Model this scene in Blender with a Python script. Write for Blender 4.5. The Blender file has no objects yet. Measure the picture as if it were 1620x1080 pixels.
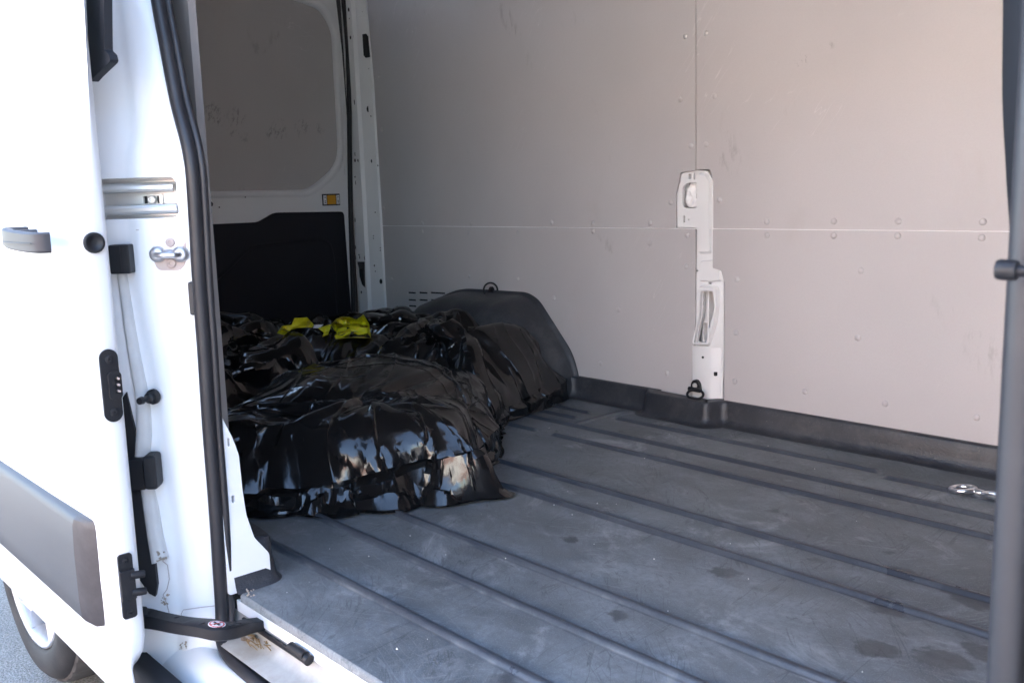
import bpy, bmesh, math, random
import numpy as np
from mathutils import Vector, Matrix, noise
from mathutils.geometry import tessellate_polygon
R = math.radians
S = bpy.context.scene
COL = S.collection

# ------------------------------------------------------------------ camera
FPX, YAW, PITCH, ROLL, CAMH = 1504.05, .838232, .155475, -.03055992, .75
cy, sy = math.cos(YAW), math.sin(YAW)
FW = Vector((-sy*math.cos(PITCH), cy*math.cos(PITCH), -math.sin(PITCH)))
RT0 = Vector((cy, sy, 0)); UP0 = RT0.cross(FW)
RT = math.cos(ROLL)*RT0 + math.sin(ROLL)*UP0
UP = -math.sin(ROLL)*RT0 + math.cos(ROLL)*UP0
EYE = Vector((0, 0, CAMH))
cd = bpy.data.cameras.new('camera'); cam = bpy.data.objects.new('camera', cd); COL.objects.link(cam)
cam.matrix_world = Matrix(((RT.x, UP.x, -FW.x, 0), (RT.y, UP.y, -FW.y, 0), (RT.z, UP.z, -FW.z, CAMH), (0, 0, 0, 1)))
cd.sensor_width = 36; cd.lens = 36*FPX/1620; cd.clip_start = .02; cd.clip_end = 500
cd.dof.use_dof = True; cd.dof.focus_distance = 2.5; cd.dof.aperture_fstop = 11
S.camera = cam
# ------------------------------------------------------------------ light: open shade, the sun behind the van
SUN_EL, SUN_ROT = 38, 12
w = bpy.data.worlds.new('World'); S.world = w; w.use_nodes = True
nt = w.node_tree; bg = nt.nodes['Background']
sky = nt.nodes.new('ShaderNodeTexSky'); sky.sky_type = 'NISHITA'; sky.sun_disc = False
sky.sun_elevation = R(SUN_EL); sky.sun_rotation = R(SUN_ROT)
nt.links.new(sky.outputs[0], bg.inputs[0]); bg.inputs[1].default_value = .12
sd = bpy.data.lights.new('sun', 'SUN'); sd.energy = 5; sd.angle = R(.5); sd.color = (1, .96, .91)
sun = bpy.data.objects.new('sun', sd); COL.objects.link(sun)
a = R(SUN_ROT); e = R(SUN_EL)
sun.rotation_euler = Vector((math.sin(a)*math.cos(e), math.cos(a)*math.cos(e), math.sin(e))).to_track_quat('Z', 'Y').to_euler()
S.view_settings.view_transform = 'Standard'; S.view_settings.look = 'None'; S.view_settings.gamma = 1
S.view_settings.exposure = 4.0
S.cycles.max_bounces = 10; S.cycles.diffuse_bounces = 6; S.cycles.glossy_bounces = 5

# ------------------------------------------------------------------ helpers
def at(u, v, x=None, y=None, z=None):
    """the point of the plane x=, y= or z= that lies on the ray of photograph pixel u,v"""
    d = FW + (u-810)/FPX*RT - (v-540)/FPX*UP
    if x is not None: t = (x-EYE.x)/d.x
    elif y is not None: t = (y-EYE.y)/d.y
    else: t = (z-EYE.z)/d.z
    return EYE + t*d

def obj(name, verts, faces, m, parent=None, smooth=False, bevel=0, seg=2, auto=None):
    me = bpy.data.meshes.new(name)
    me.from_pydata([tuple(p) for p in verts], [], faces); me.validate()
    bm = bmesh.new(); bm.from_mesh(me); bmesh.ops.recalc_face_normals(bm, faces=bm.faces); bm.to_mesh(me); bm.free()
    o = bpy.data.objects.new(name, me); COL.objects.link(o)
    if m: me.materials.append(m)
    if parent: o.parent = parent; o.matrix_parent_inverse = WM[parent.name].inverted() if parent.name in WM else Matrix()
    if smooth:
        me.polygons.foreach_set('use_smooth', [True]*len(me.polygons))
        if auto: me.set_sharp_from_angle(angle=R(auto))
    if bevel:
        b = o.modifiers.new('bevel', 'BEVEL'); b.width = bevel; b.segments = seg; b.limit_method = 'ANGLE'; b.angle_limit = R(35)
        b.harden_normals = seg > 1
        if seg > 1: me.polygons.foreach_set('use_smooth', [True]*len(me.polygons)); me.set_sharp_from_angle(angle=R(35))
    return o
WM = {}
def thing(name, loc, label, cat, group=None):
    o = bpy.data.objects.new(name, None); COL.objects.link(o); o.location = loc
    o['label'] = label; o['category'] = cat
    if group: o['group'] = group
    WM[o.name] = Matrix.Translation(loc)
    return o
def tag(o, label=None, cat=None, group=None, kind=None):
    for k, x in (('label', label), ('category', cat), ('group', group), ('kind', kind)):
        if x: o[k] = x
    return o
class MB:
    def __init__(s): s.v = []; s.f = []
    def add(s, v, f):
        n = len(s.v); s.v += [Vector(p) for p in v]; s.f += [tuple(i+n for i in q) for q in f]; return s
    def box(s, x0, x1, y0, y1, z0, z1):
        v = [(x, y, z) for x in (x0, x1) for y in (y0, y1) for z in (z0, z1)]
        return s.add(v, [(0,1,3,2),(4,6,7,5),(0,4,5,1),(2,3,7,6),(0,2,6,4),(1,5,7,3)])
    def grid(s, rows, closed=False):
        n = len(rows[0]); v = [p for r in rows for p in r]; f = []
        for i in range(len(rows)-1):
            for j in range(n if closed else n-1):
                k = (j+1) % n; f.append((i*n+j, i*n+k, (i+1)*n+k, (i+1)*n+j))
        return s.add(v, f)
    def plate(s, outer, holes, fn, d0, d1):
        """polygon with holes in 2D, extruded from depth d0 to d1; fn(a,b,d) -> point"""
        loops = [list(outer)]+[list(h) for h in holes]
        flat = [p for l in loops for p in l]
        tri = tessellate_polygon([[Vector((p[0], p[1], 0)) for p in l] for l in loops])
        n = len(flat); f = [tuple(t) for t in tri]+[tuple(i+n for i in reversed(t)) for t in tri]
        k = 0
        for l in loops:
            m = len(l)
            for i in range(m): f.append((k+i, k+(i+1) % m, n+k+(i+1) % m, n+k+i))
            k += m
        return s.add([fn(p[0], p[1], d0) for p in flat]+[fn(p[0], p[1], d1) for p in flat], f)
    def tube(s, path, r, n=10, closed=False, sq=None, caps=True, up=None):
        path = [Vector(p) for p in path]; rows = []; N = len(path)
        prev = None
        for i, p in enumerate(path):
            if closed: t = path[(i+1) % N]-path[i-1]
            else: t = path[min(i+1, N-1)]-path[max(i-1, 0)]
            t.normalize()
            ref = Vector(up) if up else (prev if prev else (Vector((0,0,1)) if abs(t.z) < .9 else Vector((0,1,0))))
            a = ref-ref.dot(t)*t; a.normalize(); b = t.cross(a); prev = a
            rr = r[i] if isinstance(r, (list, tuple)) else r
            if sq: rows.append([p+a*c[0]+b*c[1] for c in sq])
            else: rows.append([p+(a*math.cos(2*math.pi*k/n)+b*math.sin(2*math.pi*k/n))*rr for k in range(n)])
        if closed: rows.append(rows[0])
        b0 = len(s.v); s.grid(rows, True)
        m = len(rows[0])
        if caps and not closed:
            s.f.append(tuple(b0+i for i in range(m))); s.f.append(tuple(b0+(len(rows)-1)*m+i for i in range(m)))
        return s
    def rev(s, prof, o, ax, n=20, a0=0):
        ax = Vector(ax).normalized(); ref = Vector((0,0,1)) if abs(ax.z) < .9 else Vector((1,0,0))
        a = (ref-ref.dot(ax)*ax).normalized(); b = ax.cross(a)
        rows = [[Vector(o)+ax*h+(a*math.cos(2*math.pi*k/n+a0)+b*math.sin(2*math.pi*k/n+a0))*r for k in range(n)] for r, h in prof]
        b0 = len(s.v); s.grid(rows, True)
        s.f.append(tuple(b0+i for i in range(n))); s.f.append(tuple(b0+(len(rows)-1)*n+i for i in range(n)))
        return s
    def build(s, name, m, parent=None, **k): return obj(name, s.v, s.f, m, parent, **k)

def rr(x0, y0, x1, y1, r, n=5):
    x0, x1 = min(x0, x1), max(x0, x1); y0, y1 = min(y0, y1), max(y0, y1); r = min(r, (x1-x0)/2-1e-5, (y1-y0)/2-1e-5)
    o = []
    for cx, cz, a0 in ((x1-r, y1-r, 0), (x0+r, y1-r, 90), (x0+r, y0+r, 180), (x1-r, y0+r, 270)):
        for i in range(n+1):
            a = R(a0+90*i/n); o.append((cx+r*math.cos(a), cz+r*math.sin(a)))
    return o
def rp(pts, r, n=4):
    """polygon with rounded corners; r one radius or one per corner"""
    o = []; N = len(pts)
    for i, p in enumerate(pts):
        q = r[i] if isinstance(r, (list, tuple)) else r
        p = Vector((p[0], p[1])); a = Vector(pts[i-1][:2])-p; b = Vector(pts[(i+1) % N][:2])-p
        d = min(q, a.length*.45, b.length*.45)
        if d < 1e-5: o.append(tuple(p)); continue
        A = p+a.normalized()*d; B = p+b.normalized()*d
        for k in range(n+1):
            t = k/n; o.append(tuple(A*(1-t)**2+p*2*t*(1-t)+B*t*t))
    return o
def spline(pts, n=6):
    pts = [Vector(p) for p in pts]; o = []
    for i in range(len(pts)-1):
        p0 = pts[max(i-1, 0)]; p1 = pts[i]; p2 = pts[i+1]; p3 = pts[min(i+2, len(pts)-1)]
        for k in range(n):
            t = k/n; o.append(.5*((2*p1)+(p2-p0)*t+(2*p0-5*p1+4*p2-p3)*t*t+(3*p1-p0-3*p2+p3)*t**3))
    o.append(pts[-1]); return o
def interp(x, xs, ys): return float(np.interp(x, xs, ys))
def circ(cx, cz, r, n=16): return [(cx+r*math.cos(2*math.pi*i/n), cz+r*math.sin(2*math.pi*i/n)) for i in range(n)]
def cut(o, cutters):
    """subtract closed meshes from o, keeping only the result"""
    for c in cutters:
        b = o.modifiers.new('cut', 'BOOLEAN'); b.object = c; b.solver = 'EXACT'
    dg = bpy.context.evaluated_depsgraph_get(); dg.update()
    me = bpy.data.meshes.new_from_object(o.evaluated_get(dg)); old = o.data
    o.modifiers.clear(); o.data = me; me.name = o.name
    for c in cutters: bpy.data.objects.remove(c, do_unlink=True)
    return o
XZ = lambda y0, sgn=1: (lambda a_, b_, d: Vector((a_, y0+sgn*d, b_)))
YZ = lambda x0, sgn=1: (lambda a_, b_, d: Vector((x0+sgn*d, a_, b_)))
pxy = lambda pts, y: [(p.x, p.z) for p in (at(u, v, y=y) for u, v in pts)]
pxx = lambda pts, x: [(p.y, p.z) for p in (at(u, v, x=x) for u, v in pts)]

# ------------------------------------------------------------------ materials
def mat(name, col, rough=.5, metal=0, spec=.5, coat=0, bump=0, bscale=200, var=0, vscale=8, col2=None, rvar=0, stretch=(1,1,1), bdist=.001):
    m = bpy.data.materials.new(name); m.use_nodes = True; t = m.node_tree; p = t.nodes['Principled BSDF']
    p.inputs['Base Color'].default_value = (*col, 1); p.inputs['Roughness'].default_value = rough
    p.inputs['Metallic'].default_value = metal; p.inputs['Specular IOR Level'].default_value = spec; p.inputs['Coat Weight'].default_value = coat
    p.inputs['Coat Roughness'].default_value = .08
    L = t.links.new; tc = t.nodes.new('ShaderNodeTexCoord')
    mp = t.nodes.new('ShaderNodeMapping'); mp.inputs['Scale'].default_value = stretch; L(tc.outputs['Object'], mp.inputs[0])
    def nz(s, d=5, r=.6):
        n = t.nodes.new('ShaderNodeTexNoise'); n.inputs['Scale'].default_value = s; n.inputs['Detail'].default_value = d; n.inputs['Roughness'].default_value = r
        L(mp.outputs[0], n.inputs['Vector']); return n
    if col2:
        n = nz(vscale, 8, .65); r_ = t.nodes.new('ShaderNodeValToRGB')
        r_.color_ramp.elements[0].position = .5-var/2; r_.color_ramp.elements[1].position = .5+var/2+.02
        r_.color_ramp.elements[0].color = (*col, 1); r_.color_ramp.elements[1].color = (*col2, 1)
        L(n.outputs[0], r_.inputs[0]); L(r_.outputs[0], p.inputs['Base Color'])
    if rvar:
        n = nz(vscale*1.7, 6); mr = t.nodes.new('ShaderNodeMapRange'); mr.inputs[1].default_value = .3; mr.inputs[2].default_value = .7
        mr.inputs[3].default_value = rough-rvar; mr.inputs[4].default_value = rough+rvar
        L(n.outputs[0], mr.inputs[0]); L(mr.outputs[0], p.inputs['Roughness'])
    if bump:
        n = nz(bscale, 4); b = t.nodes.new('ShaderNodeBump'); b.inputs['Strength'].default_value = bump; b.inputs['Distance'].default_value = bdist
        L(n.outputs[0], b.inputs['Height']); L(b.outputs[0], p.inputs['Normal'])
    return m
M = {}
M['white'] = mat('white_paint', (.80, .80, .80), .3, coat=.3, col2=(.785, .78, .775), var=.8, vscale=4)
M['whitein'] = mat('white_paint_inside', (.79, .79, .78), .35, coat=.2, col2=(.75, .745, .735), var=.8, vscale=6)
M['dirtywhite'] = mat('grimy_white_strip', (.70, .70, .69), .5, col2=(.56, .55, .525), var=.6, vscale=14)
M['seal'] = mat('seal_rubber', (.016, .0155, .018), .45, spec=.4, col2=(.028, .027, .030), var=.5, vscale=9, bump=.15, bscale=700, rvar=.08)
M['sealgrey'] = mat('front_seal_rubber', (.026, .028, .033), .45, spec=.4, col2=(.036, .038, .044), var=.5, vscale=9, bump=.1, bscale=600, rvar=.08)
M['plastic'] = mat('black_plastic', (.010, .010, .012), .5, spec=.4, bump=.25, bscale=900, rvar=.08)
M['trimplastic'] = mat('dark_trim_plastic', (.008, .008, .013), .6, spec=.35, bump=.2, bscale=1200)
M['slate'] = mat('slate_trim_plastic', (.012, .014, .019), .65, spec=.35, bump=.2, bscale=900)
M['channel'] = mat('shaded_sill_channel', (.42, .42, .41), .5, col2=(.24, .225, .20), var=.35, vscale=9)  # mottled white, darkened in colour to stand in for the sill's shade
M['moulding'] = mat('grey_moulding', (.045, .047, .052), .55, spec=.4, bump=.25, bscale=1300, col2=(.052, .054, .06), var=.5, vscale=4)
M['mouldend'] = mat('scuffed_moulding_end', (.028, .024, .026), .5, spec=.4, col2=(.06, .055, .056), var=.5, vscale=26)
M['steel'] = mat('zinc_steel', (.74, .73, .70), .42, metal=.75, col2=(.66, .65, .62), var=.8, vscale=12, rvar=.06, stretch=(.3, 1, 3))
M['chrome'] = mat('chrome', (.82, .82, .83), .28, metal=1, bump=.05, bscale=300)
M['primer'] = mat('worn_striker_plate', (.40, .31, .28), .5, spec=.3, col2=(.50, .43, .40), var=.5, vscale=40, bump=.2, bscale=500)
M['amber'] = mat('amber_reflector', (.62, .30, .02), .25, bump=.5, bscale=900)
M['ink'] = mat('black_print', (.02, .02, .02), .5)
M['label'] = mat('white_label', (.75, .75, .75), .4)
M['red'] = mat('red_print', (.55, .05, .04), .4)
M['dark'] = mat('cavity_black', (.01, .01, .011), .7)
M['yellow'] = mat('yellow_plastic', (.74, .67, .02), .3, col2=(.60, .56, .015), var=.5, vscale=20, bump=.3, bscale=60)
M['tyre'] = mat('tyre_rubber', (.018, .018, .019), .75, spec=.3, col2=(.045, .043, .042), var=.45, vscale=9, bump=.4, bscale=120)
M['tread'] = mat('tyre_tread', (.06, .055, .052), .85, spec=.3, col2=(.09, .083, .078), var=.5, vscale=16, bump=.4, bscale=200)
M['alloy'] = mat('wheel_silver', (.70, .70, .72), .3, metal=.75, col2=(.55, .55, .56), var=.5, vscale=15)
M['straw'] = mat('dry_straw', (.26, .18, .085), .8, col2=(.14, .09, .045), var=.5, vscale=40)
M['twig'] = mat('brown_twig', (.16, .09, .05), .8, col2=(.32, .25, .18), var=.3, vscale=25)
M['crumb'] = mat('pale_crumb', (.7, .68, .62), .6)
M['grime'] = mat('brown_grime', (.22, .17, .12), .8, col2=(.45, .40, .34), var=.4, vscale=60, bump=.6, bscale=300)

def node_mat(name):
    m = bpy.data.materials.new(name); m.use_nodes = True; t = m.node_tree; return m, t, t.nodes['Principled BSDF']
class NG:
    """small node helper: every call returns an output socket"""
    def __init__(s, t, coord='Object'):
        s.t = t; tc = t.nodes.new('ShaderNodeTexCoord'); s.co = tc.outputs[coord]
    def noise(s, scale, detail=5, rough=.6, stretch=(1,1,1), rot=(0,0,0), dist=0):
        turn = s.t.nodes.new('ShaderNodeMapping'); turn.inputs['Rotation'].default_value = rot; s.t.links.new(s.co, turn.inputs[0])
        mp = s.t.nodes.new('ShaderNodeMapping'); mp.inputs['Scale'].default_value = stretch; s.t.links.new(turn.outputs[0], mp.inputs[0]); n = s.t.nodes.new('ShaderNodeTexNoise')
        n.inputs['Scale'].default_value = scale; n.inputs['Detail'].default_value = detail; n.inputs['Roughness'].default_value = rough; n.inputs['Distortion'].default_value = dist
        s.t.links.new(mp.outputs[0], n.inputs['Vector']); return n.outputs[0]
    def ramp(s, x, a, b, lo=0., hi=1., smooth=True):
        n = s.t.nodes.new('ShaderNodeMapRange'); n.interpolation_type = 'SMOOTHSTEP' if smooth else 'LINEAR'
        n.inputs[1].default_value = a; n.inputs[2].default_value = b; n.inputs[3].default_value = lo; n.inputs[4].default_value = hi
        s.t.links.new(x, n.inputs[0]); return n.outputs[0]
    def m(s, op, x, y):
        n = s.t.nodes.new('ShaderNodeMath'); n.operation = op
        for i, q in enumerate((x, y)):
            if isinstance(q, (int, float)): n.inputs[i].default_value = q
            else: s.t.links.new(q, n.inputs[i])
        return n.outputs[0]
    def mix(s, f, a, b):
        n = s.t.nodes.new('ShaderNodeMix'); n.data_type = 'RGBA'
        for i, q in ((0, f), (6, a), (7, b)):
            if isinstance(q, (int, float)): n.inputs[i].default_value = q
            elif isinstance(q, tuple): n.inputs[i].default_value = (*q, 1)
            else: s.t.links.new(q, n.inputs[i])
        return n.outputs[2]
    def dist(s, p):
        n = s.t.nodes.new('ShaderNodeVectorMath'); n.operation = 'DISTANCE'; s.t.links.new(s.co, n.inputs[0]); n.inputs[1].default_value = p; return n.outputs['Value']
    def attr(s, name):
        n = s.t.nodes.new('ShaderNodeAttribute'); n.attribute_name = name; return n.outputs['Fac']
    def bump(s, h, strength, d, prev=None):
        n = s.t.nodes.new('ShaderNodeBump'); n.inputs['Strength'].default_value = strength; n.inputs['Distance'].default_value = d
        s.t.links.new(h, n.inputs['Height'])
        if prev: s.t.links.new(prev, n.inputs['Normal'])
        return n.outputs[0]

# wall board: warm grey film-faced ply with scuffs
def board(name, c, seed, marks=()):
    m, t, p = node_mat(name); g = NG(t); L = t.links.new
    big = g.noise(1.7+seed*.1, 4, .5); col = g.mix(g.ramp(big, .35, .7), c, tuple(x*.93 for x in c))
    fine = g.noise(260, 3, .6); col = g.mix(g.ramp(fine, .3, .75, 0, .22), col, tuple(x*.8 for x in c))
    scuff = g.m('MULTIPLY', g.ramp(g.noise(5.5, 3, .5, (1, 1, .45), (0, .6, 0), .6), .63, .72), g.ramp(g.noise(40, 6, .7, (1, 1, .3)), .48, .66))
    col = g.mix(g.m('MULTIPLY', scuff, .35), col, (.20, .175, .165))
    scr = g.m('MULTIPLY', g.ramp(g.noise(9, 2, .4, (.35, 1, 3.5), (0, .9, 0)), .495, .5), g.ramp(g.noise(9, 2, .4, (.35, 1, 3.5), (0, .9, 0)), .508, .502))
    scr = g.m('MULTIPLY', scr, g.ramp(g.noise(2.3, 2), .55, .68)); col = g.mix(g.m('MULTIPLY', scr, .35), col, (.72, .69, .68))
    for x_, y_, z_, r_ in marks:
        q = g.m('MULTIPLY', g.ramp(g.m('ADD', g.dist((x_, y_, z_)), g.m('MULTIPLY', g.noise(25, 4, .6), .05)), r_+.03, r_), g.ramp(g.noise(75, 5, .75, (1, 1, .5), (.4, 0, 0)), .50, .60)); col = g.mix(g.m('MULTIPLY', q, .4), col, (.07, .06, .055))
    stain = g.m('MULTIPLY', g.ramp(g.noise(4, 5, .6, (1, 1, .5)), .6, .75), .16); col = g.mix(stain, col, (.34, .30, .25))
    L(col, p.inputs['Base Color']); L(g.ramp(big, .3, .7, .42, .55), p.inputs['Roughness'])
    L(g.bump(fine, .25, .0006), p.inputs['Normal']); return m
M['board'] = board('grey_wall_board', (.51, .484, .478), 0, [tuple(at(u, v, y=2.48))+(r_,) for u, v, r_ in ((1272,94,.02),(1262,100,.012),(1300,78,.012),(1315,72,.014),(1365,55,.010),(592,35,.02),(598,122,.016))])
M['boarddoor'] = board('grey_door_board', (.50, .477, .457), 5, [tuple(at(u, v, x=-3.796))+(r_,) for u, v, r_ in ((335,178,.05),(345,190,.03),(375,185,.045),(372,207,.035),(440,205,.05),(428,212,.03),(478,203,.045),(505,205,.03),(388,220,.025))])
# floor liner: black rubber greyed with dust, wet marks, clean rib flanks with the sky's blue reflection mixed into their colour
STAINS = [(-1.068, 1.201, .035), (-.69, 1.393, .05), (-.603, 1.439, .062), (-.862, 1.81, .03), (-1.184, 1.874, .03), (-.956, 1.665, .035), (-1.053, .912, .03), (-.66, 1.70, .06), (-.55, 1.50, .06), (-.80, 1.72, .035), (-1.046, 1.49, .03), (-.75, 1.55, .045), (-1.392, 1.40, .03)]
def floor_mat():
    m, t, p = node_mat('dusty_black_rubber'); g = NG(t); L = t.links.new
    n1 = g.noise(2.6, 7, .62, (.6, 1, 1)); n2 = g.noise(11, 7, .68, (.85, 1, 1), (0, 0, .3), .5); n3 = g.noise(70, 5, .7); n4 = g.noise(420, 3, .6)
    dust = g.m('ADD', g.m('MULTIPLY', g.ramp(n1, .32, .7), .55), g.m('MULTIPLY', g.ramp(n2, .38, .72), .45))
    col = g.mix(dust, (.076, .081, .083), (.262, .274, .280))
    col = g.mix(g.ramp(n3, .35, .7, 0, .55), col, (.12, .122, .125))
    col = g.mix(g.ramp(n4, .52, .72, 0, .45), col, (.36, .365, .365))
    col = g.mix(g.m('MULTIPLY', g.ramp(g.noise(4.2, 8, .74, (.8, 1.1, 1), (0, 0, .5), .9), .53, .70), .62), col, (.40, .40, .40))     # chalky patches
    col = g.mix(g.m('MULTIPLY', g.ramp(g.noise(8, 6, .7, (.9, 1, 1), (0, 0, -.3), .9), .60, .72), .5), col, (.055, .055, .058))       # dark rubbed marks
    for rot, sc_ in ((.9, 17), (-.4, 14), (.25, 22), (1.5, 15), (.6, 30), (-1.0, 26)):
        q = g.noise(sc_, 2, .45, (.16, 1.8, 1), (0, 0, rot), .25)
        ln = g.m('MULTIPLY', g.ramp(q, .486, .494), g.ramp(q, .508, .500)); ln = g.m('MULTIPLY', ln, g.ramp(g.noise(5+rot, 3, .5), .50, .60))
        col = g.mix(g.m('MULTIPLY', ln, .36), col, (.03, .03, .033) if rot > .5 else (.27, .27, .27))
    st = None; edge = g.noise(28, 5, .7); ed2 = g.noise(9, 3, .6, (1, 1.6, 1))
    for x, y, r in STAINS:
        d = g.m('ADD', g.dist((x, y, 0)), g.m('ADD', g.m('MULTIPLY', edge, .06), g.m('MULTIPLY', ed2, .10))); q = g.ramp(d, r*.75+.082, r*.75+.068)
        st = q if st is None else g.m('MAXIMUM', st, q)
    st = g.m('MULTIPLY', st, g.ramp(n2, .3, .6, .55, 1)); col = g.mix(g.m('MULTIPLY', st, .72), col, (.035, .035, .038))
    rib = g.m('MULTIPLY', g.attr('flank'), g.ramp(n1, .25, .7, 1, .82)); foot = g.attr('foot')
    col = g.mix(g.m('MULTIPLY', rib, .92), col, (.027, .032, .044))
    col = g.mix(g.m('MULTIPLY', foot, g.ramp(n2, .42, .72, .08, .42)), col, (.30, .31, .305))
    L(col, p.inputs['Base Color'])
    ro = g.m('SUBTRACT', g.ramp(n2, .3, .7, .46, .62), g.m('MULTIPLY', rib, .2)); ro = g.m('SUBTRACT', ro, g.m('MULTIPLY', st, .1)); L(ro, p.inputs['Roughness'])
    b1 = g.bump(n4, .5, .0007); b2 = g.bump(n3, .35, .0015, b1); L(b2, p.inputs['Normal']); return m
M['floor'] = floor_mat()
def liner_mat():
    m, t, p = node_mat('grained_black_liner'); g = NG(t); L = t.links.new
    n = g.noise(190, 4, .6); d = g.noise(4, 6, .6); f = g.noise(330, 3, .6)
    col = g.mix(g.ramp(d, .4, .75, 0, .6), (.026, .028, .034), (.052, .055, .063)); col = g.mix(g.ramp(f, .64, .74, 0, .6), col, (.22, .21, .19)); col = g.mix(g.ramp(g.noise(9, 6, .7), .45, .75, 0, .45), col, (.11, .108, .105))
    col = g.mix(g.m('MULTIPLY', g.ramp(g.noise(16, 5, .7), .6, .75), .3), col, (.12, .115, .11))
    L(col, p.inputs['Base Color']); L(g.ramp(d, .3, .7, .36, .5), p.inputs['Roughness']); L(g.bump(n, .7, .002), p.inputs['Normal']); return m
M['liner'] = liner_mat()
def bag_mat(name, s):
    m, t, p = node_mat(name); g = NG(t); L = t.links.new
    n1 = g.noise(14+s, 5, .6, (1, 1, 1), (0, 0, 0), .4); n2 = g.noise(46, 4, .55, (1, .35, 1), (0, 0, .6+s), .8); n3 = g.noise(5, 5, .6)
    p.inputs['Base Color'].default_value = (.0075, .0072, .0075, 1)
    L(g.ramp(n3, .3, .7, .09, .20), p.inputs['Roughness']); p.inputs['Specular IOR Level'].default_value = .5
    b = g.bump(n1, .13, .006); b = g.bump(n2, .06, .003, b); L(b, p.inputs['Normal']); return m
M['bag'] = bag_mat('black_bag_film', 0); M['bag2'] = bag_mat('black_bag_film_creased', 1.3)
def asphalt():
    m, t, p = node_mat('worn_asphalt'); g = NG(t); L = t.links.new
    a_ = g.noise(160, 4, .7); b_ = g.noise(1.4, 6, .6); c = g.noise(60, 3, .6)
    col = g.mix(g.ramp(a_, .35, .7), (.16, .158, .155), (.40, .39, .38)); col = g.mix(g.ramp(b_, .4, .7, 0, .5), col, (.20, .195, .19)); col = g.mix(g.ramp(c, .62, .7, 0, .6), col, (.10, .10, .10))
    L(col, p.inputs['Base Color']); p.inputs['Roughness'].default_value = .85; L(g.bump(a_, .9, .01), p.inputs['Normal']); return m
M['asphalt'] = asphalt()
def brickwall():
    m, t, p = node_mat('red_brick'); g = NG(t); L = t.links.new
    b = t.nodes.new('ShaderNodeTexBrick'); b.inputs['Scale'].default_value = 4.4; b.inputs['Color1'].default_value = (.30, .13, .09, 1); b.inputs['Color2'].default_value = (.24, .095, .07, 1); b.inputs['Mortar'].default_value = (.35, .32, .28, 1)
    mp = t.nodes.new('ShaderNodeMapping'); mp.inputs['Rotation'].default_value = (R(90), 0, 0); L(g.co, mp.inputs[0]); L(mp.outputs[0], b.inputs[0]); L(b.outputs[0], p.inputs['Base Color']); p.inputs['Roughness'].default_value = .85; return m
M['brick'] = brickwall()
M['render'] = mat('cream_render', (.62, .60, .55), .85, col2=(.55, .53, .48), var=.6, vscale=1)
M['rooftile'] = mat('roof_tiles', (.10, .075, .065), .8, col2=(.14, .10, .085), var=.5, vscale=6)
M['glass'] = mat('window_glass', (.03, .035, .04), .08)
M['stone'] = mat('stone_sill', (.45, .43, .40), .8)
# ================================================================== SETTING
GZ = -.53
g_ = MB(); rows = [[(x, y, GZ) for y in (-60, -12, -5, 0, 3, 10, 60)] for x in (-60, -20, -5, 0, 5, 20, 60)]
tag(g_.grid(rows).build('ground', M['asphalt']), kind='structure')

# ================================================================== VAN
VAN = thing('van', (-1.6, 1.55, GZ), 'white panel van with its side door slid open on the grey lined load bay', 'van')
P = lambda mb, name, m, par=None, **k: mb.build(name, m, par or VAN, **k)
WY = 2.48           # far wall board face
SILL = .766         # outer edge of the floor liner
XJ = -1.665         # rear jamb of the side door
XF = -.285          # front jamb

# ---- floor liner: one moulded sheet with raised ribs
RIBS = [(.937, -3.7, .62), (1.104, -3.7, .62), (1.248, -3.7, .62), (1.567, -3.7, .62), (1.707, -3.7, .62),
        (2.019, -2.075, .62), (2.019, -2.6, -2.13), (2.142, -3.7, .62), (2.303, -2.06, -1.135), (2.272, -1.125, .62), (2.30, -2.6, -2.16), (2.22, -2.6, -2.145)]
CROSS = [(-2.105, 2.145, 2.40)]
HW, RH = .0115, .0085
def smooth01(t): t = min(1, max(0, t)); return t*t*(3-2*t)
ys = set(np.round(np.linspace(SILL, 2.47, 60), 4))
for y, _, _ in RIBS: ys |= {round(y+d*HW, 4) for d in (-1.5, -1.12, -.9, -.65, -.35, 0, .35, .65, .9, 1.12, 1.5)}
ys = sorted(ys); xs = set(np.round(np.linspace(-3.74, .62, 120), 4))
for _, a, b in RIBS:
    for q in (a, b): xs |= {round(q+d, 4) for d in (-.02, -.01, 0, .01, .02)}
for x, _, _ in CROSS: xs |= {round(x+d*HW, 4) for d in (-1.5, -1.1, -.7, -.35, 0, .35, .7, 1.1, 1.5)}
xs = sorted(xs); fv = []; flank = []; foot = []
for x in xs:
    for y in ys:
        h = 0; fl = 0; ft = 0
        for ry, a, b in RIBS:
            d = (y-ry)/HW
            if abs(d) > 1.6: continue
            en = smooth01((x-a)/.02)*smooth01((b-x)/.02)
            s = (1-smooth01((abs(d)-.35)/.75))*en
            if s > h: h = s
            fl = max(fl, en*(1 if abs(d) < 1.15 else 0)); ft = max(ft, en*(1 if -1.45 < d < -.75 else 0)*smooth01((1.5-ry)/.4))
        for cx_, a, b in CROSS:
            d = (x-cx_)/HW
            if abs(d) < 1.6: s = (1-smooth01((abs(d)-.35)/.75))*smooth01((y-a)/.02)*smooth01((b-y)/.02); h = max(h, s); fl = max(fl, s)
        und = .0022*noise.noise(Vector((x*1.3, y*2.1, 3)))+.0008*noise.noise(Vector((x*7, y*9, 1)))
        fv.append((x, y, h*RH+und)); flank.append(fl); foot.append(ft)
mb = MB(); ny = len(ys)
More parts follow.
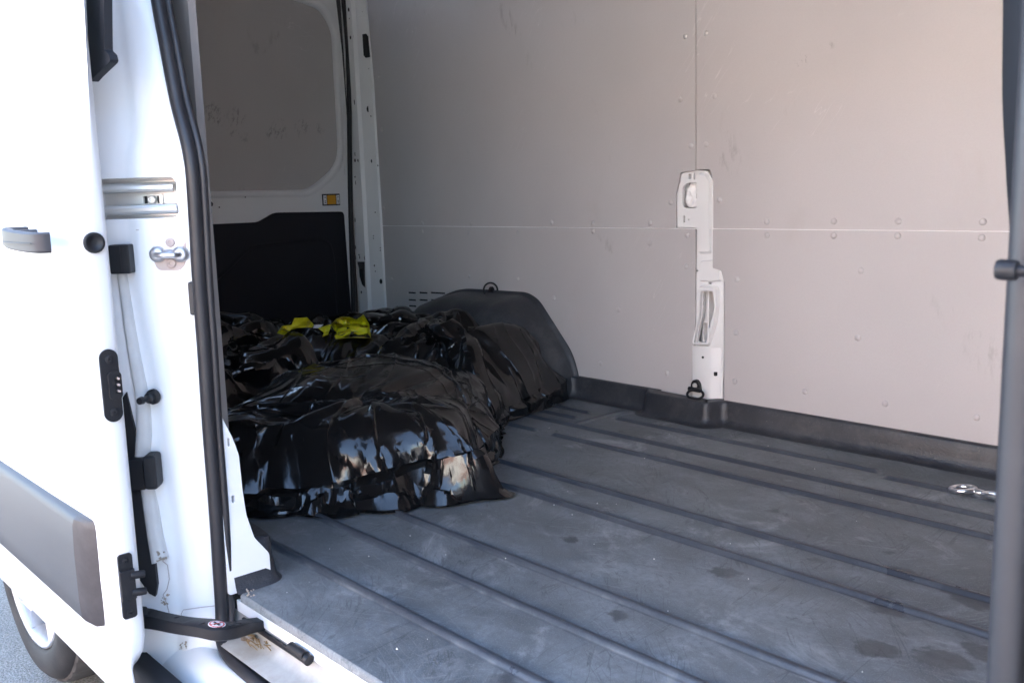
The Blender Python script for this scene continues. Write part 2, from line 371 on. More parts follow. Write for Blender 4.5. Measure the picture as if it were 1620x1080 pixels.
# front lip of the sheet
base = MB(); base.grid([fv[i*ny:(i+1)*ny] for i in range(len(xs))])
lip = [[Vector(fv[i*ny]), Vector(fv[i*ny])+Vector((0, -.004, -.003)), Vector(fv[i*ny])+Vector((0, -.005, -.014)), Vector(fv[i*ny])+Vector((0, .02, -.016))] for i in range(len(xs)) if -1.675 < xs[i] < .62]
nb = len(base.v); base.grid(lip)
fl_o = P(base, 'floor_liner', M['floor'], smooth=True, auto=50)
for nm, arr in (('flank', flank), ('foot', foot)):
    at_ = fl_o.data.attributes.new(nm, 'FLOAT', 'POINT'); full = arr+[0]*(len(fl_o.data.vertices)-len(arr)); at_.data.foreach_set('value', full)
def skirting(path, prof, name, m, par):
    """upstand swept along a plan path; the room lies on the left of the path; prof = (out, z)"""
    path = [Vector(p) for p in path]; rows = []
    for i, p in enumerate(path):
        t = (path[min(i+1, len(path)-1)]-path[max(i-1, 0)]).normalized(); n = Vector((-t.y, t.x))
        rows.append([(p.x+n.x*o, p.y+n.y*o, z) for o, z in prof])
    return P(MB().grid(rows), name, m, par, smooth=True, auto=60)
pf = [(.034, .0005), (.02, .003), (.009, .010), (.003, .022), (0, .04), (-.003, .070), (-.006, .0745), (-.011, .076), (-.05, .076)]
path = rp([(.62, 2.46), (-1.742, 2.46), (-1.772, 2.405), (-2.03, 2.412), (-2.05, 2.46), (-2.385, 2.458), (-2.41, 2.44), (-2.44, 2.40), (-2.62, 2.30)], [0, .02, .018, .018, .02, .02, .01, .02, 0], 5)
skirting([Vector(p) for p in path][::1], [(o_, z) for o_, z in pf], 'liner_skirting', M['liner'], fl_o)
pf2 = [(.016, .001), (.011, .004), (.007, .012), (.004, .026), (0, .05), (-.002, .086), (-.006, .092), (-.04, .093)]
skirting([Vector(p) for p in rp([(-3.7, .86), (-1.76, .86), (-1.668, .85), (-1.668, .758)], [0, .03, .025, 0], 5)], pf2, 'liner_skirting', M['liner'], fl_o)

# ---- wall boards with rivets
def rivets(pts, y, par, r=.0095, screw=False):
    first = None
    for u, v in pts:
        p = at(u, v, y=y)
        if first is None:
            o = MB().rev([(r, 0), (r*.97, .0012), (r*.8, .0026), (r*.45, .0036), (r*.1, .004)], (0, 0, 0), (0, -1, 0), 12).build('rivet', M['steelscrew'] if screw else M['board'], None, smooth=True, auto=60); first = o
        else:
            o = first.copy(); COL.objects.link(o)
        o.parent = par; o.matrix_parent_inverse = Matrix(); o.matrix_basis = WMI @ Matrix.Translation((p.x, y, p.z))
M['steelscrew'] = M['steel']
WMI = Matrix.Identity(4)
ZS = .6175
def wallboard(outer, holes, pts, screws=(), name='wall_board'):
    o = P(MB().plate(outer, holes, XZ(WY), 0, .007), name, M['board'], bevel=.0012, seg=1)
    rivets(pts, WY, o)
    if screws: rivets(screws, WY, o, .008, True)
    return o
xe = -3.612
ul = wallboard(rp([(xe, ZS+.0015), (-1.945, ZS+.0015), (-1.945, .725), (-1.925, .797), (-1.8665, .801), (-1.8665, 1.78), (xe-.04, 1.78), (xe-.02, 1.45)], .004), [],
    [(1076,158),(1093,231),(1061,320),(1028,353),(938,353),(873,352),(745,353),(668,353),(598,121),(607,330),(604,205)], [(1084,58)])
ur = wallboard(rp([(-1.798, ZS+.0019), (.6, ZS+.0019), (.6, 1.78), (-1.8625, 1.78), (-1.8625, .802), (-1.812, .802), (-1.798, .76)], .004), [],
    [(1130,152),(1117,229),(1138,316),(1213,351),(1319,350),(1421,350),(1555,351)], [(1117,53)])
vents = []
for cx_, wid in ((651, 13), (669, 14), (692, 24)):
    for k, vv in enumerate((463, 474.5, 484, 493)):
        u = cx_+k*.4; vents.append([(p.x, p.z) for p in (at(u-wid/2, vv-1.6, y=WY), at(u+wid/2, vv-1.6+wid*.06, y=WY), at(u+wid/2, vv+1.2+wid*.06, y=WY), at(u-wid/2, vv+1.2, y=WY))])
ll = wallboard(rp([(xe, .05), (-1.88, .05), (-1.87, .30), (-1.866, ZS-.0015), (xe, ZS-.0015)], .004), vents,
    [(1028,385),(1087,372),(1085,421),(938,366),(818,368),(740,368),(668,366),(742,437),(819,441),(876,471),(620,442),(1055,590),(950,575),(978,490)])
lr = wallboard(rp([(-1.755, .05), (.6, .05), (.6, ZS-.0015), (-1.80, ZS-.0015), (-1.80, .495), (-1.768, .488), (-1.755, .45)], .004), [],
    [(1213,372),(1319,373),(1420,373),(1553,376),(1166,442),(1362,428),(1164,526),(1357,534),(1162,603),(1273,619),(1400,638),(1545,660)])
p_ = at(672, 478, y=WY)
P(MB().box(p_.x-.20, p_.x+.22, WY+.0075, WY+.009, p_.z-.06, p_.z+.05), 'vent_shade_sheet', M['dark'], ll)  # black sheet behind the slots stands in for the shade inside them
# bright steel joint strips behind the gaps
P(MB().box(-3.6, .6, WY+.0035, WY+.0065, ZS-.0013, ZS+.0017), 'joint_strip', M['white'])
P(MB().box(-1.872, -1.857, WY+.0065, WY+.0095, .80, 1.78), 'joint_strip', M['steel'])

# ---- white pressed pillar between the boards
post_px = [(1071,360),(1071,300),(1078,275),(1090,270),(1118,270),(1128,284),(1129,402),(1140,405),(1145,420),(1145,540),(1143,637),(1093,637),(1094,560),(1098,470),(1102,360)]
y0 = WY+.012
hole_u = rp(pxy([(1080,296),(1087,289),(1102,288),(1102,329),(1084,330),(1079,322)], y0), .006)
hole_l = rp(pxy([(1113,460),(1132,460),(1135,485),(1128,512),(1121,542),(1102,541),(1106,520),(1111,500)], y0), .006)
slots = [rr(*[c for p in (at(1089,275,y=y0), at(1093.5,284,y=y0)) for c in (p.x, p.z)], .004),
         rr(*[c for p in (at(1097,274,y=y0), at(1099.5,284.5,y=y0)) for c in (p.x, p.z)], .002),
         rr(*[c for p in (at(1081,341,y=y0), at(1084,352,y=y0)) for c in (p.x, p.z)], .002)]
for u, v, r_ in ((1089.5, 347.5, .0035), (1103, 428, .0045), (1123.5, 447, .007), (1112, 565, .0045)):
    p = at(u, v, y=y0); slots.append(circ(p.x, p.z, r_, 10))
post = P(MB().plate(rp(pxy(post_px, y0), .008), [hole_u, hole_l]+slots, XZ(y0), 0, .012), 'wall_pillar', M['whitein'], bevel=.003)
# inner skin of the pillar, seen through the openings
inn = MB(); inn.box(-2.0, -1.72, WY+.075, WY+.080, 0, .86)
P(inn, 'pillar_inner_skin', M['whitein'], post)
c_ = at(1119, 500, y=WY+.05)
P(MB().plate(rr(c_.x-.012, c_.z-.11, c_.x+.014, c_.z+.10, .004), [rr(c_.x-.007, c_.z-.085, c_.x+.008, c_.z-.02, .003)], XZ(WY+.04), 0, .03), 'pillar_rib', M['whitein'], post, bevel=.002)
cr = []
for i in range(9):
    p = at(1080+i*2.8, 288, y=WY+.04); cr.append([(p.x, WY+.05+.012*math.sin(i*1.9+j*.8)+.006*math.sin(i*.7+j*2.2), .685+.0145*j) for j in range(8)])
P(MB().grid(cr), 'wrinkled_film', M['white'], post, smooth=True)
# raised right half of the upper box, raised frame round the lower opening, lower box with its return face
def boxface(pts, y_a, y_b, ch, name, rad=.008, holes=(), par=post):
    o = rp(pts, rad); c = Vector((sum(p[0] for p in o)/len(o), sum(p[1] for p in o)/len(o))); m_ = MB()
    i = [tuple(c+(Vector(p)-c)*(1-ch/max((Vector(p)-c).length, 1e-4))) for p in o]
    m_.grid([[(p[0], y_a, p[1]) for p in o], [(p[0], y_b+.002, p[1]) for p in [tuple(Vector(a_)*.25+Vector(b_)*.75) for a_, b_ in zip(o, i)]], [(p[0], y_b, p[1]) for p in i]], True)
    if holes:
        tri = tessellate_polygon([[Vector((p[0], p[1], 0)) for p in l] for l in [i]+list(holes)]); fl = [p for l in [i]+list(holes) for p in l]
        m_.add([(p[0], y_b, p[1]) for p in fl], [tuple(t) for t in tri])
    else: m_.add([(p[0], y_b, p[1]) for p in i], [tuple(range(len(i)))])
    return P(m_, name, M['whitein'], par, smooth=True, auto=30)
boxface(pxy([(1106,272),(1118,272),(1126,284),(1127,320),(1126,402),(1106,402)], y0), y0+.001, y0-.010, .010, 'pillar_swage')
boxface(pxy([(1108,412),(1138,409),(1143,424),(1143,446),(1107,446)], y0), y0+.001, y0-.008, .008, 'pillar_swage')
boxface(pxy([(1108,450),(1138,452),(1140,478),(1136,508),(1124,548),(1097,546),(1102,522),(1107,496)], y0), y0+.001, y0-.014, .008, 'pillar_swage', .012, [hole_l])
lb = MB(); rows = []
for v in (546, 575, 605, 640):
    L_ = at(1094, v, y=y0-.016); 
    rows.append([(L_.x, y0+.004, L_.z), (L_.x+.002, y0-.014, L_.z), (L_.x+.008, y0-.018, L_.z), (at(1122, v, y=y0-.016).x, y0-.018, L_.z), (at(1127, v, y=y0-.016).x, y0-.015, L_.z), (at(1143, v+1, y=y0+.002).x, y0+.003, L_.z)])
lb.grid(rows); lbo = P(lb, 'pillar_foot', M['whitein'], post, smooth=True, auto=40)
hd = MB()
for u, v, r_ in ((1112, 565, .004),): p = at(u, v, y=y0-.019); hd.rev([(r_, 0), (r_, .002)], (p.x, y0-.0185, p.z), (0, -1, 0), 10)
p = at(1133, 591, y=y0-.008); hd.box(p.x-.0035, p.x+.0035, p.y-.008, p.y+.004, p.z-.006, p.z+.006)
tag(P(hd, 'foot_hole', M['dark'], post), kind='stuff')
def lashing(px, y, sc_, tilt, name='lashing_ring', arch=False):
    p = at(*px, y=y); o = MB()
    br = rp([(-.018*sc_, -.012*sc_), (-.014*sc_, .012*sc_), (-.006*sc_, .022*sc_), (.006*sc_, .022*sc_), (.014*sc_, .012*sc_), (.018*sc_, -.012*sc_)], .005*sc_)
    o.plate([(p.x+a_, p.z+b_) for a_, b_ in br], [], XZ(y), 0, -.010*sc_)
    ob = P(o, name, M['plastic'], VAN, bevel=.002)
    P(MB().rev([(.0075*sc_, 0), (.0075*sc_, .003), (.004*sc_, .004), (.0035*sc_, .002)], (p.x, y-.010*sc_, p.z+.006*sc_), (0, -1, 0), 12), 'bolt', M['steel'] if not arch else M['plastic'], ob, smooth=True, auto=40)
    return ob, p
ob, p = lashing((1103, 612), y0-.019, 1.15, 0)
ring = [(p.x+.016+.031*math.sin(t), y0-.040-.022*(1-math.cos(t))/2, p.z-.004-.026*(1-math.cos(t))/2) for t in np.linspace(-math.pi, math.pi, 28)[:-1]]
P(MB().tube(ring, .0042, 8, closed=True), 'ring', M['plastic'], ob, smooth=True)
bar_ = MB().tube([(p.x-.022, y0-.034, p.z-.006), (p.x+.022, y0-.034, p.z-.006)], .0075, 10); P(bar_, 'hinge_barrel', M['plastic'], ob, smooth=True, auto=40)

# ---- wheel arch cover: moulded box with a rolled shoulder and a flange
A_ = [(-3.30, 0), (-3.27, .20), (-3.215, .30), (-3.06, .352), (-2.66, .358), (-2.60, .335), (-2.43, .150), (-2.40, .06), (-2.398, 0)]
ol = [Vector(p) for p in rp(A_, [0, .05, .06, .08, .035, .04, .05, .04, 0], 6)]
rows = []
for ins, y in ((-.012, WY-.001), (-.012, WY-.010), (-.004, WY-.012), (.0, WY-.03), (.006, WY-.09), (.018, WY-.14), (.045, WY-.185), (.085, WY-.212), (.13, WY-.222), (.2, WY-.224)):
    r_ = []
    for q in ol:
        c = Vector((min(max(q.x, -3.0), -2.72), .02)); d = q-c; k = max(0, 1-ins/max(d.length, .05)) if q.y > .001 else max(0, 1-ins/max(abs(d.x), .05))
        n_ = .003*noise.noise(Vector((q.x*6, y*9, q.y*6)))*(1 if ins > .01 else 0)
        r_.append((c.x+d.x*k, y+n_, max(0, (c.y+d.y*k) if q.y > .001 else 0)))
    rows.append(r_)
arch = P(MB().grid(rows), 'wheel_arch_cover', M['liner'], smooth=True)
ob, p = lashing((779, 461), WY-.004, .9, 0, arch=True)
ring = [(p.x+.012+.021*math.cos(t), WY-.024+.018*math.cos(t), p.z+.008+.029*math.sin(t)) for t in np.linspace(0, 2*math.pi, 27)[:-1]]
P(MB().tube(ring, .0037, 8, closed=True), 'ring', M['plastic'], ob, smooth=True)

# ---- rear pillar (far side), leaning and curved at the top
def lean(z): return .0 if z < .7 else -.006*((z-.7)/1.)**2
prof_z = [0, .2, .4, .6, .8, .95, 1.1, 1.25, 1.4, 1.55, 1.7, 1.78]
def pil_pts(z):
    l = lean(z); zz = z
    xr = interp(z, [0, .6, 1.3, 1.6, 1.78], [-3.606, -3.606, -3.617, -3.645, -3.67])
    return [(xr, WY-.002, z), (xr-.004, WY-.012, z), (-3.668, WY-.030+l*.5, z), (-3.68, WY-.034+l*.6, z), (-3.688, WY-.050+l*.8, z), (-3.72, WY-.054+l, z), (-3.745, WY-.058+l, z), (-3.76, WY-.05+l, z), (-3.80, WY-.03+l, z)]
rp_o = P(MB().grid([pil_pts(z) for z in prof_z]), 'rear_pillar', M['whitein'], smooth=True, auto=35)
sh = at(560, 37, x=-3.70)
P(MB().tube([(q[0]+.0012, q[1]-.0012, 1.535) for q in pil_pts(1.535)[:6]], .0016, 5), 'pillar_joint', M['whitein'], rp_o)
hb = MB()
def spot(u, v, w_, h_, mbx, x=None, y=None, n=10):
    """small pressed hole drawn as a recessed-looking dark plug on the pillar face"""
    if x is not None: q = at(u, v, x=x); c = [(q.x, q.y+w_*math.cos(t), q.z+h_*math.sin(t)) for t in np.linspace(0, 2*math.pi, n, endpoint=False)]; d = Vector((.003, -.001, 0))
    else: q = at(u, v, y=y); c = [(q.x+w_*math.cos(t), q.y, q.z+h_*math.sin(t)) for t in np.linspace(0, 2*math.pi, n, endpoint=False)]; d = Vector((0, -.003, 0))
    mbx.add([Vector(p)-d*2 for p in c]+[Vector(p)+d for p in c], [tuple(range(n)), tuple(range(n, 2*n))]+[(i, (i+1) % n, n+(i+1) % n, n+i) for i in range(n)])
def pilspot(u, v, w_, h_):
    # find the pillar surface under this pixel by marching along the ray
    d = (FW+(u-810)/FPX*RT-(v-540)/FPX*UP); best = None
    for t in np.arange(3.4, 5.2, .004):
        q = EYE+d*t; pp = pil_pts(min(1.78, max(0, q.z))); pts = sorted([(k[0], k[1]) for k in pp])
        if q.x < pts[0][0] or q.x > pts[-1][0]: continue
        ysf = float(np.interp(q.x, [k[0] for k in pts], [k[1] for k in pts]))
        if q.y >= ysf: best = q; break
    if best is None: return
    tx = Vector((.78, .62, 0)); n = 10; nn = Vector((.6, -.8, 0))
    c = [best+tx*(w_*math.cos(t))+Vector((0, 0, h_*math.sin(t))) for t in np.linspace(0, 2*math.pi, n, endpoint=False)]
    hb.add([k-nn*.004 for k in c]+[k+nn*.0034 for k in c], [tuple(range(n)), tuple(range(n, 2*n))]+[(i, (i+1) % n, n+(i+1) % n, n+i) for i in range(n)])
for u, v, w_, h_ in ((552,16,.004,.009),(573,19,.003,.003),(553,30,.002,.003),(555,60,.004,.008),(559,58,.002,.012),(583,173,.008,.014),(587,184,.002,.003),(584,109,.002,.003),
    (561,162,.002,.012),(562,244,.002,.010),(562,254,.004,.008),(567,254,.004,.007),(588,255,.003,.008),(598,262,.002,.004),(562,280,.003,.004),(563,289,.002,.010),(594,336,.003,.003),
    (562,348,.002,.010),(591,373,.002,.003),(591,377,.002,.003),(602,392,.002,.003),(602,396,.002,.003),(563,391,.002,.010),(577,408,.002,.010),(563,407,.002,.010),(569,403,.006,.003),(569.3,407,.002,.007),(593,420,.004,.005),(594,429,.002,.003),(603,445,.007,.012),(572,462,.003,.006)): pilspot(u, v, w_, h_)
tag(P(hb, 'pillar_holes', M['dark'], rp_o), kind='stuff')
# dark vent at the top, open pocket with a latch lever lower down
def facet(pts, m, name, par, off=.0022, th=.004):
    out = []
    for u, v in pts:
        d = (FW+(u-810)/FPX*RT-(v-540)/FPX*UP)
        for t in np.arange(3.4, 5.2, .004):
            q = EYE+d*t; pp = sorted([(k[0], k[1]) for k in pil_pts(min(1.78, max(0, q.z)))])
            if q.x < pp[0][0] or q.x > pp[-1][0]: continue
            if q.y >= float(np.interp(q.x, [k[0] for k in pp], [k[1] for k in pp])): out.append(q); break
    n = len(out); nn = Vector((.6, -.8, 0))
    return P(MB().add([k-nn*th for k in out]+[k+nn*off for k in out], [tuple(range(n)), tuple(range(n, 2*n))]+[(i, (i+1) % n, n+(i+1) % n, n+i) for i in range(n)]), name, m, par)
facet([(574,55),(580,54),(583,58),(586,91),(579,92),(576,88)], M['dark'], 'pillar_vent', rp_o, .007)
pk = facet([(566,414),(577,414),(578,455),(567,455)], M['mouldend'], 'latch_pocket', rp_o)
facet([(569,426),(574,425),(576,437),(577,453),(574,450),(570,437)], M['dark'], 'latch_lever', rp_o, .010, .002)
# black rubber seal of the rear opening
sp = [at(u, v, x=-3.732) for u, v in ((532,-60),(538,-25),(543,0),(549,60),(552,130),(553,220),(554,300),(556,380),(558,440),(559,475),(560,560))]
P(MB().tube(spline(sp, 5), .011, 10), 'rear_seal', M['plastic'], smooth=True)

# ---- rear doors
P(MB().box(-3.86, -3.835, 2.37, 2.60, -.25, 1.86), 'rear_corner', M['dark'])
XD = -3.78
win = rp([(1.665, .789), (2.215, .786), (2.385, .90), (2.385, 1.49), (2.33, 1.575), (1.71, 1.70), (1.665, 1.60)], [.06, .05, .10, .06, .09, .12, .06], 6)
def doorleaf(mir):
    f = (lambda pts: [(3.14-a_, b_) for a_, b_ in pts]) if mir else (lambda pts: list(pts))
    o = P(MB().plate(f(rp([(1.585, -.02), (2.413, -.02), (2.430, .5), (2.435, .95), (2.425, 1.4), (2.40, 1.74), (1.585, 1.74)], .02)), [f(win)], YZ(XD, -1), 0, .045), 'rear_door', M['whitein'], bevel=.006)
    # rolled rim round the window
    c = Vector((2.03, 1.23)); rm = MB(); rows = []
    for k, dx in ((.030, 0), (.022, .006), (.010, .008), (.0, .002), (-.004, -.014)):
        rows.append([(XD+dx, q[0], q[1]) for q in f([tuple(c+(Vector(p)-c)*(1+k/(Vector(p)-c).length)) for p in win])])
    P(rm.grid(rows, True), 'window_rim', M['whitein'], o, smooth=True)
    P(MB().plate(f([tuple(c+(Vector(p)-c)*1.02) for p in win]), [], YZ(XD-.016, -1), 0, .006), 'window_board', M['boarddoor'], o)
    # small stiffening tabs of the pressed frame
    if not mir:
        for z in (.90, 1.06, 1.22, 1.38):
            y_ = 2.412
            P(MB().plate(rr(y_-.010, z-.05, y_+.006, z+.05, .006), [], YZ(XD, 1), -.002, .004), 'frame_tab', M['whitein'], o, bevel=.002)
    # lower black trim with a moulded swage
    tr = rp([(1.60, .02), (2.392, .02), (2.380, .686), (2.03, .694), (1.985, .672), (1.95, .656), (1.60, .657)], [.01, .02, .02, .03, .02, .03, .01], 5)
    to = P(MB().plate(f(tr), [], YZ(XD, 1), -.01, .012), 'door_trim', M['trimplastic'], o, bevel=.006)
    sw = f([(1.70, .40), (1.80, .47), (1.90, .545), (2.0, .56), (2.2, .562), (2.275, .555), (2.305, .50), (2.315, .30), (2.32, .05)])
    q = spline([(XD+.0045, a_, b_) for a_, b_ in sw], 6)
    P(MB().tube(q, 1, sq=[(-.024, 0), (-.012, -.004), (-.005, -.006), (.005, -.006), (.012, -.004), (.024, 0)], up=(1, 0, 0), caps=False) if False else MB().tube(q, .011, 10), 'trim_swage', M['trimplastic'], o, smooth=True)
    return o
rd = doorleaf(False); doorleaf(True)
dk = MB(); spot(333, 323, .011, .011, dk, x=XD+.001, n=16); spot(347, 328, .003, .003, dk, x=XD+.001); spot(388, 312, .003, .003, dk, x=XD+.001)
tag(P(dk, 'door_holes', M['dark'], rd), kind='stuff')
# amber reflector label: dark frame, amber centre, pale side panels with ticks
q = at(523.5, 316, x=XD)
fr = P(MB().box(XD-.001, XD+.004, q.y-.046, q.y+.046, q.z-.026, q.z+.026), 'reflector_label', M['ink'], rd, bevel=.002)
rdp = rd
for nm, m_, ya, yb in (('reflector', M['amber'], -.022, .022), ('label_panel', M['label'], -.041, -.026), ('label_panel', M['label'], .026, .041)):
    P(MB().box(XD+.003, XD+.0065, q.y+ya, q.y+yb, q.z-.020, q.z+.020), nm, m_, rd)
tk = MB()
for s in (-.0335, .0335):
    for zz in (-.012, -.005, .011): tk.box(XD+.006, XD+.0072, q.y+s-.003, q.y+s+.003, q.z+zz-.0018, q.z+zz+.0018)
tag(P(tk, 'label_marks', M['ink'], rd), kind='stuff')
# ---- near side rear pillar: the face the sliding door shuts against, turned towards the front of the van
SX = lambda z: interp(z, [-.05, .18, .33, .48, .60, .72, .794, .83, .861, .90, .941, 1.032, 1.112, 1.3, 1.75], [-1.682, -1.673, -1.672, -1.666, -1.664, -1.657, -1.654, -1.658, -1.667, -1.684, -1.699, -1.722, -1.741, -1.775, -1.80])
FV = lambda z: interp(z, [-.3, -.04, .168, .29, .46, .60, .836, .873, .95, 1.1, 1.75], [.52, .53, .56, .61, .67, .76, .72, .62, .58, .55, .55])
JS = Vector((-1.668, .755, 0)); JO = Vector((-1.785, .612, 0))
JH = (JS-JO).normalized(); JN = Vector((-JH.y, JH.x, 0))*-1; JZ = Vector((0, 0, 1))
def jamb(u, v, lift=0.):
    """the point of the shut face (raised by lift) under photograph pixel u,v"""
    d = FW+(u-810)/FPX*RT-(v-540)/FPX*UP
    return EYE+d*(((JS+JN*lift-EYE).dot(JN))/d.dot(JN))
def jl(u, v, lift=0.):
    p = jamb(u, v, lift); return ((p-JO).dot(JH), p.z)
JF = lambda l0, sgn=1: (lambda a_, b_, d: Vector((JO.x, JO.y, 0))+JH*a_+JZ*b_+JN*(l0+sgn*d))
zs = np.concatenate([np.linspace(-.32, 1.2, 77), np.linspace(1.25, 1.75, 8)])
rows = []
for z in zs:
    low = smooth01((-.02-z)/.10); S0 = Vector((SX(z)-.006, .757-.03*low, z)); O0 = Vector((JO.x+(SX(z)+1.668)*.6, .612, z)); v = FV(z)
    pt = lambda f, l: S0.lerp(O0, f)+JN*l
    tail = [(O0.x-.02, .611, z), (-1.90, .614, z), (-2.0, .617, z), (-2.3, .62, z)]
    if z < -.09: tail = [(O0.x-.02, .611, z), (-1.84, .613, z), (-1.90, .615, z), (-1.95, .62, z)]
    rows.append([pt(0, -.012), pt(.015, -.004), pt(.06, 0), pt(.25, .002), pt(v-.16, .001), pt(v-.10, -.001), pt(v-.045, -.006), pt(v, -.011), pt(v+.05, -.013), pt(v+.12, -.011), pt(.96, -.009), pt(1, -.010)]+tail)
body = P(MB().grid(rows), 'side_pillar', M['white'], smooth=True)
bm = bmesh.new(); bm.from_mesh(body.data)
av = sum((f.normal*f.calc_area() for f in bm.faces), Vector())
if av.y > 0: bmesh.ops.reverse_faces(bm, faces=bm.faces)
bm.to_mesh(body.data); bm.free()
sm = body.modifiers.new('solid', 'SOLIDIFY'); sm.thickness = .05; sm.offset = -1
a0 = jl(160, 284); a1 = jl(285, 343)
pk_ = rr(a0[0]-.02, a1[1]-.001, a1[0], a0[1]+.001, .012)
cut(body, [MB().plate(pk_, [], JF(.05, -1), 0, .093).build('cutter', None)])
body.data.polygons.foreach_set('use_smooth', [True]*len(body.data.polygons)); body.data.set_sharp_from_angle(angle=R(38))
# track in its pocket: back plate, two rolled lips, stop with a screw
zc0, zc1 = a1[1]+.003, a0[1]-.004; s1_ = a1[0]-.010
track = P(MB().plate([(a0[0]-.01, zc0), (s1_, zc0), (s1_, zc1), (a0[0]-.01, zc1)], [], JF(-.042, 1), 0, .003), 'door_track', M['steel'])
for zt, sgn, end in ((zc1-.003, 1, s1_-.002), (zc0+.003, -1, s1_+.002)):
    sec = [(-.033, 0), (-.014, 0), (-.006, .002), (-.002, .006), (-.001, .012), (-.003, .0165), (-.008, .018), (-.009, .0165), (-.005, .0145), (-.004, .0115), (-.005, .0075), (-.009, .0045), (-.033, .0032)]
    f_ = JF(-.008, 1); mb = MB().grid([[f_(s, zt-sgn*dz, l) for l, dz in sec] for s in (a0[0]-.01, a0[0]+.05, end)], True)
    n_ = len(sec); mb.f.append(tuple(range(2*n_, 3*n_)))
    P(mb, 'rail_lip', M['steel'], track, smooth=True, auto=30)
b0 = jl(222, 308, -.036); b1 = jl(259, 324, -.036)
sf_ = rr(b0[0], b1[1], b1[0], b0[1], .003); wd_ = b1[0]-b0[0]; md_ = (b0[1]+b1[1])/2
P(MB().plate(sf_, [rr(b0[0]+wd_*.13, b1[1]+.0025, b1[0]-wd_*.16, b0[1]-.0025, .002)], JF(-.038, 1), 0, .004), 'stop_frame', M['steel'], track, bevel=.0008)
for f0, f1 in ((.15, .28), (.72, .82)): P(MB().plate([(b0[0]+wd_*f0, b1[1]+.003), (b0[0]+wd_*f1, b1[1]+.003), (b0[0]+wd_*f1, b0[1]-.003), (b0[0]+wd_*f0, b0[1]-.003)], [], JF(-.0385, 1), 0, .0006), 'track_slot', M['dark'], track)
c_ = JF(-.038)(b0[0]+wd_*.5, md_, 0)
P(MB().rev([(.0085, 0), (.0085, .003), (.0065, .0055), (.0038, .0055), (.0032, .0035)], c_, JN, 18), 'screw', M['steel'], track, smooth=True, auto=30)
# striker: worn plate, loop between two bosses, two bolts
sq_ = [jl(u, v, .004) for u, v in ((241,384),(252,373),(286,373),(295,384),(293,418),(285,428),(250,428),(243,414))]
stp = P(MB().plate(rp(sq_, .010), [], JF(-.004), 0, .007), 'striker_plate', M['primer'], bevel=.0015)
q = jamb(267.5, 402.5, .004); e0_ = jamb(250, 402, .004); e1_ = jamb(286, 402, .004)
lp = [e0_-JN*.004, e0_+JN*.012, e0_.lerp(q, .25)+JN*.022, q+JN*.026, e1_.lerp(q, .25)+JN*.022, e1_+JN*.012, e1_-JN*.004]
P(MB().tube(spline(lp, 6), .0055, 12), 'striker_loop', M['chrome'], stp, smooth=True)
M['softsteel'] = mat('satin_steel', (.55, .55, .57), .38, metal=.85)
for e_ in (e0_, e1_): P(MB().rev([(.0150, -.004), (.0148, .004), (.0125, .009), (.008, .011), (.002, .0115)], e_, JN, 20), 'loop_boss', M['softsteel'], stp, smooth=True)
P(MB().tube([e0_+JN*.002, e1_+JN*.002], .0085, 12), 'loop_web', M['softsteel'], stp, smooth=True)
for u, v in ((269.5, 383.5), (271.5, 416.5)):
    P(MB().rev([(.0088, -.001), (.0088, .0012), (.007, .0035), (.0034, .0038), (.0030, .0018)], jamb(u, v, .003), JN, 16), 'bolt', M['primer'], stp, smooth=True, auto=30)
# bump stops, seal clip, plunger
def block(u0, u1, v0, v1, lift, name, par=None, m=None, bev=.003):
    a_ = jl(u0, v0, lift); b_ = jl(u1, v1, lift)
    return P(MB().plate([(a_[0], b_[1]), (b_[0], b_[1]), (b_[0], a_[1]), (a_[0], a_[1])], [], JF(-.012), 0, lift+.012), name, m or M['plastic'], par, bevel=bev)
s1 = block(170, 206.5, 388, 433, .022, 'bump_stop')
a_ = jl(189, 388, .022); b_ = jl(190.6, 433, .022); P(MB().plate([(a_[0], b_[1]+.002), (b_[0], b_[1]+.002), (b_[0], a_[1]-.002), (a_[0], a_[1]-.002)], [], JF(.020), 0, .003), 'stop_ridge', M['plastic'], s1)
s2 = block(196, 230, 727, 775, .014, 'bump_stop'); block(224, 249, 722, 775, .030, 'stop_head', s2, None, .006)
block(296, 309, 446, 499, .012, 'seal_clip', None, M['seal'], .004)
q = jamb(243, 627, .001); P(MB().rev([(.0145, -.002), (.0145, .004), (.010, .006), (.010, .015), (.006, .018), (.0055, .030), (.0075, .033), (.0065, .041)], q, (JN+JH*-.35).normalized(), 14), 'door_plunger', M['plastic'], smooth=True, auto=40)
# pale jamb strip with the dark gap beside it
def strip(l, r, la, lb, name, m, par=None):
    rows = []
    for a_, b_ in zip(l, r):
        A = jamb(*a_, la); B = jamb(*b_, lb); rows.append([A-JN*.012, A, A.lerp(B, .3)+JN*.002, A.lerp(B, .6)+JN*.002, B, B-JN*.012])
    return P(MB().grid(rows), name, m, par, smooth=True)
strip([(184,430),(190,470),(196,520),(204,570),(211,610),(216,650),(215,690),(213,726)], [(199,430),(205,470),(213,520),(222,570),(230,610),(236,650),(238,690),(235,726)], -.003, -.005, 'jamb_strip', M['dirtywhite'])
strip([(222,770),(226,800),(233,850),(240,892)], [(241,770),(248,800),(256,850),(264,884)], -.003, -.005, 'jamb_strip', M['dirtywhite'])
P(MB().plate([jl(u, v, -.006) for u, v in ((186,640),(200,620),(216,690),(216,726),(226,774),(232,812),(243,870),(249,925),(246,943),(236,938),(220,915),(200,880),(190,780))], [], JF(-.016), 0, .011), 'gap_shade_sheet', M['plastic'])  # black sheet stands in for the shaded void beside the strip
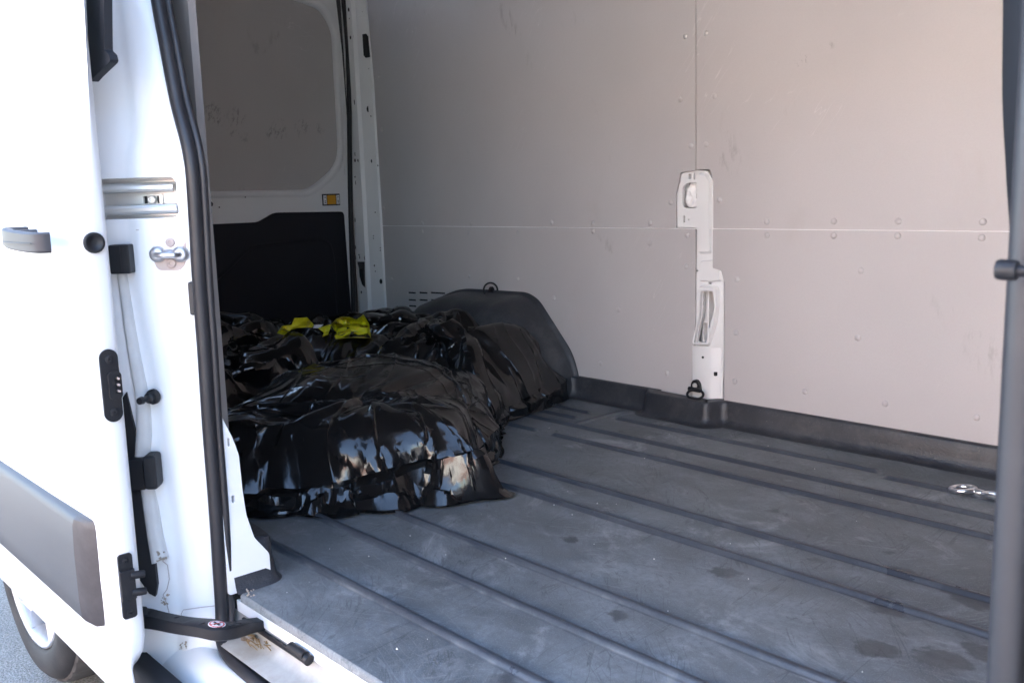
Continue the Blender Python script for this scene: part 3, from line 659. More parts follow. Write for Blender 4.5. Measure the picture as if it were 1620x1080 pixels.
# grime in the seams
gm = MB()
def blob(u, v, lift, r, seed, mbx, flat=None):
    c = jamb(u, v, lift) if flat is None else flat; rng = random.Random(seed)
    for k in range(14):
        p = c+JH*rng.uniform(-r, r)+JZ*(rng.uniform(-r, r)*1.1); s = r*rng.uniform(.12, .36); n = 8
        mbx.add([p+JH*(s*math.cos(t)*rng.uniform(.5, 1.2))+JZ*(s*math.sin(t)*rng.uniform(.5, 1.2))+JN*.001 for t in np.linspace(0, 6.28, n, endpoint=False)]+[p-JN*.003], [tuple(range(n))]+[(i, (i+1) % n, n) for i in range(n)])
blob(256, 878, -.002, .010, 1, gm); blob(262, 947, -.003, .009, 2, gm); blob(290, 1020, .0, .007, 4, gm); blob(396, 937, 0, .007, 3, gm, at(396, 937, y=.772))
tag(P(gm, 'seam_grime', M['grime'], body), kind='stuff')
M['seamline'] = mat('seam_sealant', (.42, .37, .36), .7)
for l_, pts in ((.0008, [(225,254),(262,257),(292,258)]), (.0016, [(215,364),(262,362),(296,363)]), (-.009, [(255,885),(265,893),(268,915),(264,932),(258,940),(264,955),(270,978)]), (.001, [(287,985),(287,970),(290,964),(318,960),(345,957)])):
    P(MB().tube([jamb(u, v, l_) for u, v in pts], .0009, 5), 'jamb_seam', M['seamline'], body)

# ---- black double-bulb seal round the side opening: up the rear jamb, down into the sill
path = [(SX(z), .748, z) for z in (1.75, 1.5, 1.3, 1.112, 1.032, .941, .90, .861, .83, .794, .72, .6, .48, .33, .18, .05, -.02)]
low = [(-1.676, .744, -.055), (-1.660, .735, -.082), (-1.62, .728, -.097), (-1.55, .724, -.102), (-1.45, .722, -.104), (-1.2, .722, -.104), (-.6, .722, -.104), (-.4, .722, -.104)]
pth = spline(path+low, 5)
seal = MB()
def sweep2(mbx, pth, sec, nrm):
    rows = []
    for i, p in enumerate(pth):
        t = (pth[min(i+1, len(pth)-1)]-pth[max(i-1, 0)]).normalized(); o = nrm(p, t); a_ = (o-o.dot(t)*t).normalized(); b_ = t.cross(a_)
        rows.append([p+a_*c[0]+b_*c[1] for c in sec])
    mbx.grid(rows, True); return mbx
up_ = lambda p, t: Vector((0, -1, 0))
def bulb(c0, c1, r0, r1, n=10): return [(c0+r0*math.cos(t), c1+r1*math.sin(t)) for t in np.linspace(0, 2*math.pi, n, endpoint=False)]
seal_o = P(sweep2(MB(), pth, bulb(.0120, .000, .0132, .0125, 18), up_), 'door_seal', M['seal'], smooth=True)
P(sweep2(MB(), pth, bulb(-.0040, -.001, .0085, .0125, 14), up_), 'seal_lip', M['seal'], seal_o, smooth=True)
# ---- inner jamb sheet between seal and floor
jp = [(.745, .40), (.756, .357), (.777, .306), (.783, .285), (.787, .27), (.789, .20), (.793, .15), (.806, .10), (.835, .06), (.835, .0), (.745, .0)]
jh = [rr(*[c for p in (at(359.5, 693, x=XJ), at(364.5, 706, x=XJ)) for c in (p.y, p.z)], .001, 1), rr(*[c for p in (at(366, 784, x=XJ), at(372, 794, x=XJ)) for c in (p.y, p.z)], .001, 1)]
jo = P(MB().plate(rp(jp, .006), jh, YZ(XJ, -1), 0, .02), 'inner_jamb', M['white'], bevel=.0015)
P(MB().box(XJ-.03, XJ-.022, .75, .783, .1, .28), 'jamb_backing', M['dark'], jo)
P(MB().box(XJ-.06, XJ-.0205, .742, .752, -.02, .5), 'inner_jamb_return', M['white'], jo)

# ---- sill: white flange under the liner, channel, outer sill, cladding
sl = MB().box(XJ-.01, .62, .7635, .770, -.040, -.0165)
sill = P(sl, 'sill_flange', M['white'], bevel=.0015)
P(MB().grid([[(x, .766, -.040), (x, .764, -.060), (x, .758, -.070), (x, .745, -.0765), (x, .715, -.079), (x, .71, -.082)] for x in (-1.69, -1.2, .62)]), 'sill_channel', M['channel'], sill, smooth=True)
P(MB().box(XJ+.02, -1.40, .758, .7630, -.052, -.043), 'channel_gap_strip', M['plastic'], sill)
rows = []
for x in np.linspace(-1.80, .62, 40):
    rows.append([(x, .735, -.118), (x, .712, -.108), (x, .700, -.105), (x, .688, -.108), (x, .672, -.118), (x, .655, -.135), (x, .640, -.155), (x, .628, -.185), (x, .62, -.22), (x, .62, -.30), (x, .66, -.34)])
P(MB().grid(rows), 'outer_sill', M['white'], smooth=True)
q = at(224, 990, y=.618)
clr = []
for x in np.linspace(-2.02, .62, 12):
    clr.append([(x, .625, -.118), (x, .606, -.120), (x, .598, -.128), (x, .596, -.15), (x, .600, -.20), (x, .612, -.26), (x, .635, -.285), (x, .68, -.29)])
P(MB().grid(clr), 'sill_cladding', M['moulding' if False else 'slate'], smooth=True)
# sill clip and edge bits
q = at(472, 1034, y=.752)
cl = P(MB().tube([(q.x-.030, .754, q.z+.003), (q.x+.022, .754, q.z+.003)], .0088, 12), 'sill_clip', M['plastic'], sill, smooth=True, auto=40)
P(MB().tube([(q.x+.028, .750, q.z+.001), (q.x+.046, .752, q.z-.004)], .0135, 12), 'clip_end', M['plastic'], cl, smooth=True, auto=40) if False else P(MB().tube([(q.x+.025, .753, q.z+.001), (q.x+.034, .754, q.z-.001)], .0098, 12), 'clip_end', M['plastic'], sill, smooth=True, auto=40)

# ---- roller arm between the open door and the sill
ac = [at(196, 975, y=.590), at(222, 976, y=.605), at(240, 979, y=.620), at(285, 988, y=.640), at(325, 993, y=.655), at(350, 997, y=.672), at(372, 995, y=.70), at(392, 990, y=.735), at(420, 985, y=.775)]
pth2 = spline(ac, 6); sec = [(.021, .013), (.018, .016), (-.018, .016), (-.021, .013), (-.021, -.013), (-.018, -.016), (.018, -.016), (.021, -.013)]
rows = []
for i, p in enumerate(pth2):
    t = (pth2[min(i+1, len(pth2)-1)]-pth2[max(i-1, 0)]).normalized(); h = t.cross(Vector((0, 0, 1))).normalized(); v_ = h.cross(t); k = i/(len(pth2)-1); ww = interp(k, [0, .12, .3, .6, .8, 1], [.8, 1.0, .72, .98, .9, .6])
    if v_.z < 0: v_ = -v_
    rows.append([p+h*c[0]*ww+v_*(c[1]*.82*interp(k, [0, .1, .4, .75, 1], [1.15, 1.1, .85, .9, .7])) for c in sec])
am = MB().grid(rows, True); am.f.append(tuple(range(8))); am.f.append(tuple(len(am.v)-8+i for i in range(8)))
arm = P(am, 'roller_arm', M['plastic'], smooth=True, auto=40)
def armtop(k):
    i = int(k*(len(pth2)-1)); p = pth2[i]; t = (pth2[i+1]-pth2[i-1]).normalized(); h = t.cross(Vector((0,0,1))).normalized(); v_ = h.cross(t); v_ = v_ if v_.z > 0 else -v_
    r_ = rows[i]; top = max((r_[0]+r_[1]+r_[2]+r_[3])/4, (r_[4]+r_[5]+r_[6]+r_[7])/4, key=lambda q: q.z); return top, t, h, v_
top, t_, h_, v_ = armtop(.60)
def disc(r0, r1, off, name, m, par, n=24, sc_=(1., .82)):
    mb_ = MB(); c0 = [top+t_*(r1*sc_[0]*math.cos(q))+h_*(r1*sc_[1]*math.sin(q))+v_*off for q in np.linspace(0, 2*math.pi, n, endpoint=False)]
    c1 = [p-v_*.002 for p in c0]
    mb_.add(c0+c1, [tuple(range(n))]+[(i, (i+1) % n, n+(i+1) % n, n+i) for i in range(n)]); return P(mb_, name, m, par)
disc(0, .0155, .0012, 'warning_sticker', M['label'], arm); disc(0, .0138, .0016, 'sticker_ring', M['red'], arm); disc(0, .0112, .0020, 'sticker_ground', M['label'], arm)
sb = MB()
for ang, ln, wd, m_, nm, off, ox in ((.5, .0085, .0024, 'ink', 'sticker_boot', .0024, .0), (2.2, .0075, .0018, 'ink', 'sticker_boot', .0025, .001), (-.75, .0120, .0011, 'red', 'sticker_bar', .0029, 0)):
    d = t_*math.cos(ang)+h_*math.sin(ang); e_ = v_.cross(d); c = top+v_*off+t_*ox
    P(MB().add([c+d*ln+e_*wd, c-d*ln+e_*wd, c-d*ln-e_*wd, c+d*ln-e_*wd], [(0,1,2,3)]), nm, M[m_], arm)
for k in (.36, .52, .70, .76):
    tp, t2, h2, v2 = armtop(k); P(MB().rev([(.006, -.001), (.006, .0015), (.003, .0025)], tp+h2*.006*(1 if k > .5 else -1), v2, 12), 'rivet', M['plastic'], arm, smooth=True)

# ---- the open sliding door
YI = .580
OY = [(1.75, .60), (1.3, .580), (1.06, .566), (.92, .556), (.80, .545), (.74, .532), (.67, .5235), (.60, .526), (.54, .530), (.45, .534), (.32, .535), (.2, .534), (.08, .533), (0, .534), (-.06, .537), (-.11, .541), (-.135, .548)]
oy = lambda z: interp(-z, [-q[0] for q in OY], [q[1] for q in OY])
XE = -1.655
zs = sorted(set([q[0] for q in OY]+list(np.linspace(-.135, 1.2, 60))))
rows = []
for z in zs:
    y = oy(z); b = smooth01((-.02-z)/.10)      # the front edge rounds off and the sheet tucks under at the foot
    yi = YI-.028*b; xe_ = XE-.05*b*b
    rows.append([(-3.05, yi, z), (-1.80, yi, z), (xe_-.06, yi+.002, z), (xe_-.012, yi+.001, z), (xe_-.003, yi-.003, z), (xe_, yi-.010, z), (XE+.004-.012*b, (yi+y)/2, z), (XE+.003, y+.010, z), (XE+.001, y+.004, z), (XE-.004, y+.0008, z), (XE-.012, y, z), (XE-.06, y-.0015, z), (XE-.3, y-.005, z), (-2.4, y-.007, z), (-3.05, y-.004, z)])
door = P(MB().grid(rows), 'sliding_door', M['white'], smooth=True)
# bottom closing
P(MB().add([rows[0][i] for i in range(len(rows[0]))], [tuple(range(len(rows[0])))]), 'door_bottom', M['white'], door)
# folded hem along the foot of the outer skin
P(MB().tube([(x, .542, -.138) for x in np.linspace(-3.05, XE-.01, 20)], .006, 8), 'door_hem', M['white'], door, smooth=True)
# pull handle
hy = oy(.69)-.006; hp = at(65, 388, y=.475); hx = hp.x; hz = at(30, 382, y=.475).z
hpth = spline([(hx-.225, hy-.002, hz+.006), (hx-.222, .492, hz+.006), (hx-.205, .478, hz+.006), (hx-.15, .470, hz+.003), (hx-.07, .470, hz), (hx-.02, .474, hz-.001), (hx-.004, .480, hz-.001), (hx, .490, hz-.001)], 5)
hsec = [(.016, .008), (.019, .004), (.019, -.004), (.015, -.010), (-.013, -.010), (-.018, -.004), (-.018, .004), (-.014, .008)]
rws = []
for i, p in enumerate(hpth):
    t = (hpth[min(i+1, len(hpth)-1)]-hpth[max(i-1, 0)]).normalized(); a_ = Vector((0, 0, 1)); b_ = t.cross(a_).normalized(); rws.append([p+a_*c[0]*.92+b_*c[1] for c in hsec])
hm = MB().grid(rws, True); hm.f += [tuple(range(8)), tuple(len(hm.v)-8+i for i in range(8))]
M['handle'] = mat('grey_handle', (.032, .032, .037), .55, spec=.3, col2=(.040, .040, .046), var=.5, vscale=8)
hd_ = P(hm, 'door_handle', M['handle'], door, smooth=True, auto=45)
for dx in (-.205, -.03):
    P(MB().plate(rr(hx+dx-.022, hz-.016, hx+dx+.022, hz+.018, .008), [], XZ(.484), 0, hy-.484+.004), 'handle_mount', M['handle'], door, bevel=.003) if dx < -.1 else None
gl = [Vector((p.x, p.y-.0112, hz-.001)) for p in hpth if hx-.21 < p.x < hx-.012 and p.y < .480]
P(MB().tube(gl, .0009, 5), 'handle_groove', M['ink'], door)
# rub strip: wide grey moulding with chamfered, scuffed end
def strip_rows():
    o = []
    for (ut, vt), (ub, vb) in (((-260, 572), (-260, 660)), ((0, 738), (0, 885)), ((128, 829), (150, 1003))): o.append((at(ut, vt, y=.522), at(ub, vb, y=.522)))
    return o
T0 = at(0, 738, y=.518); T1 = at(135, 828, y=.522); B0 = at(0, 885, y=.518); B1 = at(170, 1019, y=.522); TB = at(117, 868, y=.500); 
zt, zb = .178, -.036
x1 = at(140, 830, y=.522).x
ztop = at(120, 818, y=.515).z; zbot = at(168, 1015, y=.515).z
sx = XE-.055
rows = []
for x, ins in ((-3.03, 0), (-2.4, 0), (sx-.10, 0), (sx-.075, 0)):
    rows.append([(x, .534, ztop), (x, .520, ztop-.001), (x, .514, ztop-.006), (x, .511, ztop-.018), (x, .509, ztop-.07), (x, .509, zbot+.05), (x, .511, zbot+.012), (x, .517, zbot+.002), (x, .534, zbot)])
ms = P(MB().grid(rows), 'rub_strip', M['moulding'], door, smooth=True, auto=40)
xs_ = [sx-.075, sx-.060, sx-.045]
c0 = rows[-1]
end = [[Vector(p) for p in c0],
       [Vector((p[0]+.028+.018*math.sin(i/8*math.pi)**.5, .5*p[1]+.5*.530, p[2])) for i, p in enumerate(c0)],
       [Vector((sx-.020+.012*math.sin(i/8*math.pi), .535, zbot+.006+(p[2]-zbot)*.97)) for i, p in enumerate(c0)]]
P(MB().grid(end), 'strip_end', M['mouldend'], door, smooth=True, auto=30)
# things on the front edge of the door
XQ = XE+.004
def edge_at(u, v): return at(u, v, x=XQ)
q = edge_at(148, 384); P(MB().rev([(.0175, 0), (.0175, .0045), (.0155, .006), (.012, .0055), (.009, .002), (.003, .001)], (XQ+.0005, q.y, q.z), (1, 0, 0), 20), 'rubber_plug', M['plastic'], door, smooth=True, auto=50)
c0 = edge_at(175, 608); ct = edge_at(171, 552); cb = edge_at(179, 667)
wd = .0155
cp = P(MB().plate(rr(c0.y-wd, cb.z, c0.y+wd, ct.z, .0153, 8), [], YZ(XQ, 1), -.004, .003), 'contact_plate', M['plastic'], door, bevel=.001)
P(MB().plate(rr(c0.y-.006, c0.z-.026, c0.y+.016, c0.z+.024, .009, 6), [rr(c0.y+.004, c0.z-.016, c0.y+.015, c0.z+.014, .003)], YZ(XQ+.003, 1), -.001, .007), 'contact_socket', M['plastic'], door, bevel=.0015)
for dz in (-.012, -.001, .010): P(MB().tube([(XQ+.003, c0.y+.0105, c0.z+dz), (XQ+.012, c0.y+.0105, c0.z+dz)], .0021, 8), 'contact_pin', M['primer'], door)
for qz in (ct.z-.017, cb.z+.017): P(MB().rev([(.0075, 0), (.0075, .0022), (.0055, .003), (.0028, .003), (.0025, .0012)], (XQ+.0028, c0.y+.001, qz), (1, 0, 0), 14), 'screw', M['plastic'], door, smooth=True, auto=35)
c0 = edge_at(201, 925); ct = edge_at(197, 875); cb = edge_at(205, 977)
lt = P(MB().plate(rr(c0.y-.0125, cb.z, c0.y+.0125, ct.z, .006), [], YZ(XQ, 1), -.004, .003), 'door_latch', M['plastic'], door, bevel=.001)
P(MB().box(XQ+.002, XQ+.009, c0.y-.0135, c0.y+.0130, c0.z-.026, c0.z+.030), 'latch_cover', M['plastic'], door, bevel=.002)
for dz in (.018, -.014): P(MB().tube([(XQ+.006, c0.y+.006, c0.z+dz), (XQ+.010, c0.y+.020, c0.z+dz-.001), (XQ+.010, c0.y+.028, c0.z+dz-.002)], [.007, .007, .0065], 12), 'latch_pin', M['plastic'], door, smooth=True, auto=40)
for qz in (ct.z-.012, cb.z+.012): P(MB().rev([(.0055, 0), (.0055, .0022), (.003, .003), (.0025, .001)], (XQ+.0028, c0.y, qz), (1, 0, 0), 12), 'screw', M['plastic'], door, smooth=True, auto=35)
# black trim on the inside of the door, top left
P(MB().plate(rp(pxy([(136,-90),(166,-90),(168,0),(169,80),(176,87),(178,96),(176,100),(154,121),(146,130)], .605), .003), [], XZ(.605), -.004, .010), 'door_inner_trim', M['slate'], door, bevel=.004)

# ---- front jamb (right edge of the picture): grey seal, dark inner trim, rubber buffer, white pillar behind
fs = [(-.270, .748, z) for z in np.linspace(1.75, -.02, 40)]
fsp = [(-.2595-.003*math.sin(max(0, z)*3.0), .748, z) for z in np.linspace(1.75, -.09, 40)]
fsp = [Vector(p) for p in fsp]
fso = P(sweep2(MB(), fsp, bulb(0, .000, .014, .0145, 16), up_), 'front_seal', M['sealgrey'], smooth=True)
P(sweep2(MB(), [p+Vector((.021, -.004, 0)) for p in fsp], bulb(0, 0, .011, .0065, 12), up_), 'seal_lip', M['sealgrey'], fso, smooth=True)
fj = MB(); fj.plate(rp([(-.222, .735), (.45, .735), (.62, .66), (.62, .62), (-.165, .62), (-.205, .66)], [.01, .0, .02, .02, .03, .02]), [], lambda a_, b_, d: Vector((a_, b_, d)), -.30, 1.75)
P(fj, 'front_pillar', M['white'], smooth=True, auto=35)
tp = [(u, v) for u, v in ((1586,-140),(1586.5,0),(1585.5,150),(1590,250),(1595,330),(1604,420),(1640,560))]
row = [at(u, v, y=.87) for u, v in tp]
rws = [[p+Vector((.004, -.022, 0)), p+Vector((0, -.004, 0)), p+Vector((.004, .004, 0)), p+Vector((.35, .006, 0))] for p in spline(row, 4)]
rws = [[p+Vector((.30, -.060, 0)), p+Vector((.078, -.058, 0)), p+Vector((.025, -.02, 0)), p, p+Vector((.006, .006, 0)), p+Vector((.35, .008, 0))] for p in spline(row, 4)]
P(MB().grid(rws), 'pillar_trim', M['slate'], smooth=True)
q = at(1577, 426, y=.705)
P(MB().rev([(.003, -.001), (.0066, 0), (.0074, .002), (.0074, .012), (.0066, .0135), (.0042, .014), (.0040, .05)], (q.x, .705, q.z), (1, .05, -.03), 18), 'rubber_buffer', M['plastic'], smooth=True, auto=40)
for z_ in (.455,): P(MB().rev([(.004, 0), (.004, .003)], (-.2425, .733, z_), (-.3, -1, 0), 10), 'seal_stud', M['dark'], fso)

# ---- shell of the van round the load bay
M['lining'] = mat('roof_lining', (.24, .215, .20), .6)
P(MB().box(-3.80, 1.0, .60, 2.56, 1.80, 1.86), 'roof', M['lining'])
P(MB().box(-3.82, 1.0, .58, 2.60, 1.861, 1.90), 'roof_skin', M['white'], bevel=.02)
P(MB().box(-3.82, 1.9, 2.575, 2.605, -.25, 1.86), 'body_side', M['white'])
P(MB().box(.62, .66, .74, 2.57, -.02, 1.79), 'bulkhead', M['slate'])
P(MB().box(-3.80, .66, .80, 2.57, -.10, -.03), 'floor_pan', M['dark'])
arc = [(-2.70+.40*math.cos(t), -.155+.40*math.sin(t)) for t in np.linspace(math.pi-.14, .19, 24)]
P(MB().plate([(-3.79, 1.80), (-3.79, -.10)]+arc+[(-2.29, -.08), (-2.29, 1.80)], [], XZ(.622), 0, .03).box(-2.3, -1.80, .69, .74, 1.30, 1.80), 'rear_quarter', M['white'])
P(MB().box(-3.72, -1.76, .80, .815, .0, 1.79), 'side_lining', M['lining'])
P(MB().box(-1.82, -.24, .62, .80, 1.755, 1.80), 'door_header', M['white'])
P(MB().box(.66, 1.9, .62, 2.57, -.25, .75), 'cab_body', M['white'], bevel=.06)
P(MB().box(.664, 1.3, .66, 2.53, .75, 1.80), 'cab_top', M['glass'], bevel=.1)

# ---- rear wheel
WC = Vector((-2.70, .655, GZ+.345)); 
def wheel(c, name):
    prof = [(.240, .012), (.246, -.004), (.256, -.012), (.282, -.014), (.308, -.008), (.324, .004), (.330, .016)]
    o = P(MB().rev([(r_, -h) for r_, h in prof][::-1][::-1], c, (0, -1, 0), 72) if False else MB().grid([[c+Vector((r_*math.cos(t), h, r_*math.sin(t))) for t in np.linspace(0, 2*math.pi, 72, endpoint=False)] for r_, h in prof], True), name, M['tyre'], smooth=True)
    tp = [(.330, .016), (.338, .020), (.343, .030), (.345, .055), (.3455, .076), (.338, .078), (.338, .086), (.3455, .088), (.3455, .128), (.338, .130), (.338, .138), (.3455, .140), (.343, .19), (.330, .205), (.25, .22)]
    n = 144; rows = []
    for r_, h in tp:
        row = []
        for k in range(n):
            t = 2*math.pi*k/n; d = .006 if (k % 4 == 0 and .018 < h < .075) else 0
            row.append(c+Vector(((r_-d)*math.cos(t+.0*h), h, (r_-d)*math.sin(t))))
        rows.append(row)
    P(MB().grid(rows, True), 'tread', M['tread'], o, smooth=True, auto=25)
    rim = P(MB().grid([[c+Vector((r_*math.cos(t), h, r_*math.sin(t))) for t in np.linspace(0, 2*math.pi, 60, endpoint=False)] for r_, h in ((.241, .016), (.242, -.004), (.237, -.008), (.230, .000), (.222, .03), (.219, .10))], True), 'rim', M['alloy'], o, smooth=True)
    P(MB().add([c+Vector((.222*math.cos(t), .075, .222*math.sin(t))) for t in np.linspace(0, 2*math.pi, 40, endpoint=False)], [tuple(range(40))]), 'brake_disc', M['mouldend'], o)
    for k in range(5):
        a0 = 2*math.pi*k/5+.42; m_ = MB()
        for s in (-1, 1):
            pts = []
            for r_, w_, h in ((.05, .30, -.002), (.10, .26, .004), (.16, .24, .004), (.226, .25, .000)): pts.append((r_, w_, h))
        l = [c+Vector((r_*math.cos(a0-w_), h, r_*math.sin(a0-w_))) for r_, w_, h in pts]; r2 = [c+Vector((r_*math.cos(a0+w_), h, r_*math.sin(a0+w_))) for r_, w_, h in pts]; md = [c+Vector((r_*math.cos(a0), h+.022, r_*math.sin(a0))) for r_, w_, h in pts]
        bl = [p+Vector((0, .04, 0)) for p in l]; br = [p+Vector((0, .04, 0)) for p in r2]
        m_.grid([bl, l, md, r2, br]); P(m_, 'spoke', M['alloy'], o, smooth=True, auto=30)
    P(MB().rev([(.06, -.02), (.06, .004), (.05, .010), (.01, .012)], c, (0, -1, 0), 24), 'hub_cap', M['alloy'], o, smooth=True, auto=40)
    return o
wheel(WC, 'wheel')
P(MB().box(-3.3, -2.3, .90, 2.3, -.48, -.10) if False else MB().box(-3.78, 1.6, 1.0, 2.2, -.28, -.11), 'underbody', M['dark'])
wheel(Vector((1.1, .66, GZ+.345)), 'wheel')
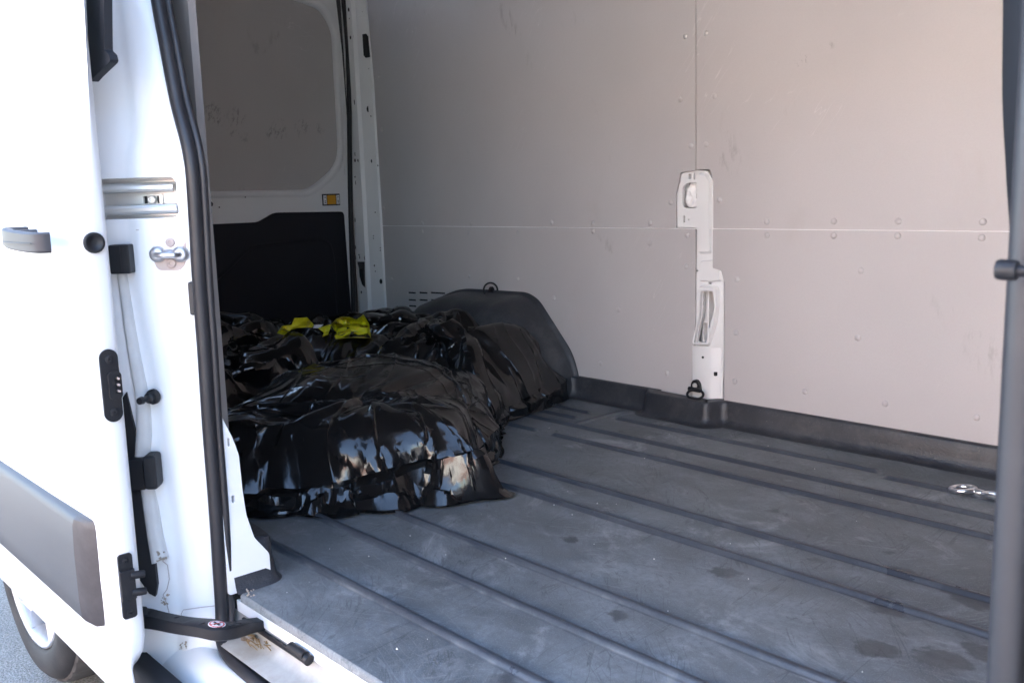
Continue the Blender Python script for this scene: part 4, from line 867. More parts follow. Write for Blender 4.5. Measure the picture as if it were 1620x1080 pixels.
# bag surfaces: per grid row the residuals of x, y, z in millimetres
BAG_A = (72, (-2814, 910, 8), [
0,6,5,5,6,6,6,6,7,6,7,7,7,8,7,7,8,7,8,9,9,9,9,8,9,8,0,-2,7,6,5,6,6,6,6,6,6,7,6,6,7,6,7,8,7,8,7,9,8,8,8,9,10,7,9,9,3,6,7,14,11,10,10,7,9,8,9,9,-5,0,2,4,510,9,10,9,9,9,9,9,9,9,8,8,8,7,8,8,8,8,8,6,7,7,7,8,7,0,11,11,10,11,10,11,11,10,11,10,11,10,10,9,10,10,9,9,9,8,9,8,8,8,9,7,6,7,9,1,13,12,7,4,6,3,2,7,-1,7,4,3,7,7,8,9,14,-2,-3,-3,-3,-2,-1,0,0,1,-1,0,0,0,0,0,0,1,0,-1,0,1,2,2,5,9,-5,-6,-1,0,-1,-1,-1,-1,0,-1,0,-1,0,0,-1,1,-1,0,0,1,1,1,1,1,1,1,0,0,5,4,-7,-4,1,5,1,3,3,1,7,0,2,4,-6,-7,-6,-5,
7,5,2,1,-2,-1,4,5,4,5,1,-1,-1,-2,-2,-3,-4,-3,-5,-6,-7,-6,-8,-13,-9,-5,6,9,1,1,3,1,1,2,2,1,2,1,2,2,1,2,3,1,2,2,4,1,0,-1,-1,-3,-5,-3,-3,-9,6,1,2,-4,-1,-2,-1,1,-1,0,0,0,15,8,5,0,-8,1,2,2,1,4,-5,-7,-7,-10,-1,0,1,1,2,1,2,2,2,5,4,5,4,3,5,11,0,-1,-1,-1,0,-1,-2,0,-2,0,-2,-1,-2,0,-2,-2,-2,-2,-2,-2,-5,-2,0,2,0,3,4,4,0,12,-5,-3,-1,4,-1,4,4,-1,8,-1,2,2,-3,-7,-8,-11,0,14,9,7,7,6,1,0,-2,-4,3,3,2,3,3,3,3,2,2,2,1,0,-2,-5,-5,-9,6,6,1,0,1,1,1,0,0,1,-1,1,0,-1,1,-1,0,0,0,-1,-1,-1,0,0,0,1,1,0,-3,-6,7,4,-1,-6,0,-3,-3,-2,-9,-3,-6,-8,1,-1,-6,-11,
5,8,5,2,2,-12,3,-1,-1,-12,-6,2,-3,-10,-4,-3,-2,-2,-1,2,2,2,4,11,6,5,1,1,0,1,1,1,2,0,0,2,0,0,0,-1,-2,3,-1,0,0,-3,-3,-5,-6,-2,-1,0,1,2,1,6,0,1,0,0,0,4,-1,-1,0,2,1,0,-1,1,1,4,-10,6,0,0,0,-15,-1,1,3,12,4,-2,1,3,1,1,1,1,1,-1,-1,-2,-1,-1,-2,-1,-2,0,0,-1,-1,-1,-1,-1,-1,-2,0,-1,1,1,1,-5,0,1,1,2,5,5,4,0,1,1,0,-1,0,-3,-2,1,2,-2,0,-6,2,2,-1,-2,-4,-3,-2,3,2,4,1,1,0,2,4,8,-1,4,6,7,0,1,1,-4,-2,-2,-2,-1,-1,3,2,3,3,5,0,1,-1,0,0,0,0,-1,-1,0,-1,-1,0,-1,0,0,1,-3,0,0,0,1,1,1,-1,0,0,-1,0,2,-1,3,-1,2,0,0,-1,-6,1,-2,-2,-2,-2,-4,-5,-3,-2,-7,
6,6,2,2,-6,-2,-9,-1,-3,10,-10,-6,-2,8,4,4,3,3,4,6,2,1,0,0,-5,-1,-1,-1,-2,0,1,1,-1,0,-1,-2,-2,-2,-3,1,5,-4,-2,-3,-5,-2,-2,1,4,3,1,3,1,4,3,-4,1,0,1,-2,1,-4,-1,3,2,-3,-1,-1,0,0,4,4,-9,3,2,0,-7,-4,8,5,3,-4,-2,5,1,-1,-1,0,-1,-1,-2,-9,-1,0,0,1,0,0,1,1,1,0,-3,0,1,0,1,2,1,2,2,-2,-6,6,2,2,3,3,1,-1,-2,-1,-1,-2,-1,-3,-3,2,0,-1,-1,2,0,6,0,-4,-2,-7,-1,0,1,1,5,4,0,-1,3,4,7,-2,10,2,1,0,2,-1,-1,4,1,0,0,-2,-1,-8,-2,-1,0,1,6,1,1,2,1,-1,-2,0,0,1,0,1,1,1,0,1,-5,3,1,0,0,-1,-1,0,1,0,0,0,0,-2,-3,4,0,-1,1,0,-2,4,-4,-2,-2,-5,-3,-3,-2,-1,1,-5,
7,4,1,0,-5,4,3,-8,-3,-6,14,3,4,3,1,0,0,-2,-11,-3,2,4,2,-4,7,2,0,-1,-4,-3,-3,-2,2,-2,-3,-1,0,0,2,2,-6,-2,-1,0,3,2,2,1,2,1,1,1,2,0,-10,5,-3,1,-3,2,-1,2,3,0,0,1,-1,0,0,-1,-1,4,-8,2,-1,0,-6,6,0,-2,1,4,1,0,-1,-2,-3,0,-1,-1,-3,8,-1,-3,-1,0,0,-3,1,-1,1,1,5,0,-2,2,2,0,0,0,-1,-4,8,1,1,0,-2,-2,-1,-1,-1,0,-1,-1,-2,0,5,-2,4,-1,3,-1,1,0,-6,-2,-1,10,-2,-2,-2,-3,-1,6,-3,3,4,3,1,5,-2,6,2,2,-2,-2,-2,-7,-9,2,4,6,8,5,0,-4,0,1,-4,-5,1,1,4,4,2,1,-1,0,1,0,0,0,-1,-3,4,-1,0,0,0,0,0,-1,-1,-1,-1,-2,-1,0,6,-2,1,1,0,0,-1,-1,-3,-2,-2,3,-2,-1,-2,-4,-5,0,
7,2,1,0,0,1,2,1,2,2,0,0,-1,0,-6,-5,4,-2,2,0,-2,0,-2,8,1,-7,1,-2,6,1,-2,-2,-8,0,3,0,1,2,-3,-3,2,2,1,1,1,0,0,1,1,0,2,-1,-1,-10,8,3,-1,-2,3,-3,1,-1,0,-1,0,0,1,0,0,1,-1,1,-9,2,-1,-1,1,1,-1,1,2,-1,1,0,-4,-2,2,0,-2,0,2,-1,2,0,1,-3,-3,4,-1,1,-2,0,0,2,5,-1,-1,0,0,-2,0,6,-2,-1,-1,-1,0,-1,0,0,-1,-2,-1,-1,2,5,-2,-3,0,2,-5,2,-1,0,3,6,1,-1,1,3,1,-3,-4,0,-2,3,4,2,2,1,-2,0,-1,-12,-1,1,9,-3,14,3,-3,1,0,1,2,1,0,-4,-5,8,0,1,-4,-1,1,2,4,0,0,-1,0,-2,1,2,-1,0,-2,-1,0,-1,0,-1,0,-2,-2,0,2,5,-2,-5,3,1,-6,3,-1,0,1,3,0,-2,-1,-1,-1,-1,-3,-5,
6,3,0,-1,3,-2,2,3,-1,2,0,-3,2,-3,5,-7,-8,0,7,-2,1,0,5,0,-6,1,-2,3,-6,0,0,1,4,1,0,1,-1,-2,3,0,0,0,1,0,0,0,0,1,0,1,-2,-3,-4,9,1,-8,3,3,-6,3,-1,1,0,0,0,1,0,1,-1,0,1,1,-9,0,1,0,4,-5,0,3,0,1,-1,-5,2,5,1,-10,3,0,1,2,-1,1,-4,-2,4,0,1,-1,2,1,0,0,-2,0,-1,0,0,2,-1,-1,0,0,0,0,-1,1,0,-2,-1,0,1,3,2,-4,-1,4,-1,-4,5,-1,1,0,2,-2,0,-1,6,-1,1,3,-6,0,-3,5,2,2,1,0,1,-3,-12,2,3,9,-2,8,-6,3,5,1,-1,2,0,1,-5,-3,8,-1,2,-3,3,0,1,-1,-2,0,-1,0,0,1,-1,0,-1,-1,1,0,-1,0,0,-2,-3,0,3,4,2,-6,-4,8,-2,-7,9,-3,2,-1,0,-2,-1,0,1,-1,-1,-2,-2,-3,
7,1,-1,1,3,-1,-1,2,1,1,-3,4,0,1,-6,1,2,-1,5,-4,-3,1,1,-6,3,2,-4,-2,5,0,2,1,-2,0,0,-1,1,0,0,0,0,0,-1,1,-1,1,1,0,0,-3,-2,1,5,0,-8,8,0,-8,6,0,0,-1,-1,1,-1,1,0,0,1,0,0,0,-9,0,0,0,2,-1,0,2,0,-1,-3,3,2,-2,-3,2,0,0,0,-2,1,-4,1,5,-1,0,0,1,-1,-1,0,-2,1,0,1,0,-1,0,1,0,0,0,0,0,0,0,-2,-1,1,3,2,0,-5,0,3,-3,-1,5,-5,-2,2,0,1,1,4,0,0,4,0,1,0,-6,-2,3,3,2,0,0,1,-14,0,8,6,-4,-8,6,8,2,-1,1,-6,4,3,-4,1,7,-1,-2,2,2,-3,0,-2,-3,3,0,0,1,-1,1,0,-1,1,0,-1,0,0,0,-4,0,2,4,2,-1,-8,-1,9,-8,-3,11,-10,-1,1,2,0,1,3,-1,0,0,0,-1,-2,-5,
7,-1,0,2,-12,13,1,-1,1,-4,6,0,-5,-9,9,2,2,0,0,2,-4,0,-2,2,0,-6,7,3,-1,-1,1,-5,4,-1,0,0,0,0,0,0,0,0,0,-1,1,1,0,-2,-2,0,2,2,0,-7,8,-1,-8,7,0,-3,0,0,1,0,1,-1,1,0,0,1,1,-2,-9,0,-1,0,-2,2,2,0,-1,0,2,-1,-1,0,-1,2,0,0,-1,2,-3,1,2,-1,0,0,-1,-1,0,1,-2,2,-1,0,0,0,1,-1,0,0,1,0,-1,0,1,-3,1,3,2,-1,-1,-4,2,3,-4,0,3,-4,1,4,0,0,-2,1,-1,3,1,0,2,-2,7,-9,-3,6,1,0,-2,1,-8,-3,14,4,-11,1,10,1,-2,0,0,1,-2,-2,4,1,1,0,-1,4,-5,-4,1,1,-2,6,-3,0,1,0,0,0,0,0,0,0,1,0,-1,-4,2,3,3,0,-3,-8,3,8,-11,1,9,-8,0,7,-1,-1,-1,-1,-1,2,0,0,-1,-1,-1,-3,
7,-4,1,1,-4,8,-3,-2,-1,6,-6,-2,-6,7,-5,13,-6,5,1,0,-2,-2,0,3,-6,9,0,-3,-1,3,-6,5,-1,1,0,1,-1,0,0,0,0,0,0,1,0,-1,-3,0,2,1,0,0,-6,6,0,-8,7,1,-3,2,0,0,0,-1,0,1,0,0,1,0,-3,1,-8,-2,0,0,-2,4,1,-2,1,-1,-1,0,0,-1,2,2,-2,1,-1,0,-1,4,-1,-1,1,-2,0,0,1,-2,1,-1,0,0,0,0,0,0,0,0,0,0,1,-1,-2,3,2,0,-2,-1,-3,3,3,-5,1,3,-5,1,4,-2,-2,2,2,-1,1,0,2,0,1,4,-7,-1,-2,7,0,0,-2,-5,-7,19,0,-12,11,1,-2,2,2,-3,3,-3,-1,0,1,3,1,-3,3,-10,1,5,1,-6,8,-4,0,0,0,-1,1,-1,0,1,0,1,-1,0,-2,4,3,0,-2,-4,-7,6,7,-12,3,9,-15,0,12,-6,-4,2,6,-1,0,-1,1,0,0,-1,-1,-2,
6,4,1,-12,1,4,-1,1,4,-1,-3,-10,8,1,2,-8,7,6,-7,5,0,0,0,-6,8,0,-3,1,3,-7,5,1,0,0,0,-1,1,0,0,0,0,0,0,0,-2,0,2,1,-1,0,0,-6,5,1,-7,6,1,-3,2,-1,-1,0,1,0,0,0,0,1,1,-1,2,-3,-10,10,-2,-10,0,5,-2,1,-2,0,0,0,0,0,0,2,-1,-2,3,-1,0,0,0,2,-3,1,0,1,-2,1,0,0,0,-1,0,0,0,0,0,0,0,0,-1,1,2,0,-1,-1,0,-2,3,2,-5,2,3,-5,2,0,-1,-1,4,0,0,-1,1,0,0,2,1,-2,7,-8,2,-9,3,6,0,-12,19,-1,-12,10,1,-1,4,-1,-1,3,-1,-8,9,-3,0,-1,1,5,-12,6,2,-1,-6,9,-5,0,0,0,-2,2,0,0,1,0,0,-1,0,-1,5,1,-3,-2,-2,-5,8,6,-14,6,8,-16,4,7,-3,-7,9,1,-3,0,1,0,0,0,0,-1,-1,-2,
7,3,-14,4,4,-1,-2,7,1,-13,-2,8,1,3,-1,2,3,-9,5,0,1,1,-4,5,0,-2,1,2,-8,7,1,0,-1,1,-1,1,-1,1,0,0,0,0,0,-1,1,0,0,0,0,-1,-4,4,1,-8,5,2,0,0,0,0,-1,0,-1,1,0,0,1,0,0,1,0,-8,-8,4,-8,0,2,1,0,-1,0,-1,0,1,-1,1,0,0,1,1,-1,-1,2,-1,3,-4,2,0,0,-2,1,0,-1,0,0,0,0,0,0,0,0,0,-1,0,2,0,-1,0,-1,1,-2,4,1,-5,2,3,-5,1,1,1,0,0,-1,-1,1,2,0,0,1,0,1,2,-1,-6,1,-6,6,0,4,3,1,-8,0,5,0,3,-1,-1,1,-1,-6,10,-3,0,-1,1,3,-12,8,2,-1,-8,10,-6,0,-2,2,-2,5,-2,0,0,-1,1,0,1,1,2,-3,-3,0,1,-5,9,4,-14,7,7,-16,3,4,1,-2,0,2,-5,5,1,0,0,0,1,0,0,-1,-2,
8,0,-7,-6,9,-4,7,-1,-2,-3,2,1,3,-6,0,7,-6,7,0,-2,1,-4,4,-1,-2,3,1,-8,8,0,0,-1,2,-2,1,0,1,0,-1,0,0,0,1,0,1,-1,0,0,-2,-2,2,1,-7,6,2,-1,0,0,1,-1,0,-1,0,1,0,0,-1,1,0,1,-5,7,-9,1,-3,1,-1,4,-1,-2,1,-1,0,0,0,-1,1,0,1,0,0,0,0,2,-4,3,1,-1,-2,1,0,-1,1,-1,0,1,-1,0,-1,1,0,0,0,0,-1,0,1,0,0,-2,4,0,-4,2,3,-5,2,1,-1,0,0,0,0,0,1,1,0,1,-2,1,0,3,-5,12,1,-1,0,1,3,6,-5,-8,11,-1,1,0,-2,2,1,-6,7,-7,0,4,0,3,-11,9,1,-2,-9,12,-7,0,-3,5,-4,6,-4,1,-1,1,1,-1,0,1,0,-3,0,3,0,-5,10,1,-14,7,8,-16,5,0,3,-1,-2,1,1,-2,1,3,-1,1,-1,0,0,1,-2,-3,
8,1,-2,-3,3,-3,3,1,-6,0,2,3,-6,6,-1,-3,6,-1,-2,-5,6,3,-1,1,-1,-3,-6,9,0,0,-1,1,-2,2,0,0,0,0,1,0,0,0,-1,1,-1,1,0,-3,1,-1,2,-5,3,2,-1,2,-2,1,0,0,0,0,-1,-1,1,-1,2,-1,1,0,0,-7,-8,0,-2,-1,2,-1,-1,2,-1,-1,1,0,0,0,-1,1,1,0,0,1,0,0,2,-1,-2,-1,2,-1,0,0,0,0,0,-1,1,-1,1,-1,-1,1,0,0,0,0,0,0,-1,3,0,-4,3,2,-4,2,-1,0,1,0,0,0,0,-1,0,1,1,-2,2,-1,1,1,0,-5,0,1,0,0,0,3,-4,3,4,1,0,-3,3,-2,0,3,-7,3,2,3,-3,-4,3,-6,5,-9,13,-7,1,-3,5,-4,6,-6,2,-1,2,-1,0,0,1,-1,-1,2,2,-2,-4,10,-1,-13,8,7,-16,7,-3,3,2,-1,-2,-1,2,-2,1,-3,6,-3,2,0,0,1,-1,-1,
8,-1,3,-4,3,-3,-1,-3,1,-1,5,-1,-2,0,5,1,-3,0,-6,6,3,-1,-1,-5,2,-4,8,-1,0,-1,1,-1,2,-1,1,-1,1,0,0,0,0,1,0,-1,1,-1,-3,3,-4,4,-5,2,4,-1,1,-1,0,0,-1,1,-1,0,1,-1,0,-1,0,2,-1,2,-3,3,-9,1,2,-4,1,-2,1,0,0,0,0,0,0,0,1,0,-1,0,0,0,2,-1,0,0,-1,2,-1,0,-1,1,-1,1,-1,1,-1,0,0,0,0,0,0,0,0,0,0,-1,3,-1,-3,3,1,-3,2,-1,0,1,0,0,-1,1,0,0,-1,0,0,0,0,2,0,1,-3,4,1,0,1,-1,-1,3,-8,12,1,0,-3,1,1,0,-5,-1,5,-1,4,-6,-7,4,-3,11,-14,15,-6,0,-5,7,-4,5,-7,4,-2,3,-2,0,0,1,-1,0,2,1,-2,-3,10,-3,-12,10,6,-15,7,-5,3,1,2,-2,-3,2,0,-1,0,-1,3,-2,3,0,0,0,0,-1,
8,1,-2,0,2,-1,-15,3,8,0,2,-1,1,3,-2,-1,2,-7,8,1,-3,-1,-5,5,-4,6,0,0,-1,1,-1,1,0,1,-2,2,-1,1,0,0,1,-1,0,1,-1,-2,3,-6,5,-3,1,3,-2,1,0,0,-1,1,-1,1,1,-2,0,0,0,0,0,0,0,0,3,-6,-8,-1,0,-1,2,-1,7,-5,-3,0,0,0,0,1,-1,1,0,0,0,1,-2,0,1,-1,2,-1,0,0,1,-1,0,-1,1,-1,0,1,-1,0,0,-1,1,0,0,0,-1,3,-1,-3,3,1,-3,2,-2,2,0,0,0,0,-1,1,0,-1,1,-1,1,-1,1,0,0,1,7,-10,0,1,0,-1,-1,3,8,1,-4,1,-2,1,-1,-4,3,1,-3,6,-10,-1,6,-10,14,-13,14,-7,-1,-4,9,-5,5,-8,5,-2,4,-4,1,1,0,-1,0,2,0,-4,1,9,-5,-11,12,4,-15,9,-5,4,-2,3,0,-3,-2,3,-1,-1,-1,0,2,0,0,1,0,0,0,0,
9,-1,-2,3,2,0,-9,3,-13,19,-8,0,3,0,2,0,-6,7,0,-4,0,-4,6,-4,5,1,-2,-1,2,-1,1,0,0,-1,2,-1,1,-1,1,0,0,0,0,0,-2,3,-5,3,-1,-2,4,0,1,0,-1,-1,1,1,-1,0,0,-1,0,0,-1,0,-1,2,1,0,1,-10,-8,-1,-2,3,7,2,-12,-1,4,2,-4,-1,1,0,1,-1,0,1,0,-1,1,0,-1,1,0,0,0,0,-1,1,0,0,-1,1,0,-1,0,0,0,0,0,0,-1,1,2,-2,-2,4,0,-3,2,-1,1,0,0,0,1,0,-1,0,1,-1,-1,1,-2,2,-1,1,0,0,2,-5,-1,1,0,1,-4,-2,11,-4,4,-5,6,1,-1,-1,-2,-1,5,-7,0,5,-12,14,-12,12,-5,-1,-5,9,-5,4,-8,7,-3,3,-4,1,1,0,-1,1,2,-1,-4,4,5,-5,-8,13,0,-13,10,-7,2,2,0,1,0,-2,-1,1,0,-1,-1,-1,2,0,-4,6,0,0,0,2,
8,-1,5,-2,0,-16,10,-9,9,-3,10,-1,-3,-3,-1,1,5,0,-4,1,-4,5,-2,3,1,-2,0,1,-1,1,-1,1,-1,1,0,1,-1,1,0,0,0,0,0,-2,3,-4,1,2,-4,5,0,-1,0,0,1,-1,1,-2,0,1,0,-1,1,-1,1,1,-4,1,2,-1,2,3,-8,-1,9,-7,0,-4,-1,4,-2,1,2,-1,-2,0,0,0,2,-2,0,1,0,0,0,1,-1,0,0,0,1,-1,0,0,0,-1,0,0,0,0,0,0,0,-1,2,-1,0,-2,3,0,-3,3,0,-1,2,-2,1,1,-1,-1,1,1,-1,-1,1,0,0,2,-3,0,2,-1,2,8,-1,4,-1,-1,-1,-1,4,6,-1,2,-8,1,2,3,1,-1,-12,3,8,-14,15,-11,10,-3,-3,-5,10,-5,4,-8,7,-3,4,-5,0,3,-1,-1,1,1,-1,-3,5,4,-6,-7,14,-3,-11,9,-3,-1,5,-5,2,3,-3,-3,0,2,-1,-1,0,-1,1,5,-6,2,2,0,0,-4,
9,-2,4,-2,-7,-1,11,-2,1,-6,-5,3,8,0,-2,0,-2,-2,1,-3,6,0,-2,2,-2,0,1,0,-1,0,1,-1,1,0,0,0,1,-1,0,1,-1,0,0,1,-3,-1,4,-3,4,0,-1,1,0,-1,0,-1,1,0,1,-1,1,-1,-1,0,0,1,-2,0,1,1,0,2,-8,-1,4,-2,-4,0,9,-5,1,-5,0,0,4,-1,-1,1,-2,1,0,-1,1,0,0,0,0,0,0,1,-1,0,0,0,0,0,0,0,-1,0,0,0,-1,2,-1,0,-1,3,-1,-2,2,0,-2,2,0,0,1,-1,1,-1,1,-1,1,-1,0,-1,0,1,-2,1,1,0,0,3,-1,4,-1,-2,5,1,-11,4,-2,6,5,-1,-9,1,3,-7,11,1,-14,15,-7,1,2,-4,-5,11,-4,3,-9,8,-3,3,-6,2,3,-2,-1,1,1,-1,-2,6,1,-6,-5,14,-5,-9,7,1,-5,4,1,-2,2,1,-2,-3,1,2,-2,0,-3,1,1,1,-1,0,3,-1,0,0,
10,-4,3,3,-18,17,-1,1,-4,3,-2,2,0,-4,4,-4,1,0,-2,4,0,-4,4,-2,0,1,0,-1,0,1,-1,0,1,0,0,0,0,1,0,-1,1,0,0,-1,-3,5,-3,3,0,-1,0,0,1,-1,0,1,0,-2,1,0,0,0,0,0,-1,1,-2,-1,2,1,0,1,-8,-2,2,8,-11,4,0,-1,-3,2,-1,2,-1,-1,2,-2,0,1,0,0,0,0,0,0,0,0,0,-1,1,0,0,-1,0,0,0,0,1,0,0,-1,1,-1,0,0,1,-1,-1,1,1,-1,1,1,-1,0,0,1,-1,0,0,1,-1,0,0,1,-1,0,-2,0,1,2,0,1,-1,4,-1,3,-5,1,-2,0,4,-2,2,-3,0,5,-10,11,-1,-12,15,-6,-5,10,-7,-4,10,-4,1,-7,8,-3,4,-7,3,2,-2,-1,1,1,-1,-2,5,0,-4,-5,14,-6,-8,5,5,-6,1,6,-5,0,3,0,-4,-2,3,2,-3,-1,-1,0,0,2,0,-4,5,1,0,-2,
9,-8,7,-8,6,5,0,2,0,-1,-1,0,-5,5,-5,1,1,-2,3,0,-3,4,-2,0,0,0,-1,0,2,-2,1,0,-1,1,0,0,0,0,0,1,-1,1,-1,-4,6,-1,1,-1,1,-1,1,0,-1,1,-1,0,0,1,0,-1,1,-1,-2,1,1,0,-2,-1,1,1,1,1,-7,-4,2,-3,2,5,-2,5,-2,-2,-2,1,-4,3,-3,1,1,-1,0,1,-1,1,0,0,0,0,0,0,-1,1,-1,1,0,0,-1,0,0,0,0,1,-1,0,0,1,-1,0,1,1,-1,-1,1,1,-2,1,1,-1,0,0,1,-1,1,-1,0,0,-1,1,-1,0,0,1,0,1,-1,6,-2,-4,5,-9,5,-2,1,0,2,-4,8,-9,10,-1,-11,13,-4,-6,10,-7,-5,10,-2,-1,-6,8,-2,3,-8,3,3,-2,-1,0,2,-1,-2,5,-1,-5,-3,15,-8,-5,2,8,-6,-3,6,0,-4,2,2,-2,-3,1,1,1,-3,1,-4,1,1,2,-1,-3,3,2,0,0,
10,2,-16,14,-1,2,0,-1,-3,-1,5,-5,4,-3,2,2,0,-2,0,-2,2,-1,0,0,1,-1,-1,2,-2,1,0,0,0,0,0,0,0,1,-1,0,1,-1,-4,5,0,-1,0,2,-2,2,-1,1,-1,1,-1,2,-2,0,1,0,-1,1,-2,1,-1,1,0,-2,0,2,1,0,-8,6,-10,7,-3,0,0,-1,-1,-1,5,-5,3,-2,1,1,0,-1,1,-1,0,0,0,-1,1,0,0,0,0,-1,1,0,0,-1,1,0,-1,0,0,0,0,0,1,-1,0,0,1,-1,0,1,1,-1,-1,1,0,1,-1,0,0,1,-1,2,-2,0,0,0,0,-2,0,1,2,0,1,-4,4,5,-1,-5,0,1,1,1,-7,8,-5,7,-2,-5,3,2,-8,10,-7,-3,10,-3,-2,-5,8,-2,1,-7,3,5,-3,-2,1,2,-2,-1,5,-1,-4,-2,13,-10,-2,-2,10,-4,-4,4,4,-5,0,2,2,-3,-3,0,3,-1,-2,0,-4,3,-1,3,0,-2,1,2,1,-1,
10,-2,-7,3,6,0,0,-1,0,1,-1,0,-1,1,1,0,-6,5,-1,2,0,-2,1,1,-2,-1,2,-1,0,0,0,0,0,0,0,1,0,-1,1,0,-1,-4,5,1,-3,1,2,-1,1,-1,1,0,0,0,0,0,-1,1,-1,1,-1,2,-2,0,0,0,-1,-2,1,2,0,2,-7,-2,-3,0,4,1,-1,-1,-1,1,-1,1,-1,0,2,0,-3,2,-1,1,1,-1,0,0,0,0,0,0,0,0,0,0,-1,1,0,-1,1,0,0,-1,0,1,-1,0,0,1,0,0,-1,2,-1,-1,1,1,0,-1,-1,1,1,0,0,1,-2,0,1,-1,-1,-1,0,2,0,2,-1,3,-1,0,3,-4,1,0,0,0,1,1,2,-3,-3,-4,12,-12,10,-9,1,8,-2,-3,-4,9,-2,0,-7,3,5,-3,-2,1,1,0,-2,4,-1,-3,-2,12,-11,1,-4,12,-4,-4,0,8,-8,2,0,2,1,-4,-2,2,2,-1,-2,1,-3,0,1,2,0,-3,1,3,0,0,
11,-3,-5,-6,13,0,0,-2,3,-1,-1,3,-1,0,0,-8,7,-1,1,0,-2,2,0,-2,0,1,0,-2,2,-1,0,0,1,-1,1,-1,0,0,1,-1,-4,4,1,-2,2,1,-1,0,0,0,1,0,0,0,0,-1,0,1,0,0,-1,-1,1,0,1,-1,0,-2,0,1,1,1,-7,-3,-3,0,5,0,-1,-1,2,0,-1,3,-3,1,1,-4,3,-1,1,-1,-1,1,0,1,-1,0,0,0,0,0,0,-1,1,0,-1,1,0,-1,0,1,0,-1,0,0,1,0,-1,0,2,-2,0,1,0,0,1,-1,0,1,0,0,-1,0,0,0,1,-1,0,-2,0,1,1,1,0,3,-2,0,-2,1,1,1,-1,-1,3,-5,3,-1,-5,12,-10,7,-9,4,6,-2,-5,-2,9,-3,-1,-6,4,5,-3,-3,1,3,-1,-2,4,-1,-3,-2,11,-11,4,-6,11,-4,-3,-2,10,-9,2,1,0,3,-1,-4,0,2,2,-3,-3,0,2,-1,-3,4,0,-1,0,3,0,0,
11,-5,-2,3,3,1,-1,1,-1,1,1,-3,2,1,-9,8,-1,0,0,-2,2,-1,0,-1,1,1,-2,2,-2,1,0,0,-1,1,-1,0,1,0,-1,-3,4,1,-2,2,-1,0,0,0,1,0,0,0,0,-2,2,-1,1,0,0,0,-1,-1,2,-1,0,0,1,-3,-1,2,2,1,-5,-5,-2,1,4,-1,0,0,0,0,2,-5,4,2,-7,3,0,1,-1,0,0,0,1,-2,1,0,0,0,0,0,0,0,0,0,0,0,-1,1,0,0,0,0,0,0,0,-1,0,1,-1,0,1,0,1,0,-1,-1,1,1,0,-1,-1,0,1,0,1,-2,1,-1,0,-1,2,2,0,4,-2,0,-3,1,1,0,0,0,-2,4,-5,-3,12,-7,2,-8,7,5,-5,-6,2,8,-3,-1,-6,4,6,-4,-3,1,3,-2,-1,3,0,-3,-2,11,-12,6,-7,7,1,-3,-4,10,-6,-1,4,-2,1,4,-6,-3,2,3,1,-4,-1,-1,1,1,-3,4,0,-2,-4,6,1,0,
12,-6,-2,4,3,-1,-1,1,0,2,-5,5,0,-10,9,0,-1,-1,1,1,-1,0,-2,2,0,-2,1,-1,1,-1,1,0,0,-1,1,0,-1,1,-4,3,1,0,1,-2,2,-2,1,1,-1,1,0,0,1,0,-1,-1,2,0,-1,0,-2,1,0,1,0,-2,3,-3,-2,1,2,2,-6,-6,0,2,2,0,-2,2,-1,3,-5,5,0,-7,5,0,1,-2,-1,1,1,-1,-1,1,0,0,0,0,0,0,0,0,0,0,0,0,0,0,0,0,0,0,0,0,-1,0,1,0,-1,1,0,0,1,0,-1,0,1,0,0,-1,-1,1,0,0,1,-2,4,-5,1,-1,1,2,0,2,0,-1,-3,3,1,-1,0,-2,4,-5,-1,9,-8,-1,-4,11,0,-5,-4,6,5,-3,-4,-5,6,5,-5,-2,1,3,-2,-1,2,1,-3,-2,11,-13,7,-4,1,6,-5,-5,10,-4,-4,6,-1,-1,1,1,-4,-1,2,2,-1,-3,-1,1,1,-1,-1,1,2,-1,-4,5,1,0,
12,-8,1,5,1,0,-3,2,1,-5,6,-1,-11,11,0,0,-1,1,0,0,-2,-1,2,0,-2,1,0,0,0,1,-1,0,0,0,-1,1,0,-4,3,1,1,-2,0,2,-1,2,-1,-1,1,0,0,-1,-1,2,0,0,0,0,1,-3,-1,2,1,0,-1,0,1,-1,-3,1,2,1,-5,-7,0,3,3,-2,-2,0,3,-4,4,-1,-5,5,0,1,-3,1,1,0,-1,0,0,1,-1,0,0,0,0,0,0,0,0,0,0,0,0,0,0,0,0,-1,1,0,0,0,0,-1,1,0,0,-1,1,0,0,0,0,1,-1,0,-1,0,2,0,-1,0,0,0,-1,-1,2,2,0,2,0,-1,-6,5,2,-1,-1,4,-6,0,7,-7,0,-3,9,-3,-3,-3,9,1,-3,-4,-4,8,3,-6,-2,2,3,-2,-1,2,1,-4,0,10,-13,5,0,-4,10,-4,-7,6,2,-7,4,3,-3,-3,10,-7,-1,0,2,3,-4,-2,-2,1,1,1,-2,2,0,0,-4,4,2,-1,
